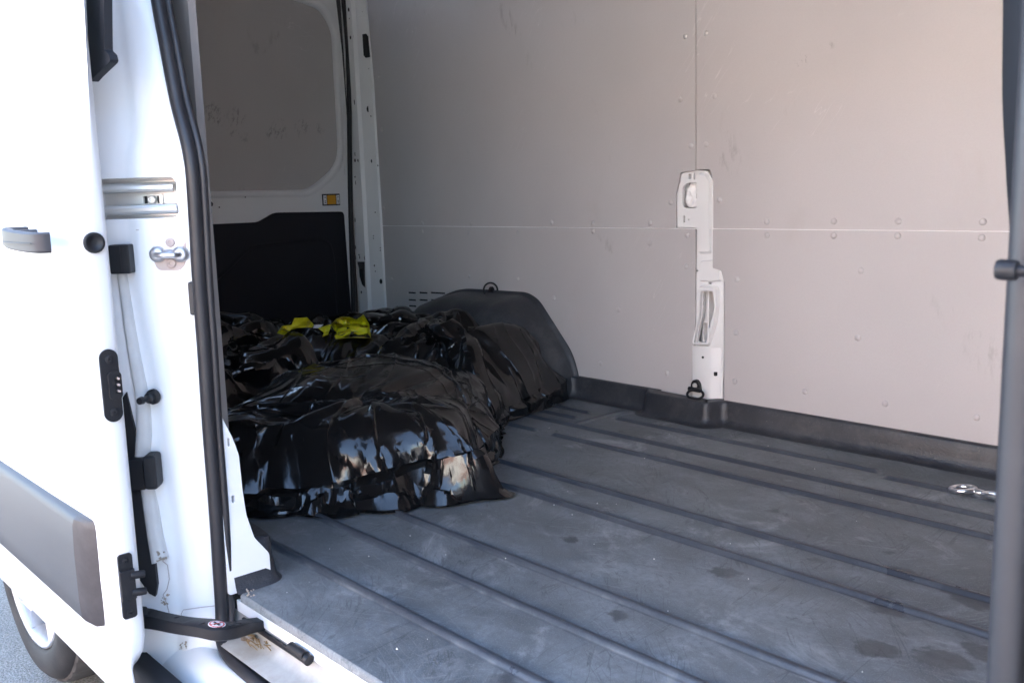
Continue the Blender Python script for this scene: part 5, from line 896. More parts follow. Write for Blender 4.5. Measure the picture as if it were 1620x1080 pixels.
11,-8,2,5,0,-2,1,-1,-4,7,0,-12,12,0,0,-2,2,0,0,-3,1,2,-1,-1,1,-1,1,0,-1,0,0,0,0,0,1,-1,-3,2,2,0,-2,2,0,0,0,-1,1,0,0,1,-2,0,2,0,-1,1,0,-1,0,-1,0,1,0,0,0,-1,1,-1,-2,0,2,2,-7,-6,1,4,0,-2,1,-1,-3,5,0,-4,4,0,1,-3,1,1,0,-2,0,1,0,0,0,0,0,0,0,0,0,1,-1,0,0,0,0,0,0,0,-1,2,-1,0,0,0,0,-1,1,0,-1,1,0,0,-1,1,1,-1,0,-1,0,1,0,1,0,-2,1,-1,-1,-1,1,3,0,1,2,-5,0,4,0,1,1,-6,2,5,-7,-1,-2,8,-4,-4,1,9,-2,-4,-4,-1,10,-1,-5,-1,2,3,-2,-2,3,1,-3,0,8,-12,5,3,-7,6,1,-5,1,6,-6,0,5,-4,-4,9,-4,-1,-2,1,4,0,-5,-2,1,2,1,3,-6,1,1,0,-3,3,1,1,
12,-17,14,2,-1,-2,0,-3,6,0,-13,13,0,0,-2,2,0,0,-4,3,1,-1,0,-1,1,0,-1,1,0,0,0,-1,0,0,0,-3,2,2,-1,0,1,-1,1,-2,1,1,0,0,0,-1,1,1,0,-1,-1,2,-1,1,-2,-2,2,1,1,-1,-1,0,1,0,-3,-1,2,3,-6,-6,2,5,-3,-3,0,-1,4,0,-5,5,0,1,-3,2,1,-2,-1,1,1,0,0,-1,0,0,1,0,-1,0,0,0,0,0,0,0,1,-1,0,0,1,-1,0,-1,1,0,0,0,0,-1,1,0,0,0,-1,2,0,0,-1,-2,1,1,1,0,-2,0,1,0,-2,0,1,2,0,-4,4,-5,5,3,0,0,-2,0,4,-6,-1,-1,6,-5,-3,6,5,-4,-5,-3,1,9,-2,-5,-1,3,3,-2,-2,4,0,-4,1,7,-11,4,3,-5,2,6,-6,-4,10,-3,-3,1,2,-5,5,0,-2,-1,-2,4,3,-4,-2,-2,1,2,2,1,-3,0,1,0,-3,1,3,0,
11,-7,5,-3,3,-1,-2,4,0,-12,12,1,0,-2,3,0,-3,-2,4,-1,0,0,-1,2,-1,1,0,-1,0,0,-1,1,0,0,-3,2,1,-1,1,-1,0,1,-2,3,-1,0,-2,2,1,-1,1,-1,0,1,-1,0,0,0,-1,-1,3,-1,0,1,-3,0,2,3,-7,1,1,3,-6,-7,4,-2,0,1,-1,2,1,-5,5,0,1,-3,2,1,-3,0,1,1,0,-1,-1,1,0,1,-1,0,1,0,-1,0,1,-1,1,-1,0,1,0,-1,0,0,-1,2,-1,0,-1,1,0,0,0,0,0,-1,1,0,0,0,-1,0,3,-1,0,-1,-1,0,1,5,-7,-1,1,3,6,-6,0,5,-3,0,1,-1,-2,5,-5,-2,-1,5,-5,0,7,1,-5,-6,-1,6,6,-4,-5,1,4,1,-3,-2,5,-1,-4,2,7,-10,2,4,-3,-2,7,-3,-6,6,1,-3,-4,9,-5,0,4,-6,3,-1,0,4,0,-5,-1,0,5,-3,2,0,-3,0,1,1,-3,1,2,1,
11,-4,4,-3,0,-1,2,1,-12,11,2,0,-1,2,-1,-4,1,3,-2,2,-1,-1,2,-1,0,0,0,0,0,0,0,0,0,-2,1,1,0,0,-1,1,-1,1,0,-1,1,-2,3,-1,0,1,-1,1,0,-1,1,-1,1,-1,-3,4,0,-1,0,0,-2,1,-1,3,-5,0,2,3,-1,-11,3,-2,1,-1,1,1,-4,3,2,0,-2,2,0,-3,1,1,1,0,-2,0,1,0,1,-1,0,0,0,0,1,-1,0,0,0,1,0,-1,0,1,-1,0,1,-1,0,-1,1,0,-1,1,0,0,0,0,0,1,0,-2,-1,2,1,-1,1,0,-3,1,0,2,-4,0,0,4,8,-7,-1,3,-1,1,-1,-2,4,-3,-3,0,5,-6,2,6,0,-8,-5,3,7,2,-5,-4,1,4,1,-2,-1,4,-2,-3,4,5,-11,3,5,-2,-4,5,2,-6,-1,6,-2,-6,5,1,-2,1,-1,0,0,-2,2,6,-6,-1,-3,4,3,-1,4,-5,-1,-1,0,1,0,0,1,1,
3,5,5,-5,0,0,2,-12,10,3,0,-2,2,-1,-4,3,2,-2,2,-2,1,1,-1,0,1,0,-1,1,0,-1,0,0,-2,1,1,-1,1,0,0,-1,2,-3,3,-1,0,0,0,1,-1,0,0,0,0,-2,3,0,-1,-1,-1,2,0,1,0,-2,-1,0,-1,2,-3,0,1,3,-13,2,6,-5,-1,0,2,-4,2,3,-1,-1,2,-1,-2,1,2,1,-1,-2,0,1,1,0,-2,1,0,0,0,0,0,1,-1,1,0,0,-1,1,0,-1,1,-1,0,0,0,0,-1,1,0,0,0,-1,0,0,2,-1,-1,0,0,3,-2,1,0,-2,0,0,-1,2,-3,0,1,2,-5,6,-3,4,0,0,-1,3,0,-6,0,4,-5,4,5,-3,-9,-2,6,6,-1,-6,-3,3,4,0,-4,1,4,-2,-3,5,2,-9,3,5,-3,-1,0,5,-5,-4,7,1,-5,-1,5,-3,-1,4,-5,5,-3,-3,6,-1,-3,-1,0,8,-6,3,1,-3,-1,-1,-1,2,1,-2,1,2,
5,4,-6,5,0,1,-10,7,4,0,-1,2,-2,-3,4,0,-1,2,-2,1,0,0,1,0,0,-1,1,-1,0,0,0,-1,0,1,0,1,-1,0,-1,1,-1,2,-2,1,0,1,-1,0,1,-1,1,0,-1,1,-2,1,-1,-5,7,-2,-2,2,-2,3,-2,1,-1,2,-4,1,0,3,-13,2,-2,2,0,1,-3,2,2,0,-1,2,-2,-1,1,2,0,-2,-1,1,2,0,-1,-1,1,0,0,0,0,1,-1,0,1,0,-1,0,1,-1,0,0,0,1,-1,0,0,0,0,0,0,0,-1,1,0,0,0,-1,0,-1,4,-3,-1,3,-3,1,-1,0,0,2,-4,2,-1,3,-2,3,3,-2,0,-1,3,0,-5,0,3,-5,5,4,-4,-9,0,8,3,-3,-6,-1,5,2,-1,-3,3,2,-2,-3,6,0,-8,4,4,-4,1,-4,7,-1,-6,2,5,-3,-2,1,1,-1,1,-4,6,-2,-3,2,7,-7,-2,-3,12,-9,0,9,-11,5,-1,-1,-1,2,3,-4,2,1,
7,2,-4,4,-1,-5,1,5,1,0,1,-2,-3,4,-1,1,0,-2,2,0,0,1,-1,1,0,0,0,0,0,-1,0,-1,2,-1,0,0,-1,1,0,0,-1,0,1,1,-2,1,1,-1,-2,2,0,0,-3,1,2,-1,-6,7,-1,-1,3,0,-4,1,-1,1,0,1,-3,0,0,4,-12,2,-2,1,0,-1,-1,3,1,0,1,-3,0,1,2,0,-2,0,1,1,0,-1,0,0,1,-1,0,0,1,-1,0,1,0,-1,1,0,-1,1,-1,1,-1,0,1,0,-2,1,0,0,0,-1,1,0,-1,0,0,0,-2,3,-1,-1,2,0,-1,-1,-1,2,-1,1,-1,-1,0,2,-1,3,1,-3,2,3,-1,-2,-3,2,-3,5,3,-5,-9,3,8,1,-5,-6,1,5,1,-2,-1,3,1,-3,-1,6,-2,-7,5,3,-4,3,-5,5,3,-8,-1,8,-1,-3,-4,4,1,-2,-3,6,-1,-3,-3,12,-6,-4,-3,11,-5,-1,5,-4,-3,3,0,-1,0,1,3,-3,-1,3,
8,3,-5,4,-5,-3,5,3,0,0,-2,-3,4,-1,2,-2,0,2,0,0,1,0,0,0,-1,1,-1,0,0,1,-1,1,-1,1,-1,0,1,-2,1,-1,1,1,0,-1,0,0,0,-1,2,-1,0,-3,4,-1,0,-8,8,-3,2,2,-2,0,-1,-1,0,1,0,1,-2,-1,1,2,-12,2,-3,4,-3,-1,2,1,0,1,-2,0,1,3,-1,-3,0,2,1,0,-2,0,1,0,-1,1,0,1,-1,0,1,-1,0,1,0,0,0,-1,1,-1,1,-1,0,0,0,0,0,-1,1,0,-1,-1,1,1,-1,-2,3,-2,0,4,-3,0,-1,0,-1,1,1,-1,-1,-1,1,2,0,2,0,-5,7,0,-1,-4,1,-1,4,3,-6,-8,4,9,-2,-7,-3,3,4,-1,-2,0,3,0,-4,2,4,-2,-5,6,1,-5,3,-2,1,5,-6,-3,5,0,0,-3,0,4,-2,-4,4,1,-1,-5,7,0,-3,-5,9,-8,4,5,-5,-1,0,2,0,-1,0,0,4,-4,1,2,
8,2,-2,0,-4,0,6,0,0,-2,-3,5,-1,1,-4,3,1,0,0,1,0,-1,1,-1,1,-1,1,-1,0,0,0,1,-1,0,1,-1,-1,1,1,-1,0,0,0,0,0,0,0,0,0,1,-2,1,-2,2,-6,5,0,0,-2,2,1,-3,0,1,-1,0,2,-2,-2,-2,2,4,-12,4,-4,0,-1,0,3,1,0,-2,0,1,2,-2,-1,1,2,0,-1,-1,1,0,0,0,0,0,0,-1,1,0,0,1,0,0,-1,0,0,1,-1,1,-1,1,-1,0,1,-1,0,0,-1,0,1,0,-1,0,-1,1,0,0,0,-1,2,-3,1,-1,0,0,2,-1,-2,1,-1,3,0,2,1,-2,3,0,-3,-1,-1,3,3,-5,-8,6,8,-5,-7,-1,3,3,-1,0,1,2,-2,-3,5,1,-3,-4,6,0,-5,6,-1,-5,8,-9,3,0,5,-2,-2,-2,1,2,-4,1,4,-1,-5,2,8,-6,-6,3,1,-1,-3,8,2,-6,0,3,0,-2,2,-2,4,-7,3,3,
8,5,-6,0,-5,6,1,1,-2,-4,5,-1,2,-4,4,-1,0,1,0,0,0,1,-1,1,0,0,0,0,0,-1,1,-1,1,-1,0,0,0,0,0,1,-1,0,0,-1,1,1,-2,1,0,-1,-1,0,2,-2,-2,4,-1,-1,0,0,-3,-2,5,-2,0,1,-6,6,0,-4,2,4,-12,5,-4,-1,-1,2,1,0,-1,-1,1,3,-1,-2,1,2,-1,-1,0,0,1,0,-1,1,0,0,0,1,-1,0,1,-1,0,0,1,-1,1,0,0,0,-1,0,0,0,0,0,0,0,0,0,-1,0,0,-1,0,1,-1,0,1,-1,-1,0,1,-1,1,0,-1,1,0,0,-1,1,1,2,-2,2,1,-1,-3,-1,4,3,-5,-9,7,6,-6,-6,1,4,2,-1,0,0,1,-3,0,4,-1,-4,0,6,-2,-4,6,-3,-4,9,-8,2,-1,2,2,0,-3,-1,1,1,-4,3,1,-3,-2,12,-7,-5,0,7,-5,1,7,-6,-3,0,2,2,0,-3,-3,8,-1,-7,4,4,
9,-7,6,-2,0,3,1,-2,-3,4,-1,1,-5,5,-1,2,0,0,0,0,0,0,1,0,-1,1,-1,0,0,1,-1,0,1,-1,0,0,0,0,0,1,-1,-1,1,-3,3,-1,0,1,0,-4,2,2,-1,-5,4,1,-4,2,1,-2,-2,1,2,-1,1,1,-4,-4,10,-6,0,4,-11,-3,2,0,0,1,1,-1,-1,1,3,-2,-2,3,1,-1,0,0,0,0,-1,0,1,0,0,-1,1,0,0,1,-1,0,1,0,0,0,-1,0,0,0,0,0,0,-1,0,1,0,-1,0,1,-1,0,0,-1,1,-1,0,1,-1,-1,0,0,0,0,0,1,-1,4,-1,-3,0,1,2,-3,2,3,0,-3,-2,3,3,-3,-9,6,7,-8,-6,3,4,1,-1,0,1,-1,-3,1,3,-1,-4,5,1,-3,-2,5,-1,-4,4,0,-2,1,-1,1,2,-4,0,-3,7,-5,0,5,-4,-5,13,-5,-4,-3,2,2,-3,13,-7,-4,-1,0,2,3,0,-4,0,15,-8,-7,0,4,
7,-2,4,-3,1,3,-1,-4,2,1,2,-5,5,-1,1,-1,1,0,0,1,0,-1,0,0,0,0,0,1,-1,0,1,0,-1,1,-1,1,0,-1,-1,-1,1,1,-1,1,-1,-1,2,0,-4,4,-1,0,-3,-1,4,-5,2,2,-1,-4,2,4,-3,-1,2,-1,5,-14,15,-7,-2,4,-12,-2,3,-2,1,2,-1,-1,1,3,-2,-1,2,0,-1,0,0,-1,1,0,0,1,-1,0,0,2,-1,-1,2,-1,0,1,-1,0,0,0,1,0,1,-3,3,-2,0,0,0,0,-1,1,0,-1,0,0,0,-1,0,1,0,-1,-1,0,0,1,-1,-1,1,1,3,-3,16,-18,0,1,1,0,0,3,-1,-3,2,3,-2,-10,6,8,-11,-4,5,3,1,-1,0,-1,-2,-1,2,2,-3,-3,6,-2,-2,0,4,-1,-4,3,4,-3,0,-3,-2,10,-11,5,-2,0,2,-4,5,-1,-6,7,2,-4,-3,-1,7,-8,16,-8,-3,-2,1,4,-1,0,1,-4,2,9,-6,-2,-5,6,
9,-4,4,-7,7,0,-3,0,3,1,-6,5,-1,1,0,1,0,-1,1,0,0,1,-1,0,0,0,1,-1,1,-1,0,0,0,0,0,-1,1,1,-1,1,-2,0,0,0,1,0,0,-1,1,-3,2,-2,-7,8,-3,0,2,0,-3,1,4,-2,-1,-1,6,-5,5,1,0,-3,-7,4,-12,-1,1,-1,2,1,-2,0,3,-1,-1,2,1,-2,0,0,-1,2,-1,0,1,-1,1,0,1,-2,1,1,-2,1,1,0,-1,1,0,2,-2,0,-1,2,-2,0,0,0,0,0,0,0,1,-3,1,0,-2,1,0,0,0,-1,-1,0,2,-1,0,-1,6,-5,5,2,-2,-2,-2,-1,3,-2,0,3,-2,-1,4,0,-11,5,7,-11,-2,6,2,0,-1,-1,-1,0,-2,3,0,-3,-1,4,-2,-1,2,2,-2,-3,6,1,-8,-2,10,1,-3,-1,-4,1,-1,2,0,0,2,-4,1,8,-7,-2,-2,6,-7,16,-13,3,-3,0,6,-1,-2,2,5,-10,10,-1,0,0,-11,6,
9,-2,5,-4,1,-1,-4,5,1,-6,5,0,1,-1,1,-1,0,1,0,-1,0,0,1,0,0,0,0,0,0,1,-1,0,0,0,1,-1,0,0,0,0,-1,0,-1,2,-1,0,0,-4,1,3,-1,-4,2,-1,-1,3,-1,1,-3,5,-2,-5,4,0,3,0,2,1,0,-1,-6,0,-10,-3,6,-5,1,-1,0,3,0,-3,3,0,-1,0,0,0,1,-1,0,1,-1,1,0,0,-1,1,-1,0,1,0,0,0,1,0,0,-1,3,-3,0,1,-1,-1,1,0,0,0,0,1,-4,2,0,-1,1,0,0,-1,-1,1,-1,2,-1,-2,0,1,1,8,-3,0,2,-2,-7,1,3,-3,0,2,-1,2,2,-10,4,8,-12,-1,5,3,-1,-2,-1,-1,-1,-1,3,-3,-2,1,4,-1,0,0,1,-1,-2,4,-3,-1,5,-2,-6,8,0,-3,-2,0,0,1,0,1,-1,-5,14,-4,-5,-3,-1,1,15,-12,0,0,0,7,-3,-4,3,-1,4,7,-4,-1,0,1,-6,-2,
-2,11,-4,6,-2,-7,8,0,-7,6,0,0,-1,1,0,0,0,0,0,1,0,-1,1,0,0,0,0,1,-1,0,1,0,-1,0,-1,2,-2,0,2,-1,-2,1,-1,1,0,1,-5,4,-1,0,-4,-4,7,-1,-2,2,1,-5,7,-2,-6,4,1,2,-5,3,-2,8,0,0,-4,-6,-11,0,-2,5,-2,-3,4,0,-3,4,-1,-2,0,1,0,0,1,0,0,0,0,1,-1,-1,1,0,0,0,0,0,0,0,1,-1,1,0,0,-1,1,-1,0,0,-1,1,0,0,1,-2,0,0,-1,0,1,-1,1,-1,0,-2,3,-1,-3,2,0,2,1,-2,2,3,1,-1,-5,-1,-7,8,1,-2,2,5,-10,2,8,-13,1,6,2,-4,-2,-2,-1,-1,1,1,-1,-1,3,2,-2,-1,0,2,-1,-1,4,-2,-2,1,-1,3,-2,1,5,-6,-1,1,-2,3,-1,1,-7,10,1,-5,-4,-1,5,10,-15,3,10,-9,9,-4,-4,1,2,-3,-5,4,15,-6,0,0,-2,-9,
8,5,-3,-3,-4,6,1,-7,6,0,0,0,1,0,-1,0,0,0,-1,0,1,1,-1,0,1,0,0,-1,1,0,-1,0,1,0,0,0,0,0,-1,0,0,-1,0,1,-1,-3,4,-3,2,-3,-5,7,-1,-6,6,-1,-1,4,-1,-7,3,2,-2,0,5,-5,-4,9,3,0,-3,-4,-12,3,-2,-2,-1,3,1,-2,3,-1,-1,1,1,0,0,1,-1,1,1,-1,0,-2,1,1,-1,-1,1,0,0,0,0,0,0,1,-1,0,0,1,-1,0,0,0,0,-1,1,0,0,-2,1,0,0,0,0,1,-3,1,-1,2,-1,-2,1,-1,4,-2,0,3,1,-3,4,1,-4,-4,1,2,-1,1,3,-4,-3,8,-12,2,6,-1,-4,-3,-1,0,-1,1,-1,-1,2,2,-2,-1,1,2,0,0,0,1,-2,0,3,-2,0,1,-1,0,1,-1,0,-1,-1,4,-3,-4,6,7,-5,-6,-1,3,12,-17,12,4,-10,7,-3,-4,0,3,11,-18,9,9,1,-8,2,0,-2,-6,
6,4,0,-4,3,1,-8,8,1,-3,1,1,0,-1,1,0,0,0,0,-1,0,0,0,1,-1,0,0,1,0,-1,1,0,0,0,0,0,-1,0,1,-2,0,1,0,0,-2,2,-1,0,-1,-6,5,-2,-1,5,0,-1,1,0,-4,-2,4,-4,3,2,-3,-6,9,1,2,2,-2,-5,-14,4,0,-3,2,2,-4,4,0,-1,0,1,-1,0,1,-1,1,-1,0,1,1,1,-2,-1,1,1,-1,0,0,0,0,0,0,0,1,0,-1,0,0,0,0,0,0,0,0,1,-2,-1,1,0,0,0,-1,1,0,-2,1,0,-1,-1,0,5,-5,5,1,1,-4,-1,4,3,-5,-3,-3,4,0,3,-2,-4,11,-13,3,6,-3,-3,0,1,0,0,0,-2,-2,-1,-3,0,2,1,-1,0,1,-1,1,0,2,0,-2,3,-2,0,-1,0,2,-2,0,0,1,0,-4,3,7,0,-8,-2,1,14,-15,5,-2,5,3,-2,-5,0,4,11,-10,7,3,1,-6,-5,4,-1,0,-6,
11,-1,-1,0,1,-5,5,0,-3,3,0,-1,0,1,-1,0,1,-1,1,0,-1,0,0,-1,2,0,0,-1,0,1,0,0,0,0,0,-1,1,0,-1,-1,0,0,1,-1,-1,2,-4,4,-5,0,2,3,-3,2,-4,1,1,1,-9,10,0,-1,-1,0,-11,11,2,-1,3,4,-3,-6,-9,-2,0,0,2,-3,3,-1,-1,2,0,0,0,1,-1,0,0,0,0,0,0,0,2,0,-1,-1,0,1,-1,0,0,0,0,0,-1,1,0,1,-1,-1,0,1,0,1,0,-2,-2,3,-1,0,0,1,-1,-1,-1,1,0,0,-2,4,1,0,1,-2,3,-3,-2,0,3,9,-5,-8,2,-1,0,1,-3,7,-5,0,4,-8,-2,0,0,0,1,0,0,0,1,-1,0,-2,-2,0,2,0,0,0,1,0,0,2,2,-1,1,-2,-1,-1,2,-2,0,0,1,-2,-1,6,5,-7,-5,0,14,-10,-2,2,8,-11,2,3,-1,8,1,3,1,-2,3,-3,-6,-3,6,-2,2,-6,
11,-1,1,0,-1,1,2,-5,3,0,-2,0,0,0,1,0,-1,1,0,0,0,0,0,-1,-1,0,1,1,-1,0,0,-1,1,-1,0,-2,3,0,0,-1,0,-1,2,-2,2,-4,3,-3,-2,7,0,-5,3,0,2,-4,0,-10,13,-3,-6,5,2,-13,14,0,-4,0,4,3,2,-7,-10,-1,0,0,1,1,1,-2,1,-1,1,0,0,-1,1,0,-1,1,-1,0,0,0,0,2,1,0,-1,-2,2,0,1,0,-1,0,1,1,-4,2,-1,0,0,0,1,-1,0,-2,1,1,-1,2,-1,-2,1,0,1,1,-2,-3,4,-3,4,-4,1,5,-5,1,-1,0,1,6,0,-8,4,-3,1,-1,1,-2,-3,10,-9,3,2,1,0,1,-1,0,-1,0,-1,0,-3,-1,-2,-3,-2,0,2,2,-3,1,-1,0,2,-3,1,-3,12,-6,1,-1,0,-2,5,-5,4,7,-2,-9,-1,7,2,-7,2,5,-3,10,-2,-9,7,-6,12,-13,4,10,-9,-1,-8,1,9,2,-1,-4,
12,-2,1,0,1,0,-1,0,-1,-1,2,-1,0,0,-1,1,0,0,-1,1,0,0,0,0,0,-1,-1,0,2,0,-1,1,-2,1,-1,2,-2,1,0,-1,1,-1,0,0,1,-5,2,-5,8,-6,3,-1,3,-6,-1,5,-5,9,-8,0,5,2,-11,10,-2,-2,4,-1,0,4,0,-4,-9,0,0,0,0,1,0,-1,0,0,0,0,0,0,0,0,0,-1,1,0,-1,1,0,-1,1,2,2,0,-4,0,-1,0,2,0,1,-1,5,-7,0,0,1,2,-2,1,-1,-2,2,0,2,-4,1,0,0,-1,1,-2,1,3,-4,3,-2,1,4,-4,1,-3,2,1,-2,4,2,-6,1,1,1,-1,-1,0,0,0,0,2,-1,-3,-1,-1,0,0,1,1,0,0,1,0,-1,-1,-3,-3,-3,1,5,2,1,0,-6,1,-1,3,-5,8,-1,-1,1,-5,3,0,7,3,-13,-2,5,12,-12,-1,6,8,0,-9,-5,10,-8,14,-12,6,7,-12,9,-13,7,5,-5,2,0,-2,
10,3,-1,0,0,-1,0,0,0,0,-1,0,0,0,0,0,0,0,0,0,0,0,0,0,0,0,-1,-1,-2,0,3,0,2,-1,0,0,0,-3,0,5,-2,-2,0,1,-9,9,-7,1,-4,10,-3,2,-5,4,-4,1,2,-9,9,1,1,-7,5,-1,0,3,-1,1,0,2,3,-6,-9,0,0,1,0,-2,1,0,0,1,0,-1,0,1,-1,0,0,0,0,-1,1,-1,0,1,-1,0,1,2,4,0,-3,-1,-2,0,0,0,1,7,-6,2,-2,-1,-1,0,-4,4,0,1,-3,2,-1,0,-1,1,1,-1,1,-3,3,-1,0,3,-4,2,-2,1,2,-1,-2,3,7,-10,0,1,1,-1,0,1,-2,1,0,-2,-1,5,1,0,-1,0,-1,-1,1,0,0,0,0,-1,-1,-1,-4,-4,-3,0,3,1,7,3,1,0,0,-14,3,8,-2,-3,1,2,6,-8,-5,0,15,-9,-3,2,11,-3,-14,3,14,-11,12,-12,8,7,-16,14,-14,9,4,-3,-4,3,-1,0,
12,0,1,0,-1,-1,0,0,-2,-1,0,2,0,0,0,-1,0,-1,1,-1,0,0,0,1,0,1,0,0,1,-2,-3,-1,0,3,2,0,0,-5,2,1,3,-3,-2,-3,6,-3,-2,-1,8,-12,3,5,0,-5,4,-6,1,8,-1,-6,1,1,2,2,0,0,0,0,-3,3,0,1,-8,1,-1,0,1,-1,0,0,1,0,0,-2,1,-1,0,1,0,1,0,0,0,0,0,-1,0,-1,0,0,0,1,5,1,0,-3,-2,-1,-1,-3,4,-1,2,-2,3,-5,2,1,0,-1,1,-1,-1,1,0,0,-2,3,-5,3,0,3,-1,-3,2,-1,0,0,0,0,-1,3,-1,0,2,0,0,-1,-1,1,-1,0,7,2,0,-7,0,1,1,1,1,2,0,0,1,0,-1,-1,-1,-1,-1,-3,-4,-5,-4,0,0,3,3,3,3,-5,-4,5,3,-5,-4,15,-3,-11,0,16,-8,-9,3,12,0,-15,15,6,-15,7,-5,13,0,-17,14,-8,0,1,3,-1,-5,6,0,-1,
12,0,0,1,-1,-1,1,1,-1,0,-1,-3,-2,-3,-1,0,-1,0,-1,0,0,0,0,0,1,1,2,2,1,2,1,1,-2,-3,-3,0,1,10,-13,0,10,-11,1,10,-11,4,2,5,-5,2,-1,-5,3,2,3,-3,1,0,0,0,0,2,-2,-2,0,1,0,-1,3,-1,2,-1,-7,-1,2,-1,-1,-1,1,3,0,0,-3,2,1,2,1,0,1,0,0,1,0,0,0,0,-1,-1,-2,-1,-2,-1,-1,1,2,4,2,1,-2,0,2,3,-10,3,1,-6,3,-4,1,1,0,2,-5,0,1,1,1,-4,5,0,1,-3,-1,1,-1,-1,2,0,-1,-2,4,-2,2,-1,3,-2,-1,1,0,1,-1,-6,0,0,8,7,1,1,1,0,1,-1,0,1,-1,0,1,0,0,-1,-1,0,-2,-3,-4,-6,-5,-4,-1,0,0,16,-16,3,10,13,0,-13,-13,4,17,-7,-10,18,-5,4,-16,15,-9,4,5,1,1,-15,3,2,3,-8,14,-1,-5,-5,9,-3,0,1,
12,1,0,0,-1,0,-3,0,1,1,0,0,0,1,0,-2,0,0,0,-1,-1,-1,-1,-1,-3,-2,-1,-1,0,1,3,2,2,2,3,-1,-1,-5,10,-8,-5,12,-3,-12,10,-3,6,-10,-5,7,1,2,0,0,-4,6,0,-1,-12,11,-2,-2,3,1,2,-1,1,0,-1,2,0,2,-8,2,0,-1,0,0,-1,1,-1,0,3,2,-1,-2,-1,0,0,0,0,0,1,0,1,1,2,1,2,0,1,-1,-3,-2,-2,-1,-1,0,3,4,4,-9,15,-18,-1,4,1,-3,0,-3,2,-2,2,0,1,-1,-3,2,1,0,0,-2,1,0,0,1,-1,0,-1,4,-2,0,1,3,0,2,-1,-1,2,-1,5,1,-1,-5,-8,0,1,3,4,2,0,2,1,1,1,2,1,1,1,1,0,-1,0,1,-1,-1,-2,-2,-7,-6,-4,-5,11,-16,8,9,1,-9,6,11,-3,-11,18,-18,16,-15,13,-14,11,-6,1,-3,-4,12,-12,16,-14,13,-10,-2,5,6,-4,1,1,-1,
12,1,-1,0,1,0,0,-1,0,-2,0,0,1,0,-1,-4,-2,0,2,2,1,0,1,0,1,0,-2,-2,-3,-2,-4,-2,-1,0,-1,4,2,4,0,6,-8,5,5,-9,6,2,-11,9,4,-6,1,2,-8,5,0,1,-4,-9,14,-4,-3,5,0,0,1,0,0,1,-3,2,-2,5,-7,1,-1,1,0,1,1,-3,2,-3,1,0,0,1,2,2,1,0,-2,-1,-2,0,-1,-1,0,1,0,2,2,2,3,2,1,0,0,-2,-2,-3,-14,4,-5,22,-9,3,-3,-1,2,-2,3,-6,2,-2,-1,-1,-1,2,0,2,-3,2,-1,-1,1,0,0,0,0,-1,-1,2,-2,5,2,0,-1,0,-2,1,-5,3,-3,9,2,-2,-2,-5,-5,-4,0,-1,1,1,2,1,2,4,3,3,3,4,2,0,0,0,-1,-2,1,2,0,-1,-10,3,-18,2,6,18,-2,-15,-8,21,-9,-5,-3,14,-15,11,0,-6,-4,-1,10,-9,16,-12,9,-11,3,4,-6,7,-4,5,-1,2,
12,0,1,0,-1,1,-1,1,-1,-1,0,-3,-2,-1,0,4,2,-4,-4,-4,-1,1,0,3,3,1,2,2,1,0,-1,-2,-1,-2,2,0,0,0,2,3,-6,-9,-7,18,-1,-12,14,1,-1,-5,-3,-5,12,-5,4,-10,-1,12,-1,2,0,1,-5,3,0,1,-4,-1,4,-1,1,-1,-6,-1,1,0,-1,0,0,4,-3,4,-2,0,2,1,0,-1,-2,1,3,2,1,0,-1,-2,-3,-1,-2,-1,-1,0,1,1,2,1,-5,-1,-2,1,11,0,-11,-3,15,2,-14,9,-9,4,-4,-2,2,3,-3,-2,3,2,-1,-2,1,1,0,1,-1,-1,0,-1,3,-3,2,-1,2,-2,2,-1,0,0,0,-1,1,-7,8,-10,3,-6,-1,0,0,3,2,-4,-1,-1,0,0,0,0,1,1,3,2,3,4,5,3,2,1,-3,-3,-2,2,4,7,-8,-27,1,9,7,12,-6,-11,7,0,6,-14,5,6,-9,-5,0,8,-3,7,1,1,-12,7,4,-3,9,-15,10,-1,0,0,
12,0,0,0,-1,2,0,-3,2,-1,0,2,-1,-1,1,0,-1,2,-1,1,-3,-3,-3,-2,-2,1,1,2,1,2,2,1,1,-1,-3,-6,-4,-4,-1,-1,17,1,2,-10,-4,9,3,-1,-8,10,-10,9,-6,6,-11,11,-4,-1,0,0,7,-8,5,1,0,-5,2,2,-1,1,2,-2,-7,1,-1,1,-2,2,1,-3,2,-1,2,0,0,0,-1,0,2,0,0,0,0,1,2,2,1,-1,0,-2,-2,-1,-1,-2,-1,0,7,5,4,2,0,1,-1,0,-27,11,17,-17,0,2,-1,9,-7,-2,-4,2,3,-3,1,0,1,-1,0,-2,0,-1,0,3,-4,1,-1,1,1,0,2,0,-1,0,2,-3,-3,8,-9,7,-9,6,1,4,-3,-3,-4,3,0,2,-7,-3,-2,-1,-1,0,1,0,1,2,1,4,4,4,8,1,-1,-7,0,-9,16,-1,-17,-14,6,8,15,3,-19,18,-22,6,15,-11,-9,5,15,1,1,0,-11,-8,14,-3,-1,8,-14,8,-5,4,1,-1,
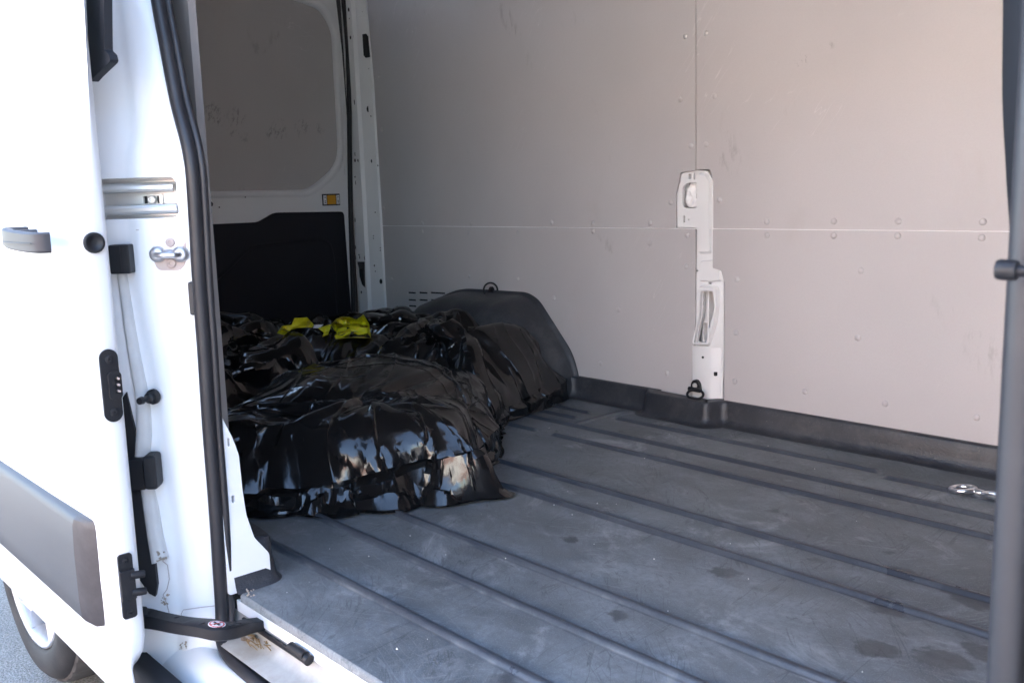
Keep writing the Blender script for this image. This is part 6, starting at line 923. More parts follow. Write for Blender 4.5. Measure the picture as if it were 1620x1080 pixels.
13,0,0,0,1,-2,-3,4,-3,2,-3,0,1,1,-1,0,0,0,2,0,1,0,-1,-4,-3,-1,-2,-2,0,-1,1,1,0,2,1,6,1,0,-2,1,-4,-10,8,5,-5,2,-10,6,7,-6,7,-8,8,-14,12,-9,10,0,-1,-3,1,0,3,-5,-1,4,2,-2,0,1,0,0,-5,-1,0,1,4,-5,-1,2,-2,1,1,1,-1,0,2,-1,0,0,-1,0,1,0,-1,1,2,1,1,1,1,0,0,0,-1,-1,-2,-5,0,1,4,-4,13,-10,-1,-17,12,2,9,-10,3,-6,3,2,0,0,-4,1,0,0,1,2,-4,5,-4,4,1,-6,1,-1,0,2,0,-1,2,-1,0,0,-3,3,6,-10,9,-2,5,-1,0,-3,3,0,0,-1,-2,-4,3,-3,-4,-7,-2,0,-1,0,0,0,0,-1,0,1,1,7,3,5,4,0,0,7,2,-13,-14,-4,-3,11,1,6,0,10,-12,-8,12,8,-10,0,-4,-6,3,17,-6,7,1,-15,6,-4,1,2,0,1,
12,0,0,1,-2,2,0,-4,3,-2,1,1,-2,1,0,-2,0,0,-1,0,2,-1,1,1,0,-1,1,-1,0,0,-2,1,0,0,-2,-2,1,2,1,0,-19,16,-6,6,5,-11,-2,-6,10,10,-1,1,-10,9,-9,7,0,-3,1,-5,-5,8,-1,4,1,1,-2,0,0,0,2,-2,-6,0,1,1,-2,7,-7,1,1,1,0,-1,1,-1,-1,1,0,-1,1,0,-1,-1,0,0,0,-1,0,0,1,0,0,0,0,-2,1,3,-1,-2,-1,6,-4,10,12,-18,-18,21,2,0,-13,6,1,-2,-4,3,-2,1,-2,2,-1,-2,6,-3,3,-3,-1,3,-4,0,1,-1,3,-3,2,-1,0,-1,2,-6,8,4,-14,-3,1,3,-3,2,1,-3,-1,0,0,-1,4,-1,1,8,2,-8,1,-3,0,-2,0,0,1,4,-6,-3,1,3,1,15,2,1,-5,6,-10,-15,-1,2,21,-6,-1,0,-11,10,8,-11,1,-7,1,15,4,-3,2,-5,-3,4,-7,0,1,1,1,0,
12,1,0,0,1,-4,3,0,-4,2,1,-1,1,-1,-1,3,-1,0,0,-1,-1,2,0,0,-1,-2,1,0,0,0,-1,-1,1,1,-1,-1,1,0,-1,-15,18,-2,1,-16,7,13,0,-6,-4,-11,8,-2,4,-2,4,1,1,3,-9,5,3,1,-1,0,1,-1,0,-1,1,-1,-1,3,-6,1,1,0,1,-5,4,-1,2,0,-2,1,-2,1,0,0,0,1,0,-1,-1,1,1,-1,-1,2,-4,0,0,0,-1,0,0,2,0,0,-1,-1,-1,-1,6,1,7,14,-5,-18,-4,15,6,-20,-2,2,5,3,-5,-1,0,-1,1,-1,0,-1,1,0,0,0,4,2,-7,1,-1,4,2,-1,0,-1,-1,5,-5,3,8,-3,-8,-5,7,-7,-1,7,1,1,1,0,-8,2,2,-1,5,6,-11,5,-3,0,4,1,-4,-7,-1,0,1,2,7,1,-1,5,3,-6,1,-2,-7,-11,2,4,17,-20,23,0,-24,3,1,7,11,-3,-5,-4,-1,0,2,2,6,1,-5,-1,0,1,
11,1,0,1,-1,1,-3,2,1,-2,0,0,1,0,0,-1,0,0,0,0,1,-1,1,0,1,-4,-2,4,-2,-1,3,-1,-4,1,3,-1,-6,-4,-2,14,-1,-2,-4,9,-8,-5,2,9,-14,7,3,-1,6,-4,1,0,-1,-12,10,4,0,-1,1,0,-1,0,0,-2,1,0,0,1,-6,1,0,2,-1,1,4,-4,-2,-1,2,0,0,0,-1,0,0,0,0,0,1,0,-1,0,1,-2,4,-5,-1,0,0,1,0,0,-2,0,0,2,0,1,-1,-4,-1,9,10,3,-24,-5,12,19,-8,-9,5,-9,0,0,0,2,-3,2,-1,1,0,0,-1,1,0,-1,4,-4,1,1,1,0,-1,-1,0,0,-8,3,6,6,2,-2,-9,7,-5,-4,1,0,2,-3,8,0,-3,2,-3,8,4,-12,5,3,-5,-6,-6,1,8,4,6,2,0,-10,3,-8,-1,0,22,-8,-2,-10,-11,-5,-1,29,-15,9,0,1,0,5,-4,-5,-1,2,0,0,-3,0,1,-4,12,-5,1,0,
12,0,1,0,0,0,-1,-2,2,1,-3,2,0,-2,2,0,0,0,-1,0,-1,2,-3,1,-2,2,-2,-1,3,1,-1,-2,0,0,-3,-2,3,1,3,-1,-7,-2,3,4,2,-3,0,-8,11,2,1,6,-25,6,1,0,-4,14,-2,-3,-1,0,0,3,-3,0,0,6,-6,4,1,-1,-5,0,1,1,-1,2,-2,5,-4,-2,-2,-1,2,0,0,1,0,0,-1,0,1,-1,0,0,-1,1,-5,3,0,0,1,-1,-1,-1,1,0,0,0,1,0,-3,0,1,3,-1,8,9,-23,1,6,15,-6,-12,-2,12,2,4,-15,5,1,3,0,-1,-4,1,0,0,-3,3,-4,1,-1,2,-1,-1,-1,1,-2,6,-12,1,6,-5,5,3,-7,7,1,-1,-1,-7,2,-3,5,9,-1,2,-2,-8,11,-4,-5,-4,-4,13,1,2,2,-2,0,-4,3,-15,0,2,14,-6,4,-1,-1,-4,-4,-2,-6,14,1,11,0,-2,-14,-7,-3,0,-1,1,3,-2,0,1,10,-11,13,0,1,
12,-1,2,0,0,-1,1,0,-3,-1,2,-2,0,2,-2,0,0,1,2,0,-5,0,4,-2,-2,4,0,-2,0,1,-2,-1,2,-3,2,2,0,-1,0,-6,3,1,1,-1,3,-10,9,-2,5,0,-8,-2,11,-7,0,-1,2,-5,2,4,1,1,0,-3,2,0,0,-3,1,-1,2,1,-5,0,1,2,1,3,-6,-1,7,-11,2,0,0,0,2,-1,0,0,0,1,-1,0,0,0,-1,0,0,1,0,-1,-1,-1,0,1,0,0,0,-1,0,-2,1,1,2,-1,1,-4,6,15,-22,-5,3,22,-1,-12,0,1,-7,15,-3,-3,-3,-3,-1,3,0,-1,0,-1,4,-6,2,2,2,-2,-1,-1,-1,-3,7,-2,-8,3,4,-5,-1,2,-2,-1,1,1,5,6,6,-1,-3,1,2,-8,1,-10,1,2,-3,15,-1,2,-1,-3,-1,1,-1,-10,1,1,14,-2,-5,1,4,-2,-2,-3,-4,-7,8,-7,1,-1,12,11,0,-2,-3,-6,-6,-5,3,3,5,-8,15,-9,2,1,
12,-3,3,0,1,-1,0,-1,1,-1,-3,-2,3,1,1,-1,0,-2,-8,2,6,-4,2,-2,7,1,0,-2,1,-2,-1,2,1,0,-1,-1,-2,3,0,2,0,-3,-3,-3,-4,16,-14,6,-6,5,6,0,-4,3,1,-4,2,0,0,-1,1,1,-1,-1,0,0,1,-3,3,-8,8,-3,-5,14,-12,1,0,1,-2,0,-3,12,-9,2,-5,0,0,0,0,1,1,-1,0,1,-2,0,-1,0,0,2,-4,1,-1,1,0,0,0,-1,0,1,0,3,1,-6,3,3,1,3,10,2,2,-11,-9,3,14,-1,-14,2,0,-8,1,1,-1,1,1,1,-1,0,-1,8,-6,-3,5,-5,1,-2,0,-1,-2,-1,0,12,-8,-5,17,1,-3,0,-2,0,0,3,3,-1,-3,3,-2,2,-13,2,0,6,-8,-5,13,-3,-3,1,1,2,2,-8,-4,4,2,-3,-8,-3,0,16,11,-7,0,7,-6,-8,-13,12,9,3,-19,7,-1,0,1,3,3,1,0,-2,-4,10,-6,-11,10,1,
12,0,0,1,-1,1,0,-5,4,1,-1,0,-5,-3,3,-1,-1,-9,6,-1,1,5,0,5,-1,1,1,-2,-1,2,-3,2,-1,-1,-2,1,2,-4,1,2,3,0,0,0,0,-7,7,-1,3,-19,1,5,7,3,2,-2,0,2,-3,-2,-1,-3,0,0,0,1,0,3,0,2,-2,-4,-3,7,-4,-3,2,0,1,2,-7,2,-4,-1,5,1,-3,1,0,-1,0,0,-1,-1,1,-1,2,-2,1,0,2,-3,-1,-1,1,-1,-1,1,1,0,-1,0,2,1,0,0,0,-2,1,-2,11,5,-6,-14,12,2,-4,-8,7,8,-9,3,3,1,1,0,0,-2,-1,-6,-2,5,-5,-3,3,-4,-3,1,-2,0,0,-6,16,-8,0,6,9,1,-2,1,1,0,0,0,0,-3,1,-7,3,-6,1,5,0,-3,2,-2,1,1,1,-1,-11,-5,1,3,4,1,-3,4,3,6,-8,3,7,7,3,-10,-1,-4,-16,12,6,-12,14,2,0,1,-1,0,-1,1,-1,-5,-4,2,-3,2,
12,2,-1,-5,4,0,-1,3,-10,7,0,1,0,-1,-5,-1,-1,8,0,0,-3,-2,-2,0,4,1,1,3,-5,-4,8,-2,-2,-2,4,-1,-2,1,-4,1,3,4,-1,-3,2,0,0,-3,2,-1,-1,-11,7,3,0,6,2,-3,0,2,-2,-1,0,0,0,-1,0,-2,1,-3,1,-1,-3,4,-2,6,-6,0,0,-1,10,-16,11,-10,-2,1,2,1,0,0,-2,0,1,0,1,1,-5,-1,5,0,-6,2,1,0,-1,0,0,0,0,0,1,1,-4,7,-3,-2,0,1,0,-4,1,-1,6,7,-22,22,14,-6,-15,1,11,-13,0,2,-1,0,-1,0,-1,0,0,-2,0,1,4,-3,-4,-6,4,-1,-1,4,-8,7,-4,7,2,4,8,1,-1,-7,-11,1,-6,-2,-2,1,5,6,10,-6,-5,13,-9,3,2,2,-5,-10,-1,0,-3,0,10,5,-3,6,-5,-2,-1,1,-1,0,6,14,-17,-17,10,-2,10,5,-15,10,2,1,-1,0,-1,-2,-2,-5,5,-1,2,2,
11,-2,3,-3,1,2,0,-3,4,-11,9,-5,6,2,-1,0,1,0,0,-2,1,0,-1,-1,-4,-3,2,-3,3,6,-6,0,3,4,-3,-1,0,-1,2,1,-2,4,1,-3,0,2,-5,6,-12,10,-9,8,-1,0,-1,1,-1,4,-2,0,2,0,-2,-1,-1,0,-1,1,-1,1,-2,-8,-2,5,0,1,-4,-3,4,0,-4,16,-11,6,-11,-5,1,-1,1,0,0,-1,0,0,0,0,5,3,-2,-13,8,-3,0,0,0,1,1,-1,0,0,0,-1,3,-1,1,-1,-1,1,-4,8,-8,4,5,-9,13,-15,0,10,8,-8,-1,3,-5,0,-1,0,0,0,1,-1,-1,1,-1,-2,3,-12,2,-1,-1,3,-3,-1,6,-3,-3,-1,2,5,0,0,2,6,0,-10,6,-2,-4,-3,-5,-1,0,13,15,-9,7,-1,-1,-9,-8,0,-1,0,3,2,-6,10,3,2,-2,-1,-8,4,10,-1,8,-11,10,-8,-9,-10,-1,6,-2,0,7,2,-4,-1,-1,-1,0,3,5,2,0,2,
11,-1,0,-1,1,-5,4,1,-1,4,-14,6,-3,6,5,1,0,1,0,0,0,-1,0,1,-1,-5,2,6,-8,-2,4,2,-1,-2,0,0,-1,3,1,-1,0,-3,-5,8,-3,3,0,2,1,-3,1,3,-1,-1,-1,1,0,0,1,-3,0,-2,4,-2,1,-1,-1,-1,0,-6,2,-4,2,3,-1,0,-3,3,-5,0,2,-4,13,-2,4,-10,-9,-1,-1,1,2,-3,0,0,0,0,1,-1,-2,10,-12,3,0,0,1,-1,0,1,0,-1,0,0,-1,0,-2,2,-1,1,-1,2,4,-5,3,4,-1,0,3,-6,4,-1,1,9,-9,2,-3,-3,0,1,0,-2,0,-2,1,-1,5,-12,-1,-1,-1,-2,2,-1,-1,5,-4,-1,2,-3,5,4,0,0,10,-2,-7,0,2,0,6,7,-3,-12,8,7,-5,-3,-9,-5,2,-1,0,4,4,-1,5,-11,16,-12,12,-12,0,5,1,2,-12,14,-1,1,6,-9,-10,-1,3,-4,0,-2,13,-6,4,0,1,-2,0,-4,5,3,
8,2,0,-2,0,1,0,3,-1,-3,7,-5,0,-9,3,6,3,0,0,3,-2,0,-1,-14,3,8,0,-3,9,-1,0,-6,1,1,1,-3,4,0,0,-1,-4,-1,7,-3,3,-5,5,0,-2,5,1,-6,2,4,-2,-1,-1,1,1,-1,-2,3,-5,5,-3,0,0,-1,-2,-4,0,3,4,2,-2,-1,0,-1,-2,-2,0,2,-5,7,-2,12,-3,-13,-4,-1,0,1,2,1,1,-1,-3,-2,-1,-7,11,-1,-2,0,0,0,0,-1,0,0,-1,-1,0,-2,3,-2,2,-2,3,-1,-2,7,0,-1,0,11,-11,4,0,-1,0,1,10,-12,3,-2,-2,-1,0,0,1,-3,-1,17,3,-2,-9,-2,-1,-1,0,2,-1,-3,8,-7,-1,2,-3,0,5,2,-2,16,5,2,1,4,-1,-5,-1,-11,-7,0,5,-10,1,3,-1,-2,5,6,-3,8,-13,16,-11,9,-7,-6,4,6,-1,-3,2,-14,3,16,-12,15,1,-17,2,-4,0,11,-14,15,-9,6,-1,0,-2,1,2,1,
7,-1,0,0,0,4,-5,7,1,1,-9,7,-2,-6,-1,0,1,6,4,-5,-6,-7,-2,16,1,-3,0,3,2,2,-5,5,-4,1,-3,6,1,0,-2,-5,2,3,0,2,-1,-1,-3,0,9,-1,0,2,-3,-2,4,-3,0,-2,1,1,-1,-1,2,-4,3,-3,0,0,-2,-3,-4,6,4,0,0,0,2,-6,7,-11,-1,0,4,-8,10,0,1,4,-1,-11,-3,5,-1,0,1,-1,-2,-10,-3,7,-1,0,3,1,-1,0,-1,0,-1,1,-1,-2,-1,2,0,2,0,-2,-2,1,8,-2,0,5,-6,2,7,-2,-7,7,-1,-2,2,0,0,1,-1,-2,-2,0,0,-3,1,12,6,-9,-5,-4,-1,3,-3,4,-1,2,-8,6,-5,-3,-1,1,0,1,4,-6,-1,-1,1,2,1,8,9,12,-5,-6,-15,5,-4,1,-1,12,0,-2,8,-15,16,-6,3,-7,-2,-1,16,0,-14,2,-1,8,-10,-4,18,-19,13,10,-3,-5,-14,2,13,-16,14,-10,6,0,-2,0,-1,7,
5,0,0,1,0,1,3,-3,-14,1,16,-4,-8,7,-2,-1,1,1,3,-8,7,1,5,1,-4,5,-1,1,-1,0,4,0,1,-5,5,-1,0,1,-7,6,-1,1,0,0,-4,5,1,-1,0,-3,1,2,4,-2,-3,4,-4,2,0,0,0,-1,-2,1,-3,3,-3,1,-2,-1,-10,9,6,1,-3,-1,0,-1,-3,8,-4,-1,-7,5,0,1,5,2,-2,0,-8,-3,0,0,-3,-6,-7,5,4,-1,0,1,0,0,0,0,-2,0,0,-1,1,0,2,-1,-2,0,-1,3,3,-4,0,5,0,-2,6,-5,4,-2,7,-7,-2,1,3,10,-14,3,1,1,-1,1,-2,1,-4,8,-3,-3,-3,-1,-3,-1,0,-2,0,-2,2,-3,-1,-1,1,0,-1,-1,1,-2,0,1,3,5,6,-4,-3,1,-1,0,7,-1,1,-6,12,-1,3,1,-15,15,-11,2,2,-1,-6,19,-16,4,6,-17,2,5,13,-10,-7,19,-18,5,8,2,5,-16,4,8,-12,11,-10,10,-5,1,-5,11,
1,3,1,6,-12,-3,-1,1,9,3,-10,1,12,0,0,-4,-5,0,-1,2,0,11,-1,-3,5,-1,-1,-8,-4,-3,6,5,6,5,0,0,-1,-2,2,0,1,0,-5,2,5,-4,4,0,-6,6,0,-1,-2,5,-1,-3,4,-5,-3,4,-5,0,0,1,2,-2,1,-2,-2,1,-1,-3,7,-4,2,-4,9,0,0,-17,6,-3,7,0,-7,-13,2,-6,7,0,6,1,0,-5,-10,-2,7,5,2,5,3,1,-8,-6,-2,0,3,0,1,1,-1,-1,1,-1,3,-4,1,2,-1,0,2,0,-1,1,1,0,0,6,-4,5,3,-9,-2,0,2,-2,1,1,2,0,1,8,-2,-3,-6,-2,-1,3,-5,-3,-1,-2,-3,0,-2,-1,3,8,-4,4,-9,0,-5,0,0,6,8,2,-7,-3,-3,-4,0,0,2,4,7,10,-5,-1,-1,-4,2,1,-1,1,-7,5,9,-12,6,1,-10,7,2,-3,-2,16,-2,-12,14,-15,-3,9,-6,1,0,4,8,-4,6,-5,0,3,2,4,
3,-5,4,6,2,2,0,-2,9,-13,8,-6,0,4,-1,1,3,-12,-2,13,5,-4,3,-4,0,-1,-6,4,1,-1,-7,-1,1,-1,-2,1,4,5,9,1,2,-3,-2,-1,0,7,1,-6,5,-1,0,0,1,-2,3,1,-4,4,0,-8,8,-9,0,-8,-1,2,2,0,1,3,-5,0,4,-6,9,-4,0,-4,-11,19,-10,3,-8,-14,0,2,1,1,-2,8,3,-3,-6,-7,4,12,-1,2,2,-1,0,1,8,3,-4,1,0,1,-12,-6,-2,3,-2,4,0,3,-2,-1,-6,6,-1,1,0,0,-1,3,-4,2,6,-2,0,8,-3,-8,13,5,-1,-8,-2,-2,-2,6,10,-9,-6,-3,-1,-2,-2,2,1,-8,7,-12,4,8,-1,-2,-3,-1,2,-12,0,4,7,5,-3,-12,1,-2,-2,2,0,0,-2,0,0,0,0,1,1,4,10,-5,5,-7,-2,-2,0,7,8,-13,6,0,-1,1,2,-4,9,3,-10,14,-4,-13,14,-9,-3,-2,0,1,3,3,4,7,5,3,
3,2,-2,2,6,1,-11,-1,-7,14,0,1,0,-1,2,0,2,10,0,1,0,3,-5,-2,0,-6,2,-2,1,0,0,-5,-4,2,3,1,-1,-1,0,4,3,5,7,1,0,0,-1,5,0,0,0,0,-1,-1,-2,-1,2,-2,1,3,-7,5,-10,-7,0,-2,-2,-1,1,5,2,-7,5,-8,9,-4,-8,-3,-2,-11,-3,-3,2,0,-3,9,-7,10,-10,-2,-2,1,2,9,8,-1,1,2,1,0,0,-1,1,4,7,-2,-1,-2,9,1,-12,-5,-4,-4,-3,-1,1,-1,6,-1,-1,-1,0,0,0,1,3,-1,0,5,-1,3,4,10,0,-4,-3,7,0,-1,-2,-8,3,-6,-4,-6,-2,-5,2,0,-5,8,2,0,-6,-1,1,-11,6,-10,7,11,3,-1,-5,-9,-8,-2,0,-2,0,0,0,0,0,-2,0,0,1,-1,1,0,0,1,2,4,7,1,1,0,-5,6,2,2,2,0,-1,-1,-5,2,4,-5,4,4,-8,9,-12,-6,3,2,1,2,2,9,9,4,
-5,18,-12,-4,-1,0,1,1,11,1,0,10,0,3,-1,3,-1,-1,0,-2,-1,-1,4,7,-4,3,2,0,-2,0,1,4,1,-1,-1,-2,-2,-2,-3,-7,-5,-8,2,1,2,1,3,2,2,2,1,-8,-8,-5,-4,-2,-2,-1,-1,2,7,8,14,11,-1,-2,-3,-3,-5,-5,-1,-2,1,-14,-12,-5,-8,1,-3,-4,2,-4,-2,8,5,-2,5,-1,8,3,2,1,1,2,-2,-1,4,-1,-1,0,1,1,-1,-4,-2,2,0,2,2,4,15,7,6,4,-1,-2,-2,-1,-2,-2,-1,-1,-2,3,2,2,3,1,1,1,0,-22,-5,-7,-4,2,5,1,2,3,3,4,-3,8,-9,12,4,3,-3,-9,-1,-1,-12,4,-4,-15,-8,1,-7,0,-7,-3,-3,-2,-2,-1,1,4,-3,1,2,-1,0,0,1,4,1,-1,-1,-2,-2,-2,-3,-1,-1,-1,0,-1,0,0,-1,1,1,0,1,0,0,2,1,2,3,1,2,-2,1,4,7,11,-1,1,2,1,3,4,8,20,
])
BAG_C = (48, (-2916, 1788, 8), [
111,-7,-6,-11,-8,-5,-3,-3,-2,4,0,-12,-9,1,-10,-2,3,8,15,8,5,-4,-10,13,10,-8,-6,-6,5,-3,7,-6,3,6,0,-4,-4,15,3,-22,-10,-8,7,5,-2,9,-2,6,106,8,9,7,0,6,12,11,11,1,14,3,6,14,10,14,15,12,-3,11,14,10,13,-6,-6,12,8,11,9,3,10,11,-8,3,7,11,8,54,10,-6,-7,10,-11,2,5,-2,6,10,3,-2,-1,0,7,6,3,4,2,-9,-4,8,6,-5,5,0,0,4,-1,8,2,-2,2,0,0,2,-8,-1,1,-4,-6,-5,10,4,2,0,6,24,-10,-11,-16,1,-12,8,-3,8,-2,3,
13,-6,-6,27,20,13,8,6,3,-8,-9,7,0,-12,-1,-10,-17,-23,-25,-16,-2,19,-4,-16,1,20,-4,-3,-17,-1,-9,13,0,-13,-7,-15,5,-15,53,26,14,10,-17,0,6,-8,15,-27,3,-7,-3,-8,5,5,-1,2,1,11,-4,6,1,-7,-4,-9,-23,-16,14,2,-2,-9,-7,18,-1,-13,1,-3,-7,2,-4,-6,16,2,10,16,11,-17,6,18,28,8,12,-6,-16,5,-2,-32,-2,35,18,7,-1,-1,1,1,2,12,10,1,1,11,2,5,1,-3,4,-5,-2,3,-3,1,-1,-1,6,-2,-6,-1,-4,6,-21,11,-8,15,-5,12,0,11,-28,16,-19,-9,-9,-19,-12,-34,
9,-17,12,4,-5,-2,-10,2,5,16,3,-4,-3,-1,-1,1,3,3,-2,17,-15,-26,12,1,-4,1,3,-1,1,-3,10,-13,6,0,12,14,2,2,-53,-5,15,3,5,-1,2,2,10,-2,-2,-10,2,1,6,1,2,-2,0,-7,0,-16,-5,-2,-1,1,15,12,-5,-4,-9,8,8,1,18,1,3,0,5,2,-5,-6,-13,-3,6,-17,1,-22,38,-4,-6,-7,10,14,10,-3,-14,5,11,4,12,6,7,5,3,3,2,0,1,-4,0,0,0,2,6,2,1,-13,5,4,3,0,-1,0,-1,3,3,10,7,-20,-7,-37,49,0,16,-29,8,2,23,-60,22,2,-5,-19,-16,-17,
4,3,-2,-13,0,2,19,10,-3,-10,6,1,3,4,2,-1,-1,0,5,-19,13,5,0,-3,-12,-13,6,11,10,-1,-11,0,-28,9,3,18,-1,-9,4,0,-26,-2,8,4,0,5,-18,26,14,-8,-21,16,3,0,-6,-7,-2,6,3,18,9,7,5,3,0,0,-7,-3,7,-12,-25,-1,0,14,0,4,1,1,9,13,-8,-6,-26,10,-11,-3,-39,5,8,25,3,-7,3,-5,6,-3,0,15,4,8,2,3,1,-5,4,7,0,-2,-6,-7,-11,-6,-5,2,9,19,-15,8,8,2,6,-1,0,-6,-4,-1,7,22,3,1,-45,6,-2,-2,-7,-3,26,17,-10,-14,1,1,-19,-9,
6,-4,11,-3,-4,2,4,-20,-8,-9,1,-5,-1,1,10,16,15,19,-2,8,-8,0,4,-3,3,-2,1,-1,-4,3,-3,-6,4,-9,9,0,7,-5,-6,17,3,-19,-5,-9,-9,13,-10,-11,-12,-2,9,-1,0,-1,-6,9,3,2,-2,-11,0,0,2,3,7,0,0,3,-3,13,-2,-6,-2,-2,1,1,4,4,4,-12,19,15,-5,-16,-5,-5,2,-16,-3,-27,4,16,15,-9,12,-15,-7,16,5,5,5,1,-4,7,-1,-5,3,-9,0,4,11,6,0,-14,-2,-20,20,-7,-5,6,-14,-6,3,9,9,-3,-4,3,16,21,-2,-15,-20,-6,10,-2,-6,23,11,-8,1,-20,-4,-10,
1,5,11,-1,2,-10,-30,1,1,3,-2,19,17,14,1,-1,0,-5,4,-2,1,-3,-10,0,-6,-9,-7,-6,-1,1,4,2,7,5,-5,0,1,7,12,-13,5,13,4,-12,-11,-10,13,-7,10,-22,14,10,-19,-9,15,-1,-1,-1,2,14,1,-11,0,-1,-6,2,14,0,-2,-3,17,-1,-4,-20,-2,-1,0,1,0,-10,6,3,19,-11,5,7,-16,-9,-7,11,-2,2,4,13,-4,-12,9,-2,0,-6,5,8,-3,3,2,6,-1,6,-6,-16,1,-16,10,18,-14,1,0,-14,6,-1,20,9,-1,-3,-3,-1,4,-5,5,3,3,-3,1,-3,-8,-1,-2,0,1,11,-3,8,-27,2,
5,5,5,-3,4,-7,-2,0,4,6,8,1,1,0,0,0,-1,-4,2,-1,-2,-3,0,-1,-2,3,-1,-2,4,1,-6,2,-1,5,-14,1,-10,14,0,3,10,0,-1,0,-7,-14,9,-1,-12,4,17,-19,19,8,-22,1,2,3,0,-2,-1,4,1,-4,5,3,1,3,3,-8,-13,-1,-2,19,0,-2,-1,0,-19,19,-5,-1,-3,12,6,-4,0,-1,-20,1,7,5,-6,11,-11,13,-4,12,-10,14,-3,-2,13,1,0,-3,-16,-8,10,2,-2,-3,-10,-6,6,15,-6,16,-4,0,0,-3,1,2,-6,-6,7,6,4,-8,15,-4,-1,-1,-2,-6,-7,1,4,1,5,3,-1,-15,
12,-1,-3,6,-22,11,4,6,4,3,1,2,-2,2,0,-14,4,1,3,-1,-6,8,-5,-3,-2,6,-1,0,-3,-2,0,-1,10,1,0,-12,10,-3,-4,4,0,7,-12,13,-12,17,-17,-9,-2,-7,0,12,-14,-2,8,4,2,-5,0,1,2,5,-1,-2,-1,0,-1,-1,-10,13,15,0,0,-8,-1,1,1,0,1,-15,7,0,-5,8,-10,4,-11,21,-3,-9,2,-5,9,-7,6,9,3,1,7,-4,3,3,5,-3,-2,-22,0,5,-7,16,0,18,-1,-2,-3,-1,-2,-2,-11,-2,-4,13,2,-2,3,1,0,4,-9,0,1,10,-6,3,0,-2,-1,-7,-1,-1,3,0,-9,-9,
7,5,-21,15,-1,-1,13,3,-1,1,-3,1,-15,2,-11,11,-5,8,-13,-3,12,-10,16,0,8,-7,3,-3,2,-1,-1,4,1,1,1,0,-9,8,-4,0,-2,6,0,-6,-6,0,9,-9,6,-14,3,-7,-1,0,15,2,2,-4,1,-1,-4,-2,-3,6,1,-1,-10,-1,15,-16,8,-1,8,7,0,-8,2,-10,-4,13,1,0,-2,2,10,-17,17,-22,20,-13,0,1,6,1,16,-11,12,-7,6,-2,1,1,-5,-4,-2,-3,16,-2,10,0,-1,2,-1,-1,-2,-3,4,-6,1,0,-15,-8,5,-8,3,18,-3,2,-2,0,0,-9,12,-4,-5,10,-2,-6,0,-2,2,-3,9,-5,
9,2,-18,10,10,3,-4,-2,9,-12,12,-23,5,-11,16,12,-7,-18,2,12,-9,17,-8,9,-3,2,-6,4,0,-3,4,0,2,0,0,-3,1,-8,6,0,2,-10,15,-2,1,-2,0,-4,9,-9,-7,-7,24,-8,6,2,-14,12,-9,-4,2,6,2,-5,-4,-10,4,4,-12,16,-2,7,1,2,-8,10,-10,-10,14,0,-1,1,3,-2,0,13,-6,0,-17,17,-9,0,-8,10,-20,22,7,2,3,-5,-6,1,-13,-1,8,21,-11,13,1,-2,1,-10,8,-5,3,2,-15,7,7,-17,9,-7,-14,8,13,-4,4,0,-2,-1,0,6,-1,-4,3,0,0,0,-9,-1,7,-7,6,-2,
5,4,-10,-2,19,-9,3,8,-6,0,-24,14,11,-9,7,-22,-5,7,13,-12,10,-15,0,7,2,-4,7,15,-4,4,0,1,0,1,-1,0,2,-4,-2,-1,-4,10,0,0,-11,3,1,2,-10,17,-18,4,3,19,-14,-3,14,-25,9,5,2,-5,-8,3,-3,6,5,-16,12,-8,2,4,1,-8,12,-5,-6,15,3,-5,0,-1,6,-4,-2,5,3,0,6,-17,2,4,-1,-19,16,6,-9,16,3,3,-12,-7,21,-14,-9,13,10,3,-5,5,-7,2,-11,14,2,-13,11,-13,-4,15,1,-6,6,-10,0,2,-2,2,-1,-1,-4,7,-6,8,-1,0,-4,-4,-2,1,5,10,-22,10,
4,1,2,-15,12,12,0,0,-14,6,-7,11,-21,20,-24,3,21,6,-14,-2,-8,8,-7,2,-5,12,10,0,0,1,0,2,0,0,-1,1,-1,0,-3,1,-4,3,-2,5,0,-1,-8,2,10,2,-22,15,-12,6,0,0,-9,18,-10,-2,-7,0,4,1,2,5,-17,10,-2,9,-6,-1,-3,10,-9,3,14,-1,-9,3,0,0,-3,3,2,-1,4,3,3,-8,0,-2,-4,-1,15,-5,6,3,0,4,1,-9,0,-1,11,-1,3,-4,-1,-5,2,4,0,-10,1,12,-3,3,-2,0,-5,7,-12,4,-6,1,5,-1,0,0,3,-5,4,-1,0,-3,-1,4,-5,-6,6,-10,-7,8,
3,5,4,2,-13,12,3,-3,-5,-12,14,-14,19,-17,5,13,-12,-5,7,3,-3,-10,1,-4,16,4,0,-3,5,0,1,0,-1,1,0,2,-2,1,-3,0,3,-8,-1,11,7,-22,7,2,-13,20,-15,2,5,-6,5,3,-10,-5,8,2,8,-1,6,-3,-2,-1,12,-9,-4,-9,2,2,3,-8,8,2,3,-6,-1,4,1,-2,1,3,-5,-1,7,4,-8,11,-23,5,5,5,-18,9,-3,12,-5,-2,14,-9,-4,9,0,-2,3,3,-8,9,-3,-12,14,0,-13,9,3,-2,1,0,-1,-11,8,2,-7,2,0,-1,3,-1,-1,-6,-9,5,11,-6,2,-5,-3,6,2,9,12,-24,
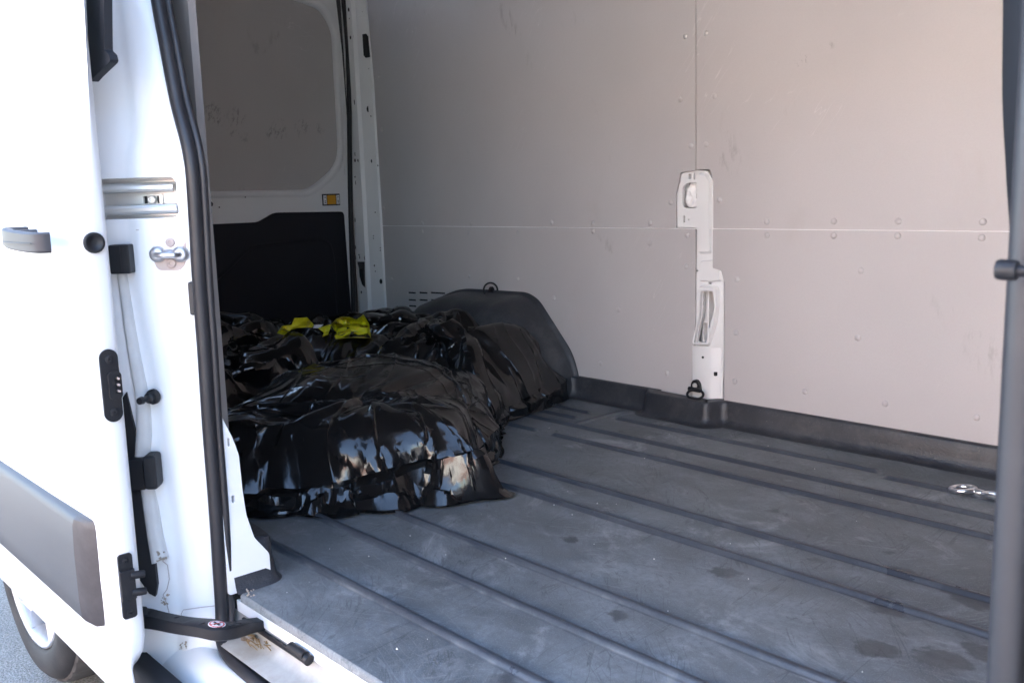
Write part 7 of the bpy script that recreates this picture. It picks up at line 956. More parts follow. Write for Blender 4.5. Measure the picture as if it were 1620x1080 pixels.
-5,16,2,-6,7,-6,9,-23,15,0,5,2,-3,1,-2,3,0,0,-2,-6,-1,3,7,-4,2,-6,-1,0,8,0,1,0,-1,1,0,1,0,0,0,-9,5,3,1,-4,2,10,-25,10,-12,3,1,-2,5,-1,5,-8,14,-2,6,-6,1,5,-10,-2,7,0,4,4,-1,-1,-9,-6,-2,9,1,1,-5,-3,10,-4,0,0,2,-1,-2,-2,-2,17,-4,-11,-4,5,-4,16,6,-18,-3,3,4,6,-14,16,-10,11,0,0,-15,5,5,-9,-9,15,-10,1,9,-10,-2,-2,15,-16,13,10,2,0,-8,0,-3,2,3,-1,-2,-7,-1,6,-6,-1,4,2,-1,-6,-5,3,-23,23,
4,6,3,-1,2,2,-26,7,0,16,0,-7,-13,17,0,-15,7,-8,5,0,2,13,1,-3,0,4,-1,1,0,-1,-2,4,-1,-5,6,1,0,0,-2,-1,-13,3,-14,20,42,-7,-20,-10,-14,2,5,-2,1,3,-6,2,-1,11,-1,7,-3,-6,1,6,-2,-5,2,-7,3,10,-5,4,-6,-1,-1,-1,3,8,-15,11,1,-3,5,-7,2,-1,-4,-2,21,-3,1,-37,9,-2,31,-10,-4,2,5,3,-2,-6,10,5,0,-3,-1,-21,-2,3,0,-3,0,0,-1,2,-2,15,1,9,-21,7,9,-1,3,-1,2,-15,-1,23,-10,-10,2,2,-4,0,-3,3,14,4,-20,11,54,-34,
8,0,6,-1,-7,0,1,3,6,-3,-10,-9,20,-10,5,-3,-15,17,-9,12,2,-5,6,0,-8,10,0,-2,-4,-3,8,-6,1,7,-3,-3,1,-2,0,3,2,-18,-4,3,43,12,-8,-32,-13,0,7,-2,2,0,0,1,7,4,-5,-6,-1,7,9,-1,-4,4,-15,14,2,-22,13,-1,8,-12,0,-3,-1,-3,20,-7,0,1,0,8,-20,-1,0,1,2,20,2,4,-16,-7,13,-8,-4,2,5,3,8,0,0,-1,-12,-7,-10,3,9,-11,10,-4,-1,2,-5,6,0,4,-4,13,6,-13,3,-6,14,1,-9,13,0,-20,-6,21,-1,-20,1,1,3,-5,4,8,-8,-3,20,-4,
12,-9,13,-2,-4,-5,10,-9,-2,2,-10,20,-12,-12,2,9,-1,5,5,-6,7,1,-6,7,-7,-2,9,-1,-12,11,-5,8,0,-9,-1,10,1,-4,-3,-5,-6,-4,7,0,19,7,-8,18,-9,-7,11,-2,-2,2,12,1,0,-1,-14,8,3,-4,1,3,0,-7,12,2,-7,2,5,-12,-3,8,-10,6,-8,7,-1,5,0,7,-1,-16,13,5,2,4,-1,-2,2,-2,-10,2,-18,42,-3,1,5,1,7,4,-10,-20,0,1,2,10,-13,3,-1,-1,0,3,11,-10,15,0,-15,6,16,3,-17,12,3,-2,4,-8,0,7,1,-15,-4,9,3,1,0,3,-14,-4,6,-13,12,28,
14,2,0,1,-1,-10,3,2,-19,15,5,-6,-11,7,0,-2,14,-11,3,7,1,-1,1,-6,4,-3,-18,3,19,-2,6,-1,-1,-2,4,-12,0,8,-6,-3,3,4,-2,-8,-9,24,-10,-6,-9,11,-5,-1,6,7,-2,3,-3,-15,16,-3,-10,4,0,-1,1,8,1,-2,-8,3,0,11,-21,0,10,-2,7,5,-11,2,-1,0,0,15,-1,-18,-5,-2,1,6,15,-8,1,-7,10,8,-3,4,0,1,-7,-9,2,5,-5,1,16,-18,0,-1,0,0,10,-9,3,9,0,2,-2,-6,2,15,4,2,-6,-19,6,-3,-1,-5,8,4,1,-11,-3,-1,0,2,4,-1,15,-8,-20,-9,
14,-1,4,0,-7,4,-17,2,8,-3,3,-6,13,-1,1,0,-1,-3,0,3,0,2,0,0,0,-4,2,1,-5,1,4,-2,0,1,-7,10,-2,-7,7,1,-2,-1,1,-5,-13,1,26,-15,-9,-2,9,3,6,-3,-2,0,4,4,0,-18,11,-2,0,0,-3,-2,-2,3,9,-4,0,-2,-4,5,-6,-1,0,-6,13,-1,1,0,0,-5,10,8,-8,-4,-5,1,-1,10,-6,5,-4,4,-3,1,3,0,-14,7,-10,0,2,3,2,-3,8,-3,5,-2,1,12,0,-6,0,-2,-1,3,-6,-8,17,-2,-17,20,-15,-3,-1,4,-7,12,7,-1,-4,-3,-3,0,3,-17,5,24,-10,-4,
15,0,3,-1,-1,-21,11,5,0,-13,13,-2,5,0,-3,3,-3,1,2,-2,2,-3,-3,7,0,-4,3,0,1,-7,-12,-9,0,9,15,-2,-2,8,-4,0,2,2,-4,-5,3,-8,33,-6,-8,0,9,0,0,0,4,2,0,8,-24,16,-6,1,-1,0,6,-1,-2,-10,7,-3,-9,7,1,-6,4,0,2,6,0,-1,-1,-4,-6,3,0,8,9,-2,-5,-6,-1,9,2,7,0,-13,-2,1,0,1,-5,-12,2,4,1,3,4,12,-14,1,-5,7,-4,0,3,11,-8,-10,19,-13,1,11,-3,-8,3,-14,-1,7,-1,-6,12,-7,-2,11,2,0,-1,-4,-9,10,-11,11,19,-7,
16,1,0,-2,-13,14,-1,0,-1,1,-7,-1,-15,2,15,1,2,2,1,-1,2,-7,-2,7,-12,12,-14,-11,2,-2,-2,7,13,3,-2,2,-1,-7,11,0,-5,-4,-6,10,5,-18,-3,18,-7,1,9,6,-4,0,1,0,-7,4,10,-4,-8,2,-9,0,1,4,2,3,-8,16,2,-16,18,-11,-7,2,-3,-1,0,2,-7,-1,4,0,0,1,5,7,4,2,-7,-8,4,5,11,-16,-2,2,-1,-2,20,-15,-2,-3,11,-14,5,11,3,0,-3,0,-4,-4,-3,-2,8,-8,-2,11,-7,-3,-11,4,-1,3,2,-7,4,8,-8,0,1,-4,8,4,3,4,6,-6,4,-11,-1,-2,
17,0,-1,-2,2,-8,8,-11,8,-9,6,-3,7,-7,-17,-2,1,3,9,-10,1,3,16,-9,13,-12,1,-9,-9,12,-2,10,-6,2,1,2,7,0,-10,5,1,0,2,6,-6,-11,10,35,0,-4,9,4,-4,3,-2,-12,6,-3,16,0,-11,-12,8,0,-1,-1,-5,-1,-3,5,3,2,5,14,-4,-16,5,-1,-1,-3,6,-4,0,-2,1,0,-3,1,3,0,-3,2,0,17,-21,4,-2,1,-1,-2,8,10,-11,11,-6,7,-15,-5,-1,16,2,-3,1,1,0,-6,-1,9,-3,-26,14,0,-7,-5,9,-9,0,2,-2,0,1,2,6,-1,-6,1,1,0,7,2,1,-1,-4,5,
17,0,-4,-4,6,-4,-1,2,-6,5,-13,17,-9,-2,-1,-1,9,-12,-4,9,-17,8,2,6,13,-10,1,6,-4,-17,12,-1,3,-7,4,1,3,3,2,-4,1,-1,-1,-8,2,1,9,-2,1,-3,12,3,-6,-1,0,4,-4,0,-4,-2,15,-1,-16,0,-5,-6,2,4,1,0,-10,11,2,-2,-6,14,-2,-5,1,1,-2,7,-6,-1,-1,1,2,-2,-1,3,1,2,3,6,-6,-4,0,-1,-5,0,6,11,0,-3,-21,4,-6,10,7,-2,14,1,-6,0,1,4,-8,7,-16,18,-12,-17,6,3,-6,0,-2,0,2,-1,0,0,3,3,0,-2,0,-1,-4,8,-3,1,-8,7,
17,-1,-9,-12,16,4,-15,10,-6,10,-1,-9,4,2,5,-7,-8,-2,-7,-1,18,7,-6,5,-20,13,-1,-3,2,1,3,-5,-1,4,-8,0,6,0,-9,-5,6,-1,5,10,-3,1,0,2,-1,2,13,-1,-3,-7,-1,7,0,-4,2,6,-2,-3,-9,-13,3,-2,3,0,5,2,13,-16,-5,2,5,-2,1,1,-1,2,0,-3,9,-2,-5,0,-5,1,-2,0,11,-4,4,-1,2,-3,0,2,-8,-3,1,15,10,-9,4,-20,7,-6,14,2,-14,8,9,-3,-1,0,5,-9,7,-10,-10,-1,-2,-1,1,0,4,-4,0,2,-2,0,2,0,2,3,-3,0,-4,10,-2,-1,3,14,
17,-1,-19,7,1,6,-3,5,-1,-21,21,0,0,1,-9,6,-13,11,3,3,-5,-3,4,-20,20,-4,3,-3,-4,7,-7,8,-3,-4,2,-5,-8,10,8,-3,-15,9,10,-5,-2,6,-8,9,0,7,5,1,0,-2,-6,0,-3,-1,-4,1,-4,5,5,-12,-5,7,1,1,0,0,-6,0,2,-2,10,-6,-2,5,2,-7,1,3,-1,6,5,-11,9,-5,-7,-4,14,-5,-4,11,6,-6,0,2,-13,3,0,5,-10,5,19,2,-2,-1,-1,-1,7,-7,0,4,-2,-2,-20,-2,9,-5,3,-2,-2,0,-1,2,-3,11,-6,-3,1,-2,6,-5,5,-4,5,-3,17,-4,-2,4,-1,0,
15,-1,-2,-5,-7,10,-1,-16,17,-1,-16,19,0,-3,2,-1,3,-1,-3,5,1,-2,-1,3,-16,-6,6,6,4,1,2,-9,7,-1,0,0,-3,-15,13,-5,14,0,-4,-2,-17,3,-3,7,-2,8,3,3,2,-4,2,-6,2,-13,5,-5,3,-11,1,16,6,-4,1,-12,5,-9,2,10,-15,1,0,6,2,1,-2,7,-10,0,-1,1,2,10,-7,-11,13,5,-4,-13,9,2,0,4,0,2,-6,-4,2,0,6,-12,3,19,4,-6,2,-10,3,10,-8,-15,-1,4,13,-11,-2,2,-5,2,-2,-2,2,1,8,-11,12,-2,3,0,-11,4,-5,12,-4,3,6,-2,-5,3,-3,-24,
16,-2,0,-8,2,2,0,1,-16,19,-7,-16,17,-1,4,3,-1,1,2,-4,4,-1,-8,-5,12,0,-1,0,0,-2,-3,-1,-5,8,-2,-3,-1,-6,5,6,-2,-1,4,0,-5,-14,2,1,1,5,0,6,-2,-1,0,2,0,-6,-19,4,-3,0,13,10,-12,2,-2,10,-8,6,-5,-12,18,-1,0,-5,-1,-3,-1,-1,9,-11,2,1,1,-2,-5,18,-15,6,1,9,1,-11,-1,0,0,0,3,-11,0,2,-2,5,-5,4,5,7,-1,1,4,-11,-11,17,-12,-3,8,3,-17,5,8,1,-1,-4,-1,13,-17,1,-3,9,-5,-2,-1,0,3,3,-3,21,0,-8,0,-4,0,9,
15,-1,-6,1,2,0,-1,2,1,-11,13,-7,-14,12,8,-4,5,-1,-2,1,2,-5,-8,13,-12,8,0,2,-4,0,4,0,-8,-1,-12,5,-7,15,-9,15,0,1,1,-4,-6,-6,-10,6,0,7,1,1,-2,1,-1,1,-3,8,-11,-16,0,8,5,-10,13,-5,-5,1,5,-6,-7,17,-8,4,-2,5,-6,0,2,0,3,0,0,-3,-1,1,12,-1,-1,-6,-4,11,7,-4,-16,6,0,0,-9,2,1,-1,-1,9,4,3,-8,1,0,13,-6,-14,16,-20,18,0,-14,-3,4,0,-9,6,-1,4,14,-17,10,-3,-11,0,2,-2,4,-5,4,6,-1,10,2,-4,-10,4,2,0,
15,-2,-3,-1,2,-1,-3,6,0,-3,-1,4,-2,3,-3,3,-1,3,-1,1,-9,0,8,-3,3,-3,2,-2,0,2,-6,-1,4,-13,13,-20,17,4,0,1,0,0,2,-5,-10,5,-7,5,-1,8,2,0,-2,1,-8,3,-3,-12,15,-8,-5,5,-1,7,-10,7,0,2,-13,0,15,-8,7,-4,5,1,3,-10,-1,-1,-1,11,-3,-3,-4,0,0,3,9,1,-4,4,4,-7,5,-5,0,0,-5,-3,1,-1,21,-7,3,-10,13,-6,-2,-2,-13,21,-16,12,0,-7,-7,2,6,-6,4,-7,5,11,-3,-6,-8,-1,13,-15,5,-3,2,10,4,-6,1,-2,8,-1,-1,-11,8,-4,
14,-2,0,0,-22,8,15,0,-1,0,-5,6,0,3,-8,3,6,-5,5,-3,1,-4,5,-2,-2,0,0,0,0,1,0,-1,-3,5,-13,13,-11,-7,0,8,8,-1,1,-8,-11,16,-2,-10,0,7,0,-1,5,1,-9,0,-10,-2,-5,10,-5,6,-4,-4,10,-6,5,-5,10,5,-7,6,0,0,-1,-1,2,-6,-5,1,1,1,0,4,-1,4,-1,-18,12,-1,6,10,-4,0,-15,16,0,-1,-3,3,-1,-5,13,1,0,-8,-1,11,-5,-8,17,-20,6,10,-4,-12,2,13,-8,4,2,0,-1,2,-8,0,-5,1,-5,12,-15,15,-16,2,-2,8,14,1,-5,3,0,1,-8,-5,
14,-1,-1,1,-9,-13,19,3,-1,-1,-3,-2,8,-8,10,1,-1,-1,0,0,-5,0,-2,1,4,-1,1,-1,1,1,-1,1,-3,-4,7,1,0,-1,1,-6,-1,6,-1,-11,1,-19,15,12,1,7,-1,0,4,0,-2,-7,-10,2,-7,-2,8,-2,5,5,1,-2,0,5,4,0,1,-1,-2,0,0,-1,1,-3,-5,-1,1,0,4,-4,0,-2,-1,15,-15,6,3,8,0,-8,5,-2,0,-1,-2,1,-7,6,-3,14,-6,8,-12,-1,10,5,-16,5,5,1,-14,8,8,0,0,-1,-3,0,-1,-9,1,1,-1,0,-5,-4,8,4,0,6,-9,-4,21,-8,-11,16,-1,-7,-4,3,
15,-3,0,1,-3,5,-9,6,1,-2,3,1,1,1,-4,3,-1,0,-9,-4,3,5,-3,3,-2,-4,-1,6,5,0,1,0,1,-1,-9,6,-4,7,-1,-4,4,-4,-12,7,7,5,-1,-1,1,6,0,-5,6,-9,15,-23,-1,0,1,5,6,3,1,-4,1,2,0,0,1,3,2,-2,1,0,-1,1,-6,0,-2,1,-3,1,-9,2,4,0,-4,-5,12,1,-4,1,11,-8,3,1,0,-3,0,6,-9,3,-1,4,-1,-5,7,1,0,-5,13,-3,0,0,8,0,-1,-6,1,-2,1,3,0,-3,-11,0,-1,9,-5,0,12,-20,21,-9,-5,8,-14,-6,-3,0,21,-4,1,0,
14,-2,1,-2,0,3,-15,10,-2,6,3,1,0,-1,0,-8,4,1,-1,2,1,-1,-3,-4,-1,4,3,1,1,-2,1,-2,3,-3,-1,-9,13,-2,-3,1,-13,-5,19,5,0,-1,-1,1,1,6,0,1,-1,-6,-16,5,0,0,6,4,3,1,-6,6,-1,7,-2,-1,0,0,2,2,0,-2,-2,-5,-2,8,-6,0,2,-3,0,4,-1,-12,5,2,3,-2,4,-3,-1,-2,7,1,0,-3,1,-5,2,-2,1,-3,-1,7,5,0,-2,-1,7,8,-2,-10,7,-3,-3,2,2,2,0,-4,-3,-5,-1,-1,0,-4,12,8,0,4,-10,-13,22,-27,-4,1,5,15,-4,-1,4,-1,
15,-2,1,-4,6,-19,16,-8,8,2,2,1,-1,0,0,-3,-7,-1,6,2,0,1,0,-1,1,0,0,-2,-1,-3,3,3,-6,2,4,-2,0,1,3,-4,-4,9,-2,0,1,-1,0,-1,1,5,0,2,-4,12,-16,-11,1,3,6,3,2,-4,5,-4,1,0,5,0,-1,-2,-1,-1,0,2,-6,-3,-3,-4,18,-1,-8,0,7,1,-17,11,2,7,-4,-6,-2,2,1,8,-2,3,0,-3,1,-6,7,-1,-6,-3,6,5,1,-1,-1,7,-4,9,4,1,-8,-1,-2,-7,-1,0,0,1,-3,0,-1,2,14,-6,9,0,-6,3,-10,10,-11,11,4,-16,5,-9,6,4,-2,-1,
15,-1,1,0,1,-4,-5,-5,8,7,0,-4,-3,-7,-2,12,-3,4,-2,-6,-6,-2,-3,0,0,12,-5,0,6,7,1,0,-4,-2,2,2,-18,-5,6,8,12,1,-2,-1,3,-2,0,-1,1,6,-3,3,-2,-17,24,2,-2,-6,0,4,3,0,-1,-5,-2,-1,1,-13,-3,0,0,1,1,-3,-2,-1,2,16,-1,1,7,0,0,-15,17,0,-6,-2,-8,3,1,0,-1,5,1,2,0,-4,6,-5,0,2,8,3,-3,-9,0,-3,-2,-5,0,3,-4,4,0,-4,1,1,1,0,0,4,2,-1,2,6,-4,5,-11,-2,2,17,3,-4,7,1,-21,3,-7,-1,7,4,1,-1,
15,-2,2,0,0,-1,1,1,1,-1,-4,-7,-7,8,6,2,-1,1,-1,-1,-1,-3,-4,3,5,-8,6,5,-1,-1,-5,-6,-3,12,-4,6,0,-14,-9,-3,10,15,-2,4,2,1,-1,-2,2,5,-1,-1,-5,-11,2,16,-2,2,6,0,-2,2,-2,-5,0,-1,0,-3,-2,-5,-4,1,0,-6,5,10,4,0,1,-1,-3,-1,-3,12,2,-3,5,-3,5,-16,0,-1,-2,5,3,3,0,-4,2,0,4,-4,-1,4,-7,5,-2,-10,-2,4,2,0,-1,2,-2,1,-3,-1,1,1,15,-9,-1,9,2,3,5,3,0,-3,3,-22,8,13,-11,-9,12,6,2,-4,-15,4,2,-1,
15,-2,-2,7,-17,14,-5,2,0,4,-6,3,-1,0,1,0,0,1,0,-2,0,-1,1,-2,3,-3,5,0,-4,-4,-4,-3,-1,1,11,-8,-4,10,5,-9,4,-2,9,-3,2,2,-1,-1,2,6,-2,-5,-18,9,-7,2,25,-1,4,-2,-3,-1,0,-4,1,-2,-1,4,-4,4,-4,2,-5,12,-11,0,5,0,-2,-2,-1,0,4,2,-4,6,-4,4,-10,8,-10,-1,0,4,4,3,0,-7,-2,9,-7,5,0,-1,11,-6,-8,10,-14,0,1,-2,2,2,-1,0,-1,2,15,1,-17,11,1,-1,7,3,2,1,1,0,-6,4,2,-5,-3,4,2,-1,-17,-7,4,6,1,0,
16,-4,4,-3,-1,-2,7,1,-5,3,1,-7,2,0,-5,2,8,-1,-3,0,-4,2,4,0,-12,7,-6,4,-4,-4,-6,1,6,-10,-3,3,13,11,-7,-2,-5,1,6,8,-4,3,1,-1,3,4,-3,-11,-4,27,-10,-11,-9,26,-2,-6,6,0,-20,10,-2,5,-4,10,3,-18,11,-5,4,-14,19,-3,0,-3,-5,0,3,4,0,1,6,-6,4,-1,7,-1,-4,-9,-7,3,5,2,0,-7,8,8,-3,-12,-2,0,3,1,4,-16,5,0,-3,-1,12,-4,-4,5,13,0,-6,-5,18,-10,9,-1,2,2,-1,1,1,-3,-4,3,-1,-6,5,2,-7,2,3,-6,-14,6,5,-1,
16,-8,1,3,2,2,-4,0,4,-22,5,15,0,4,-1,-18,10,-12,-2,3,6,10,2,-11,8,2,-2,-12,-3,-5,7,4,5,0,1,0,0,-9,1,9,-4,-7,4,-7,11,-3,10,0,2,8,-22,2,-2,1,27,-1,-3,-6,3,6,-5,-15,14,7,-6,-5,-19,2,-4,21,-2,-6,-6,12,0,3,-3,-7,5,3,1,-1,1,-1,0,5,0,-1,3,5,-4,1,-4,-19,9,6,1,-12,18,-1,-1,-3,-6,-2,0,-13,0,18,-9,5,5,-10,-2,-5,8,-3,10,-5,5,17,-20,12,1,7,1,-1,2,-1,-3,1,0,-1,-1,2,0,-4,0,-6,6,-2,1,-20,10,3,
14,-1,4,-17,15,-2,3,1,0,1,1,-9,8,-1,0,-1,-10,-3,-3,-2,2,-16,13,15,-2,-20,-5,3,5,12,6,5,0,1,-1,0,0,0,0,-2,-4,-4,-2,-5,-8,20,3,0,3,-11,6,-15,5,-2,0,24,-8,5,0,-20,5,18,0,-12,10,-7,5,-22,13,-5,1,10,7,-13,-5,0,2,11,2,-2,1,-1,-1,1,-1,0,0,1,4,2,2,0,-1,-4,-9,6,3,3,-4,-9,10,2,-3,-11,-4,4,0,-4,20,-8,0,-11,-4,-2,1,11,-12,14,-10,2,21,4,-7,4,5,1,-4,-8,2,-5,-2,-2,0,6,1,2,3,1,-3,0,-5,5,-7,1,
15,-15,2,17,-1,-2,0,-2,4,5,-9,6,2,-2,-2,-3,-9,0,-1,-2,-5,5,-16,-1,13,17,4,-2,1,0,-1,-2,1,-1,0,-1,1,0,0,0,0,-2,-11,8,3,-3,-9,11,5,4,0,-9,-6,3,-9,-6,25,-6,-18,16,2,-8,12,8,-12,-6,3,1,-2,5,1,0,-12,10,3,-1,1,0,0,2,-1,1,0,-1,0,0,-1,-1,1,2,8,-4,-12,9,-20,17,3,-16,-4,15,-2,-10,6,8,-12,17,-1,6,-13,8,-13,6,-17,1,-1,0,1,-1,6,1,-5,7,14,2,-2,-1,0,6,-4,2,1,0,-1,-4,-5,0,5,2,-1,-1,-3,5,-12,9,
13,3,2,1,-1,0,0,-7,-11,5,14,4,-1,-1,-3,-2,-6,0,2,-4,3,3,0,-4,-7,7,-5,10,4,-1,0,0,-1,0,-2,1,-1,3,0,0,-2,0,0,-1,-1,-6,-8,12,5,-3,-5,-2,-3,-4,11,-15,-8,0,11,8,1,9,-3,-14,-8,4,10,6,2,2,1,1,12,-7,-1,-3,-2,0,0,-1,1,0,-1,0,0,-1,1,1,-1,-2,-2,-1,6,-12,-4,12,4,-5,0,-3,-2,6,-15,2,14,1,6,-7,6,-13,-8,2,9,-6,-7,-4,2,3,0,-3,5,-3,-2,3,5,0,0,-1,0,0,-2,1,2,3,7,2,-2,-1,-3,0,3,-8,1,13,
13,3,2,0,2,-1,-2,7,1,0,-1,-1,0,-9,1,0,0,0,-2,3,0,-1,2,0,-8,-1,4,0,6,-3,-1,2,1,1,2,0,0,-3,-3,-4,6,-1,-9,2,0,-5,5,3,5,-5,-3,-4,-1,-6,-4,19,-1,-8,5,1,0,-6,2,-1,4,-1,-7,15,0,0,0,1,3,3,1,1,-7,-1,0,0,-1,0,0,0,0,0,0,-2,-2,-1,-6,-1,0,-1,2,7,3,-4,-2,-3,-3,5,6,-9,-1,0,-3,-1,0,-8,1,1,-2,1,1,0,0,-2,2,0,-3,0,2,0,2,-4,0,2,2,2,3,1,0,-2,-2,-3,7,-1,-4,3,1,1,3,13,
12,4,2,-2,5,1,-1,-3,5,5,-1,-2,-9,7,-5,-1,0,-1,0,5,1,0,5,0,-4,-13,10,3,-1,1,-1,-4,-2,-2,0,-1,1,3,-3,9,-4,-6,-2,-7,2,-7,15,-3,5,-6,-3,-6,4,-6,-6,-4,4,12,4,0,-4,6,-8,8,3,3,-4,3,1,0,-3,0,0,9,-4,-3,1,0,0,0,0,-1,1,-1,0,-1,-2,-1,0,-3,-3,-1,-1,-2,9,0,3,-6,-2,-7,1,1,5,5,-3,-4,-7,-3,-7,5,-2,-3,1,0,0,4,1,1,4,0,-7,-6,5,0,0,1,-1,-3,-1,0,1,0,1,3,-1,11,-6,-2,1,-2,2,2,10,10,
11,5,3,4,0,0,2,1,0,-8,-2,1,10,-10,-3,0,1,8,8,1,1,-3,-8,-1,11,-2,-1,-3,2,0,1,1,-1,0,-3,-1,-2,-4,10,-3,-10,-2,1,-1,-7,8,-1,-3,4,-6,-5,12,-7,2,-3,-1,1,4,-1,0,3,-22,-6,1,3,11,17,0,-1,-2,2,1,-4,0,3,3,-3,1,0,-1,0,0,0,0,-1,1,-5,1,-8,-3,4,0,-1,8,2,-5,3,-7,-4,-1,-7,-4,0,0,-2,-7,-1,-1,8,-1,3,1,-3,-2,9,4,0,-9,-7,-1,10,-4,-3,0,0,2,1,2,0,-1,-1,0,-1,-2,12,-2,-9,0,2,1,1,8,9,9,
11,6,-1,5,4,3,0,0,-1,4,2,1,-14,0,2,3,16,0,0,-1,-4,4,-4,-4,-4,13,0,-1,-5,4,0,0,1,0,1,0,-1,-1,-7,-11,6,-1,0,-3,-1,-2,-6,-3,5,-10,-11,14,1,-2,2,1,1,-1,0,-1,-18,7,7,7,5,2,1,1,-1,2,-4,-4,4,-11,1,2,10,-1,0,0,0,0,-1,-1,0,-1,6,-4,9,-3,1,4,-3,-1,-1,-15,3,-9,-4,-11,-2,-1,-3,-3,-2,3,1,2,-7,-3,-1,2,20,7,-4,-6,-8,9,-10,-8,-3,14,-1,-3,-4,4,2,1,1,3,1,1,0,1,-8,-9,11,0,2,6,2,4,8,7,
10,9,4,-3,9,1,0,0,-1,0,-3,-5,0,14,4,2,-12,20,-2,0,2,-2,4,-2,1,-3,-3,-3,-4,0,1,1,0,0,-1,-1,-2,-2,-1,4,-3,3,-1,-3,-6,-5,-3,-7,4,-14,9,-4,7,0,2,0,1,0,0,0,0,14,6,2,3,-17,-2,0,2,-1,4,-18,1,9,2,2,2,0,-1,0,0,-1,-1,0,-1,0,-1,4,-1,10,3,-2,5,-4,-10,-15,2,-8,-16,-10,-1,-4,-4,-3,-1,-3,-1,-3,0,11,8,6,-13,8,-2,-2,3,-5,5,-5,0,-6,-2,-3,-2,-1,1,1,2,0,0,0,0,-1,0,6,-1,9,7,3,7,6,4,12,
11,12,11,15,-2,-1,-2,-2,-4,-4,-2,-1,7,-8,0,0,0,-17,11,9,6,6,7,9,-6,-9,-7,-9,2,1,1,-1,0,-7,-10,7,4,1,-1,1,0,1,3,3,1,-2,-6,-17,4,-8,-5,-2,17,2,1,1,0,0,0,-1,17,-2,1,-23,-23,19,3,0,1,2,3,23,-1,3,-1,-2,-1,0,0,0,-1,-2,-8,-1,0,0,-1,0,-1,0,1,1,0,-1,-4,-12,3,-31,-13,-6,-15,-10,-7,-6,-6,-3,-3,-1,4,-4,-1,-4,3,-5,-1,1,0,1,2,8,-5,-5,-4,-4,0,1,0,1,0,-2,-2,2,2,2,1,2,3,5,7,9,13,16,20,36,
])
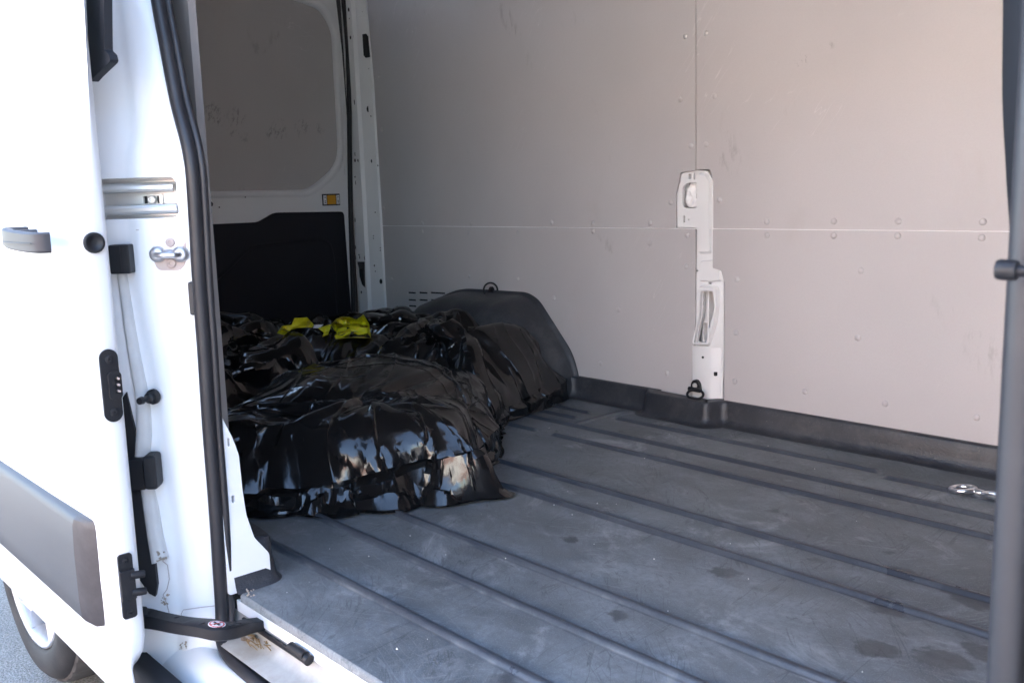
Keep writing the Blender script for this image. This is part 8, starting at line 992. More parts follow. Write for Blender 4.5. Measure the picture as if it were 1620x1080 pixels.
BAG_D = (48, (-3633, 1654, -19), [
162,9,12,2,2,-4,3,0,-12,-1,-6,2,10,-13,-13,-18,-18,-16,-18,-5,-13,-11,-11,-11,0,6,-17,-10,-1,5,15,10,-8,19,18,14,-15,-14,15,-16,-10,-10,-9,-7,-7,7,7,11,106,16,12,15,7,11,0,18,-2,18,18,-11,-6,12,13,9,8,11,9,19,15,17,17,17,20,18,12,19,21,20,17,18,17,1,10,13,12,13,10,10,15,15,16,16,16,15,14,16,21,4,2,0,15,-8,19,-3,-16,-2,-6,18,21,-9,-8,-7,-6,-6,-2,1,2,3,3,4,8,9,-3,5,7,6,2,5,10,-8,-1,5,2,3,5,4,6,6,8,9,9,12,11,0,
13,-41,-26,-10,-9,0,-4,0,-4,8,22,-24,1,24,-7,35,7,2,0,-14,0,0,-1,6,-5,-11,25,21,13,10,3,-24,28,-11,-14,-29,16,31,-34,10,7,13,0,15,-3,2,-9,-34,-15,-6,10,3,11,3,20,-3,-7,2,-27,24,17,-3,-10,-2,8,-27,-15,-21,0,-1,0,1,-1,2,6,-1,-4,-3,-5,-4,-10,17,9,0,7,-4,-8,8,5,5,2,3,3,-19,12,3,-2,6,6,8,-1,19,-10,10,6,13,24,-17,-7,24,0,18,0,3,-3,-8,0,-1,0,2,-3,-3,10,0,-3,-3,-2,4,-14,16,7,-1,3,-8,0,0,-4,-7,-7,-16,-8,-33,-8,-23,
10,14,10,2,3,-3,8,-19,6,-24,-35,15,-15,8,0,-28,5,9,21,33,28,-1,-1,10,0,-4,-14,-5,-5,-8,-14,16,-38,-5,5,27,17,-11,0,2,-2,-7,10,-8,15,-8,5,-9,-17,31,7,0,-5,-5,-13,-15,-1,-25,8,5,6,-10,5,11,4,36,23,2,-17,-4,-9,-7,0,-26,-16,-1,1,1,8,5,5,1,-1,2,-16,9,5,1,1,0,4,3,2,16,-22,18,0,3,5,10,3,9,-25,4,28,1,-5,9,-1,-2,4,-18,10,5,-6,-8,-14,7,9,-22,-2,11,13,5,6,6,8,-2,4,-2,1,2,-13,9,0,-2,-1,-1,-5,0,-14,-4,-36,2,
21,-4,-5,3,-1,15,-12,1,-7,1,14,-10,-14,-28,20,20,22,7,-11,-8,-1,14,1,3,1,2,-4,-12,-9,-6,-2,0,29,3,-5,-10,-18,-11,27,6,4,0,0,-6,-5,-1,-29,22,-9,20,8,7,3,-16,4,0,9,1,-17,-21,-11,18,15,0,-9,-1,2,14,-10,6,-2,-8,2,-11,14,1,2,3,0,1,-14,-15,-10,-5,11,2,12,1,0,1,-11,1,-9,17,11,5,0,0,13,4,-12,0,28,1,-5,2,1,5,-1,-1,7,-1,-14,-10,16,2,4,-15,1,-4,-4,-10,-25,-17,-5,-2,-1,1,19,14,13,13,22,2,-7,-6,-7,-3,-17,12,-12,15,8,-28,
6,17,-7,-6,4,-12,4,9,2,-1,4,-1,6,9,-7,-6,-13,0,25,-15,-1,14,1,-11,-13,-9,3,23,9,3,1,0,-8,-1,4,2,-7,7,-15,-2,2,4,0,4,-24,-16,24,6,10,-12,9,-6,-5,23,-18,14,-4,1,-1,8,-20,6,-6,4,9,0,-12,4,17,-22,7,13,-15,6,2,-17,-2,0,1,1,23,2,-7,-3,5,-8,-22,1,1,-11,13,4,3,-3,16,2,2,0,-6,-4,24,9,7,-6,2,1,-2,-2,3,-13,11,6,3,0,-14,13,-6,-4,-4,10,9,-4,0,-5,-13,-11,-4,-4,-13,0,1,1,-7,12,-18,-1,3,25,19,-9,18,-6,-5,-13,
8,-10,6,-5,5,2,4,6,-2,2,-7,17,1,3,0,3,-2,-14,-13,18,-3,-4,16,-15,-1,0,3,-1,8,4,2,2,0,-3,-5,3,1,-5,3,3,-8,7,-16,-3,14,-4,2,-13,3,30,-29,16,-19,-11,10,5,7,-1,3,-29,18,0,-2,-4,2,-5,12,-2,-15,17,3,-15,-6,21,1,0,-13,-3,-1,0,1,15,7,-6,1,-29,23,-9,-6,11,-13,-1,14,3,-11,21,0,-3,8,22,-8,0,10,-4,-2,1,3,-14,5,-3,1,-9,4,18,4,-7,1,4,-17,15,0,1,-2,0,-5,-5,-8,-5,-3,-13,-1,0,2,-3,28,-12,16,-28,-14,0,11,28,-13,11,
22,-27,-5,9,4,6,6,-1,0,7,8,-7,2,2,0,-16,-3,23,1,-20,-11,-16,-1,27,1,5,0,-5,3,7,4,1,2,-4,4,-3,-3,7,-1,-16,15,-12,11,-4,-1,1,-1,0,-2,16,19,-23,0,1,-5,2,3,-12,-5,17,-9,-2,0,2,-1,-9,0,-8,27,1,0,16,-2,-17,-1,9,-6,-13,-3,0,-1,-3,13,9,-33,20,-3,7,3,-25,14,0,1,4,1,-1,-6,3,54,-39,19,1,-8,-3,0,-1,-25,21,1,-3,0,14,3,-27,-1,22,5,-6,-1,-9,1,10,1,-2,2,-5,-4,-4,-6,7,-22,-1,6,7,5,16,-24,-15,20,8,-1,-3,-3,-12,
27,-23,-7,14,-3,9,2,-5,0,11,-5,3,-2,-6,10,0,-1,-1,-5,9,-2,3,-3,-28,30,-2,-9,0,-8,-4,12,-9,12,6,-1,-8,9,-2,-10,14,-13,10,-11,-2,6,5,-1,0,6,0,-5,-5,10,-11,14,-5,-4,-1,4,-10,24,-11,7,-4,-18,8,2,9,-18,3,2,-17,15,18,-5,0,11,3,-20,1,-12,4,-4,-12,14,19,-1,-8,-22,27,-15,0,3,4,5,1,10,1,-1,15,-5,-1,-9,10,3,-31,25,-6,-16,27,-22,9,-21,30,4,-23,-12,19,8,7,-7,-6,14,0,-4,-2,6,5,-9,-8,-11,2,7,-15,-13,20,-12,20,13,0,-4,-9,-1,-6,
-8,29,3,-23,4,12,-13,7,11,-11,6,0,3,-7,8,4,1,-22,-2,17,-1,9,-18,2,-17,16,14,-5,1,0,-19,15,-8,16,-22,22,-3,-12,16,0,1,-19,16,0,-12,11,-7,4,29,-62,-18,45,-3,9,-8,-2,17,3,-3,0,3,10,-18,5,-8,-3,0,-13,19,-4,-21,2,4,6,7,-12,0,2,20,-3,8,-16,-4,17,7,-10,-8,-5,6,-11,15,-1,-6,2,13,-15,4,33,-8,15,-36,2,3,6,-29,31,-4,1,-7,-22,26,-16,0,-26,1,19,28,-19,9,4,6,1,-10,-5,0,1,17,-5,1,-16,18,-22,-1,-24,22,2,0,20,-14,2,13,-16,8,-20,
2,7,4,6,0,-10,5,4,-3,-1,-7,6,-3,13,-21,23,-7,6,-7,-11,14,-13,7,0,11,-1,-5,1,-1,-16,18,-1,2,-11,-5,-4,18,-5,9,-1,-1,0,-17,10,5,-1,3,-8,14,-34,2,12,3,0,10,5,-5,-1,4,-2,-2,-5,14,-10,12,-18,-6,14,-16,-9,12,1,-2,2,-7,1,0,11,-9,-3,2,13,-5,3,-2,-5,12,-11,14,0,-18,4,6,-11,10,14,0,27,-11,-3,25,-16,-29,-4,29,-1,4,-3,4,-14,-26,14,2,-5,-11,-5,9,30,4,1,-19,-8,17,-1,0,14,-18,-8,3,20,2,1,-38,33,-24,1,10,-1,17,-5,-7,-16,8,6,
8,2,11,-9,10,-38,15,8,12,3,-3,-2,0,-5,7,-14,17,-3,0,-10,-15,-5,13,19,-2,3,-4,1,-13,6,-15,6,8,-25,33,-1,-3,3,0,6,-3,1,0,-14,12,2,-2,-9,4,-27,15,5,-4,-3,-1,2,4,-3,16,2,0,3,-25,5,13,6,-16,-17,-3,3,-2,14,3,0,-7,4,11,0,13,-3,-8,-5,12,-21,10,1,-15,20,3,-7,-2,-5,-5,8,-1,17,2,10,0,-5,7,-19,25,-1,-9,-6,6,2,1,3,-14,-24,16,-1,-7,13,2,-3,6,0,8,-6,3,1,12,-3,-2,2,0,-1,-8,-19,27,-33,21,-6,6,4,0,11,-26,6,-4,14,
20,-7,5,1,-22,26,-7,3,-4,2,3,-3,1,3,1,-2,-2,-5,5,-4,3,0,4,0,-3,-7,7,-5,8,1,-5,-5,-30,34,1,-3,-1,9,-14,12,-7,6,3,0,-14,-5,-1,19,-3,-7,-4,-39,57,-7,1,2,-15,7,14,4,0,-19,9,5,-18,-6,22,15,-3,0,-19,-3,-3,-6,8,14,-3,-5,-5,-2,5,-3,0,16,-19,13,17,-18,-18,7,15,-2,5,1,0,-9,-3,-16,6,7,-15,35,-24,-4,15,11,-4,4,-4,-10,1,11,-17,4,16,-12,0,0,-6,5,-9,20,-2,8,-9,-10,-10,28,-4,2,-2,3,-29,21,-14,-4,23,-1,-8,2,14,0,-2,-19,
75,-23,-38,1,0,0,7,-23,22,-1,0,-2,3,-8,7,0,-12,13,-3,-5,-5,6,3,4,0,1,-1,-3,-6,-1,9,-3,-1,-1,2,1,-11,14,1,-20,20,-6,0,7,-3,1,-1,0,-14,0,5,0,-1,15,7,-20,2,11,-2,6,-2,10,-19,-3,-14,24,-2,-6,23,-4,-4,-18,3,5,-4,-6,-5,1,5,11,-3,-11,-3,7,21,-9,-6,22,-16,6,0,-7,-1,-2,2,-3,0,-37,27,9,15,-20,11,15,-15,2,0,2,-11,3,8,-10,1,3,9,4,-21,5,-6,6,4,-5,2,-8,-5,-1,15,-14,27,-27,9,13,4,-18,8,-2,0,-14,-1,11,10,-4,0,-6,
71,-13,-65,17,-1,-3,-4,13,-17,23,-9,8,1,0,-1,0,0,-8,-1,9,0,-3,0,0,0,3,1,-2,0,2,-7,-9,11,-2,4,-3,5,-1,3,-1,-11,6,6,-1,0,0,0,0,-40,67,-69,32,-8,18,-18,3,6,9,-18,25,-1,1,-4,-12,3,3,0,8,1,6,-1,-10,-4,2,3,5,1,-10,-4,0,9,7,-19,1,3,2,3,2,18,-22,5,3,-1,-2,1,-3,-28,4,-6,31,23,-35,19,-1,13,-13,-1,-6,-2,1,7,-8,-1,20,1,-19,1,-3,-2,-6,22,-10,-2,6,0,-6,15,5,-6,-1,-21,-4,21,1,-2,-12,4,17,-16,-2,9,-3,-1,-5,
3,22,13,-24,-6,8,1,4,-2,-15,11,-7,4,9,-8,2,5,0,0,0,-1,-2,-4,3,4,-2,2,0,-4,4,-2,1,-4,2,-8,10,2,-5,4,1,1,-1,1,-3,2,-3,2,0,-2,-18,23,10,-2,-16,14,-3,-16,-6,15,-7,0,12,9,-28,21,1,-2,1,0,5,3,-4,-13,-1,6,-1,-11,11,5,-1,-16,3,20,-14,-1,7,-3,-5,5,3,-1,6,-6,5,-4,-4,43,14,-24,-20,-30,32,-16,0,1,13,3,-33,2,18,-14,14,1,-5,4,-1,0,-5,10,-13,5,9,-8,-2,-5,10,-11,2,14,3,4,-5,-13,18,-24,16,-2,0,-3,-9,11,4,-6,-5,
9,12,27,-32,0,3,3,-1,-8,2,5,1,-2,1,1,0,-2,0,0,-7,0,5,0,0,-7,9,-16,6,11,-4,4,-1,0,-5,0,-5,10,2,0,-2,0,2,-17,7,10,-1,0,0,10,-40,33,-8,-9,7,-1,12,13,-1,-6,-4,-10,-3,11,0,3,0,-1,-3,0,7,0,1,6,-20,-11,0,13,4,-1,-6,-2,8,0,7,-11,-2,3,-7,0,13,-16,3,12,2,-3,-5,51,-9,-49,28,-2,-5,-12,-4,-1,0,3,-2,-8,12,-3,4,1,-5,3,13,1,-16,1,-4,-1,9,-19,1,9,15,-11,7,0,8,1,0,-6,-12,6,4,0,-3,13,-1,-14,2,-5,-3,
1,-33,-14,72,1,-10,-18,4,16,-1,1,0,2,0,-1,1,-2,0,-3,3,0,0,-2,-1,-2,-12,17,0,-2,2,1,-1,0,-3,2,-3,-12,-3,4,9,-8,1,15,0,0,-1,1,-1,3,4,12,-13,-10,10,-21,1,9,14,-4,4,-12,-2,10,-1,3,1,4,-6,-5,0,11,1,1,-19,6,-2,4,-5,1,-2,-1,-7,1,6,11,1,-1,9,2,0,-19,3,0,3,-4,-3,16,51,-26,-28,-9,-19,32,-1,-7,-13,-1,5,-3,2,1,2,4,-2,-10,12,-15,2,6,-5,-1,-13,27,-2,5,-17,12,1,0,-13,12,9,6,0,0,-25,-6,0,16,-7,0,5,-4,-2,
8,21,-5,5,-14,6,-1,-2,-5,4,-21,23,-10,12,-14,9,0,3,-3,4,0,1,-3,-1,3,0,0,0,0,1,-2,1,0,-1,-4,-3,2,5,0,-11,14,-1,0,1,-1,0,-1,-1,-7,27,-22,2,13,-12,-6,7,3,-14,-2,-2,22,-13,5,9,0,-2,-13,12,-4,0,7,0,-13,1,-2,2,-3,2,-2,0,2,2,-7,1,0,-1,1,-3,10,-2,2,1,1,3,-5,-4,-10,-7,14,6,-17,19,-1,-17,-4,11,-11,15,20,-22,24,-11,1,-8,12,-17,-2,3,0,-1,2,1,1,3,-4,3,3,1,-2,2,-19,-4,2,7,6,18,-12,0,2,-4,-8,6,-3,-2,
-12,28,21,-24,21,-12,0,-1,1,-23,7,-18,22,-17,24,-9,10,-9,12,-8,5,3,-2,1,-1,2,0,-1,1,-1,-1,-5,7,-2,-1,3,-4,-3,1,6,-1,-13,13,0,0,0,0,-4,-14,10,14,-6,-19,2,8,-1,3,-14,-3,5,3,17,7,7,-23,-8,16,-13,9,-1,10,-2,-12,3,-1,5,-5,-1,-1,-7,10,5,1,-11,0,1,0,5,-1,-17,21,0,1,2,-9,-7,-37,20,26,-23,8,8,1,2,-7,-10,6,17,8,1,-12,-10,-9,27,-15,-15,24,-9,-6,6,-9,7,1,8,-4,0,5,1,-4,4,1,-11,12,3,0,-10,0,-11,-2,1,-1,8,-5,-2,
-3,16,35,-27,-9,13,-2,-1,-6,-1,2,0,-3,6,0,1,-16,17,-12,12,0,0,-1,-5,5,1,0,-2,-5,4,-1,-1,4,-1,-1,-1,2,-9,-14,-1,-2,18,8,-3,-1,5,-5,3,-20,11,6,-17,7,9,-2,1,-7,-2,1,7,0,1,1,5,-13,13,-13,14,0,-1,3,0,-2,-2,-3,-2,8,-9,-2,-1,5,3,3,1,-3,0,0,1,1,15,-14,0,-1,2,-16,6,-20,-19,48,-10,5,-5,1,-3,14,-5,1,-20,-3,10,13,-1,11,-15,-17,16,4,-2,-4,16,-12,-4,0,-6,21,-6,0,0,-7,8,1,1,-19,-11,-2,0,1,13,1,-6,-2,10,-3,2,
14,-7,9,6,-1,-1,3,-1,-6,1,4,1,-14,3,7,-19,23,-13,12,1,0,1,0,-2,-1,2,-1,-4,3,0,-9,9,1,0,-2,-9,-2,5,7,0,2,-1,-14,-7,10,11,0,-8,-10,9,-13,11,-5,1,3,0,-9,-1,13,0,-5,-1,-4,-7,16,-11,13,0,0,0,2,4,0,-1,-9,0,0,-3,-8,9,1,1,5,8,1,-2,-1,-6,-2,-4,25,-18,2,-5,0,16,-13,-11,1,22,-9,7,4,3,5,-3,1,-1,12,0,-12,5,-9,-18,21,-1,-1,-2,-2,3,8,-15,2,17,-5,-2,5,-3,-11,4,9,6,1,-3,-8,-14,8,2,-10,28,-2,-24,1,11,
15,-1,-6,1,7,5,2,-1,-9,2,7,-3,-4,1,-20,25,-19,20,1,-2,2,-1,1,0,-9,5,4,-1,-2,0,-1,2,-14,4,7,2,-6,2,2,3,0,-2,-3,4,2,-2,1,-1,-3,12,-11,-20,13,0,6,0,-15,4,13,-2,-6,0,-13,28,15,-21,0,-3,3,-1,2,3,4,4,-8,-7,-1,1,-1,7,-6,-2,-2,1,-4,1,0,6,0,13,-17,9,-3,-2,5,3,0,15,-34,-9,30,-3,-1,9,-8,12,-14,14,2,-1,-14,9,1,-3,-8,13,-9,0,-3,2,-16,16,-4,10,4,1,0,-18,-14,2,9,2,-5,1,2,18,-1,-8,14,-4,-9,-5,1,3,
25,-9,-1,5,3,-1,0,-6,1,1,2,-4,-1,-8,12,-7,8,1,1,1,-3,-4,-1,-7,7,2,4,2,-2,-18,15,-9,9,-6,1,7,2,0,-5,-5,6,3,-2,2,-4,3,-6,7,-4,10,-8,1,-7,2,12,-19,9,0,-1,-3,-1,-11,9,-3,11,5,-1,2,-3,-5,-11,29,3,0,-5,-15,-3,11,11,-25,4,1,-1,0,8,-8,2,-2,1,5,12,-9,-10,1,22,-19,0,-5,11,3,-2,-9,-2,14,4,-2,-2,3,1,-22,4,-8,22,-1,-7,-3,-11,29,-23,-12,26,-3,-6,3,8,13,-22,-20,6,-6,1,9,14,-7,16,3,-5,-7,-7,8,-17,3,12,-10,
25,-9,5,2,1,-1,-11,-6,13,0,0,-5,9,-2,0,1,-3,-7,11,-2,2,0,0,0,-5,-3,-2,10,-8,8,-1,2,-1,0,-12,-8,14,-10,2,4,-3,8,-7,11,0,-16,15,-15,-1,-6,2,-1,0,1,-14,-3,10,7,0,-7,13,-8,6,-2,-1,18,-14,0,3,-2,3,1,11,1,0,-9,1,-12,-5,4,0,1,-1,2,-12,8,0,1,1,0,-8,15,-6,-12,12,-15,6,9,-8,1,-1,-5,3,-1,2,5,-1,3,-12,-2,9,-2,5,3,-10,-14,11,1,1,-4,3,5,1,-8,-16,22,-8,1,-1,0,-18,-3,17,26,0,-2,1,-6,3,-13,-5,-13,7,-1,
33,-11,-1,2,1,-3,0,-2,-4,5,-3,2,2,0,-5,3,-4,7,-8,9,-7,8,-2,2,-1,-5,-3,0,8,0,-6,4,2,0,0,0,-12,11,0,-5,4,-17,18,0,-4,5,-2,-4,-1,-13,9,0,1,1,4,-11,-5,11,0,8,-7,-3,-7,9,-6,7,14,-12,-9,9,6,0,2,-4,-2,-2,-9,0,-5,20,-5,-5,4,0,12,-10,-1,0,-4,-14,14,4,12,-12,-6,-6,-3,10,1,0,-2,3,-1,-3,1,2,5,-23,12,0,-10,18,-24,18,11,-16,15,-13,8,-7,-1,-17,-2,-2,22,0,-6,15,-6,-8,6,-2,-17,10,3,-11,8,19,-9,-10,12,-8,-4,1,
19,2,-3,3,2,-3,2,-9,4,5,-8,6,2,0,-2,-10,6,-8,9,5,1,-3,2,2,0,-3,2,-5,7,-1,1,-1,-3,1,1,0,0,-11,-4,11,-9,13,-1,0,-13,13,-3,2,1,-12,1,18,-13,-1,4,21,-4,-14,-5,-2,4,2,-9,-4,3,1,-1,11,1,-5,2,0,7,0,0,11,-21,1,0,1,7,-4,-1,-1,-1,12,0,-21,-5,16,-1,1,-15,13,-6,13,1,-3,10,-16,10,8,-1,-11,1,1,-17,23,-5,1,-4,-14,3,-7,7,21,-1,-20,4,12,-1,10,-17,10,-5,0,1,0,11,-4,-2,-3,-5,-15,-2,26,6,-18,2,-2,-9,10,-4,3,
37,-18,-13,8,4,-13,-16,28,-17,15,4,3,-1,-3,-2,5,1,-2,-2,-3,8,-6,-4,11,1,-3,-3,2,1,1,1,-4,3,0,-1,-1,-1,-2,4,-5,5,0,1,-3,-7,-4,8,1,3,-13,23,-32,20,-22,2,4,-5,14,-1,4,3,12,4,-21,1,-2,-5,1,7,6,-1,-5,3,5,-2,-14,21,-18,10,-1,-5,6,1,0,1,-2,2,10,-15,0,-1,-1,-12,-1,10,-6,-2,3,-16,20,-17,20,-16,8,-9,-6,25,-7,-6,5,1,-8,1,-4,17,6,-11,13,3,-15,-2,8,6,-25,3,-2,10,10,-9,5,1,1,1,2,-16,-2,4,-2,-1,-9,0,-1,7,-1,
32,8,-26,8,-17,-17,22,-10,21,-15,12,1,2,-2,1,-5,6,-1,-10,-6,0,12,3,-7,12,-2,2,-1,-3,5,-3,2,-3,0,-1,-1,0,1,3,-11,10,0,0,-4,-4,-7,-26,19,3,-10,-14,14,-15,3,1,-1,23,11,-13,-1,-4,-4,12,11,-21,-2,7,1,1,-2,-15,5,6,10,2,3,-25,12,1,1,4,-1,0,1,0,1,-10,-13,18,-5,4,-6,-8,-2,2,-6,8,14,-22,-3,12,-15,16,2,-5,-22,4,0,7,-3,12,1,-11,-2,-13,-3,-1,7,20,16,-13,4,-6,-3,-7,3,15,-5,5,-1,2,0,0,-1,-11,1,-9,14,-15,-7,3,1,13,-5,
38,-4,-19,-16,8,16,-1,0,-1,0,-10,10,1,-4,4,-4,0,5,0,0,-1,-5,6,-1,-5,7,-9,3,3,3,1,0,-2,-6,-2,0,-2,7,-3,-12,-13,19,7,0,-3,-20,-4,30,1,-2,4,8,6,-21,0,0,1,1,19,-21,3,10,-8,9,2,-14,0,-1,-1,-11,9,0,-8,15,-2,13,0,-10,-2,-1,2,4,1,0,0,1,5,1,2,-13,-2,1,1,-20,6,23,27,-11,-25,-4,-2,18,-1,0,-9,13,-14,8,-5,13,-9,8,0,-9,1,3,-8,13,-4,-10,15,-2,13,-8,-16,-2,5,5,6,7,1,1,1,-11,3,-29,2,-5,5,1,0,-2,3,14,
13,2,2,-4,6,-3,5,1,-3,0,-2,1,0,4,-6,3,-2,4,2,0,0,0,0,0,-1,-20,12,7,0,1,0,2,0,-2,0,0,2,-10,-7,14,2,-21,15,1,-4,-1,7,0,0,0,-9,-2,7,18,-20,5,-2,1,-8,12,-1,2,10,-3,1,-11,-2,0,-1,-4,2,0,10,-9,20,-9,6,-8,-1,-3,-1,-1,0,0,1,-13,-3,25,-8,19,-18,-3,-14,25,2,-1,-9,16,3,0,-5,-2,2,-6,12,-1,-19,-3,1,8,13,-3,0,1,-11,2,-2,2,-2,10,-16,-15,13,21,-8,-11,1,7,-4,-3,-1,1,6,-13,-1,12,6,-14,-3,-2,10,21,-9,0,
6,23,-10,-5,3,-8,7,3,0,-5,7,-23,17,3,-7,11,-5,4,1,-2,3,-10,8,-2,-17,18,-8,2,6,-2,7,-1,-1,1,0,-1,-7,6,0,0,-5,-7,-1,7,-8,-10,21,-11,0,3,1,8,-21,-12,28,-3,0,-2,6,10,-15,1,-8,7,-18,16,-4,0,1,14,-11,0,-8,14,9,1,-4,-1,-12,1,-2,1,0,1,-11,11,8,-1,7,-17,1,0,13,-31,29,-2,5,-43,49,-8,9,-11,-13,2,0,-7,21,-15,-4,3,-7,18,4,5,-7,-13,8,-11,4,-3,-9,10,-2,5,13,-13,7,1,-4,1,0,10,-19,7,10,-3,-4,-18,-1,5,20,-13,17,-11,
11,-10,14,-2,-13,15,-25,2,17,11,-13,7,-16,20,-2,-15,16,-5,3,7,-7,2,-17,-3,26,0,-11,0,-11,11,3,9,-1,1,-1,-1,-3,-10,-13,-6,20,13,-25,14,2,-8,4,-3,-2,6,-3,-1,22,-7,-4,1,-8,0,-2,1,15,-14,-9,-16,26,5,-1,-7,-6,-9,15,0,-1,1,6,7,-4,7,-4,-13,0,1,0,0,9,-1,-10,-3,-15,11,17,-5,-4,-13,5,2,0,12,2,1,-18,9,-23,0,-3,13,-13,3,4,3,-4,20,8,1,-1,-10,13,-27,-13,-1,21,-2,-14,4,-7,12,-1,8,0,2,2,-10,17,11,4,-2,-33,9,-14,2,8,5,12,9,
0,-1,15,1,2,-7,8,-18,-8,15,15,0,-6,-16,20,1,-20,-3,-2,14,8,4,1,-4,-14,-1,9,-1,-2,-6,5,6,-2,-14,-1,5,-7,0,12,13,-10,-4,13,-8,9,1,-14,25,8,-8,-1,15,-14,18,-7,0,5,-10,-5,0,0,-22,16,10,11,0,0,-16,-5,10,-3,-4,9,0,2,2,1,11,-2,-6,-5,-5,0,0,-6,0,10,-18,21,2,-23,-3,8,9,-10,6,12,14,-9,-25,18,0,-13,-16,5,-7,24,1,-19,10,14,-6,12,0,0,5,-32,9,7,-16,-9,-1,5,1,-1,12,-1,-4,27,6,0,0,0,0,-3,-21,18,2,-11,-6,-10,16,-11,-6,
10,-3,11,3,-4,4,-12,9,-13,-15,6,23,3,0,-6,5,0,1,0,-15,-6,19,-1,3,0,1,-12,-21,15,9,1,-8,10,1,-2,-13,6,9,1,5,-3,-3,-10,14,-3,13,30,-31,0,-7,16,-4,-18,16,7,1,-1,8,1,-24,3,5,-4,5,0,-7,-2,22,1,-18,0,3,-3,-1,-12,18,17,-7,-5,9,-5,-1,-7,-2,5,2,-23,10,0,3,23,-17,-14,11,-5,4,9,6,-1,-10,3,-8,19,-10,-27,10,-4,3,8,2,16,-9,-1,-4,-1,11,0,-3,-20,5,8,2,-20,-4,24,-14,-4,3,4,1,21,8,-3,-9,-16,3,-10,1,18,-4,-6,3,3,-9,
15,-7,11,4,-2,-7,5,2,0,1,-6,-10,14,0,-8,9,-3,-7,8,0,3,-18,18,-1,-4,0,0,-1,-8,-5,4,-23,6,31,-1,0,-5,-10,15,-8,-22,8,18,-22,21,21,-9,31,-10,24,-7,-1,2,2,1,-13,0,-4,8,19,-30,19,3,-8,-3,14,-10,-11,6,20,-15,-1,2,1,3,0,8,3,-1,-6,3,-13,6,-1,-14,-9,21,11,-7,-1,-11,-15,-5,25,-24,16,4,-5,9,-5,-1,-16,18,-11,0,5,-14,6,14,-1,-18,10,-8,23,-1,-18,7,8,-8,-2,-8,1,2,-2,4,12,-4,-6,-4,15,-8,-4,-11,-2,11,15,12,2,-5,-9,-6,3,-7,19,
14,4,2,0,1,0,0,0,0,-14,14,-1,-5,-5,5,-11,16,-2,-19,6,15,2,-13,12,-1,-4,1,-2,3,-5,-26,26,5,-6,7,-6,3,2,-6,-6,18,-8,-27,-1,34,2,-2,2,-10,15,1,-2,3,0,1,0,1,8,-23,-3,25,2,-7,3,-4,-6,16,-1,-13,-6,18,-11,0,1,2,1,-13,18,-13,9,-10,10,-3,-8,9,4,-7,0,-1,0,-27,0,16,4,-5,-2,10,-4,0,-5,1,3,-2,0,0,-17,8,3,-5,-1,21,-29,21,-16,22,1,-3,-10,11,-8,-9,-5,3,-2,0,-1,-6,4,1,-1,5,-9,5,5,29,2,-23,18,-10,-3,-4,3,-15,11,
16,-8,11,2,-7,4,3,1,0,-1,-25,10,-21,5,16,11,-13,11,3,-11,-13,17,10,-5,3,-4,5,-1,-2,-26,24,-3,-19,2,17,2,-2,9,-13,11,-15,6,7,5,-24,20,0,-1,11,7,-12,-1,10,-12,5,0,1,-2,14,-4,-3,3,-3,-1,1,-1,-7,10,4,-7,-10,8,-2,-5,3,-2,-5,-4,13,1,8,0,-7,5,2,-17,8,1,-5,-24,22,-10,-7,4,-3,-1,3,-7,8,-4,-7,20,-9,0,0,-6,9,-21,3,-2,-4,26,-26,25,-20,25,-5,6,-9,4,-8,-16,19,-15,-1,-7,7,-1,2,-1,-3,9,15,-15,-14,9,34,-35,-4,8,0,9,-9,10,
2,17,0,-15,-5,3,20,-18,-1,21,-9,-26,25,-11,5,-4,14,-11,2,4,-7,-15,11,-5,8,-5,18,1,-7,-1,-3,-16,9,9,-13,21,-5,1,6,-10,12,-3,-2,0,6,0,9,-5,-17,17,7,-3,11,2,-11,8,0,-11,4,12,-3,1,-4,1,-1,1,4,-9,8,3,-6,1,-1,-2,-1,1,4,-6,7,0,2,-10,7,0,-19,22,-8,-14,14,4,-30,8,8,2,-16,-1,9,-4,-3,18,-35,-1,20,14,1,-13,-22,6,0,-5,-2,-1,25,-24,28,-27,28,-9,12,0,0,3,-23,4,2,-14,5,-2,-1,-7,2,15,-17,12,14,14,-23,1,8,-3,-2,-8,9,-10,
13,-1,6,-1,3,-6,-22,15,10,-5,11,-1,-23,11,-11,15,4,-1,5,-15,14,-18,-5,-2,5,1,1,9,-9,3,-14,26,-15,-6,18,-25,13,15,0,5,0,-1,1,-5,0,-26,38,-7,-9,-4,23,-4,2,7,2,-3,-4,5,-5,-1,8,0,6,-12,-9,-5,2,5,1,2,9,-1,0,-1,0,-3,8,1,-1,-7,6,3,-14,-11,23,-8,-19,15,1,-21,11,15,18,-30,-10,-31,11,-2,-10,-11,13,-11,-3,31,-6,2,-13,-4,-15,4,6,-8,2,28,-19,26,-15,14,-4,0,1,0,0,-6,-3,-8,9,-5,-17,7,-10,-6,9,24,3,-19,4,5,-7,-5,-1,-6,2,10,
17,2,-10,-1,6,7,2,-10,-14,-8,8,22,3,-5,-6,-16,-2,20,-5,9,-19,18,-26,3,-8,20,8,-15,9,0,-12,5,16,-21,-2,4,21,-3,5,2,-1,-11,-10,-4,13,7,-9,3,-2,0,10,-11,2,7,-4,10,7,-1,2,-9,-5,4,4,9,0,-6,-9,4,-4,2,4,1,-3,6,-16,-1,19,-18,20,-6,-3,9,-4,3,-10,-29,27,-1,-4,13,4,0,-37,14,-7,-35,9,-4,-22,37,-3,-12,2,-23,32,-3,1,-8,-10,-8,-3,11,1,-3,25,-14,16,-11,6,-1,-4,-2,3,8,-23,20,-18,-13,11,-2,-9,4,15,-2,-10,5,-8,-4,2,2,11,-6,2,-12,
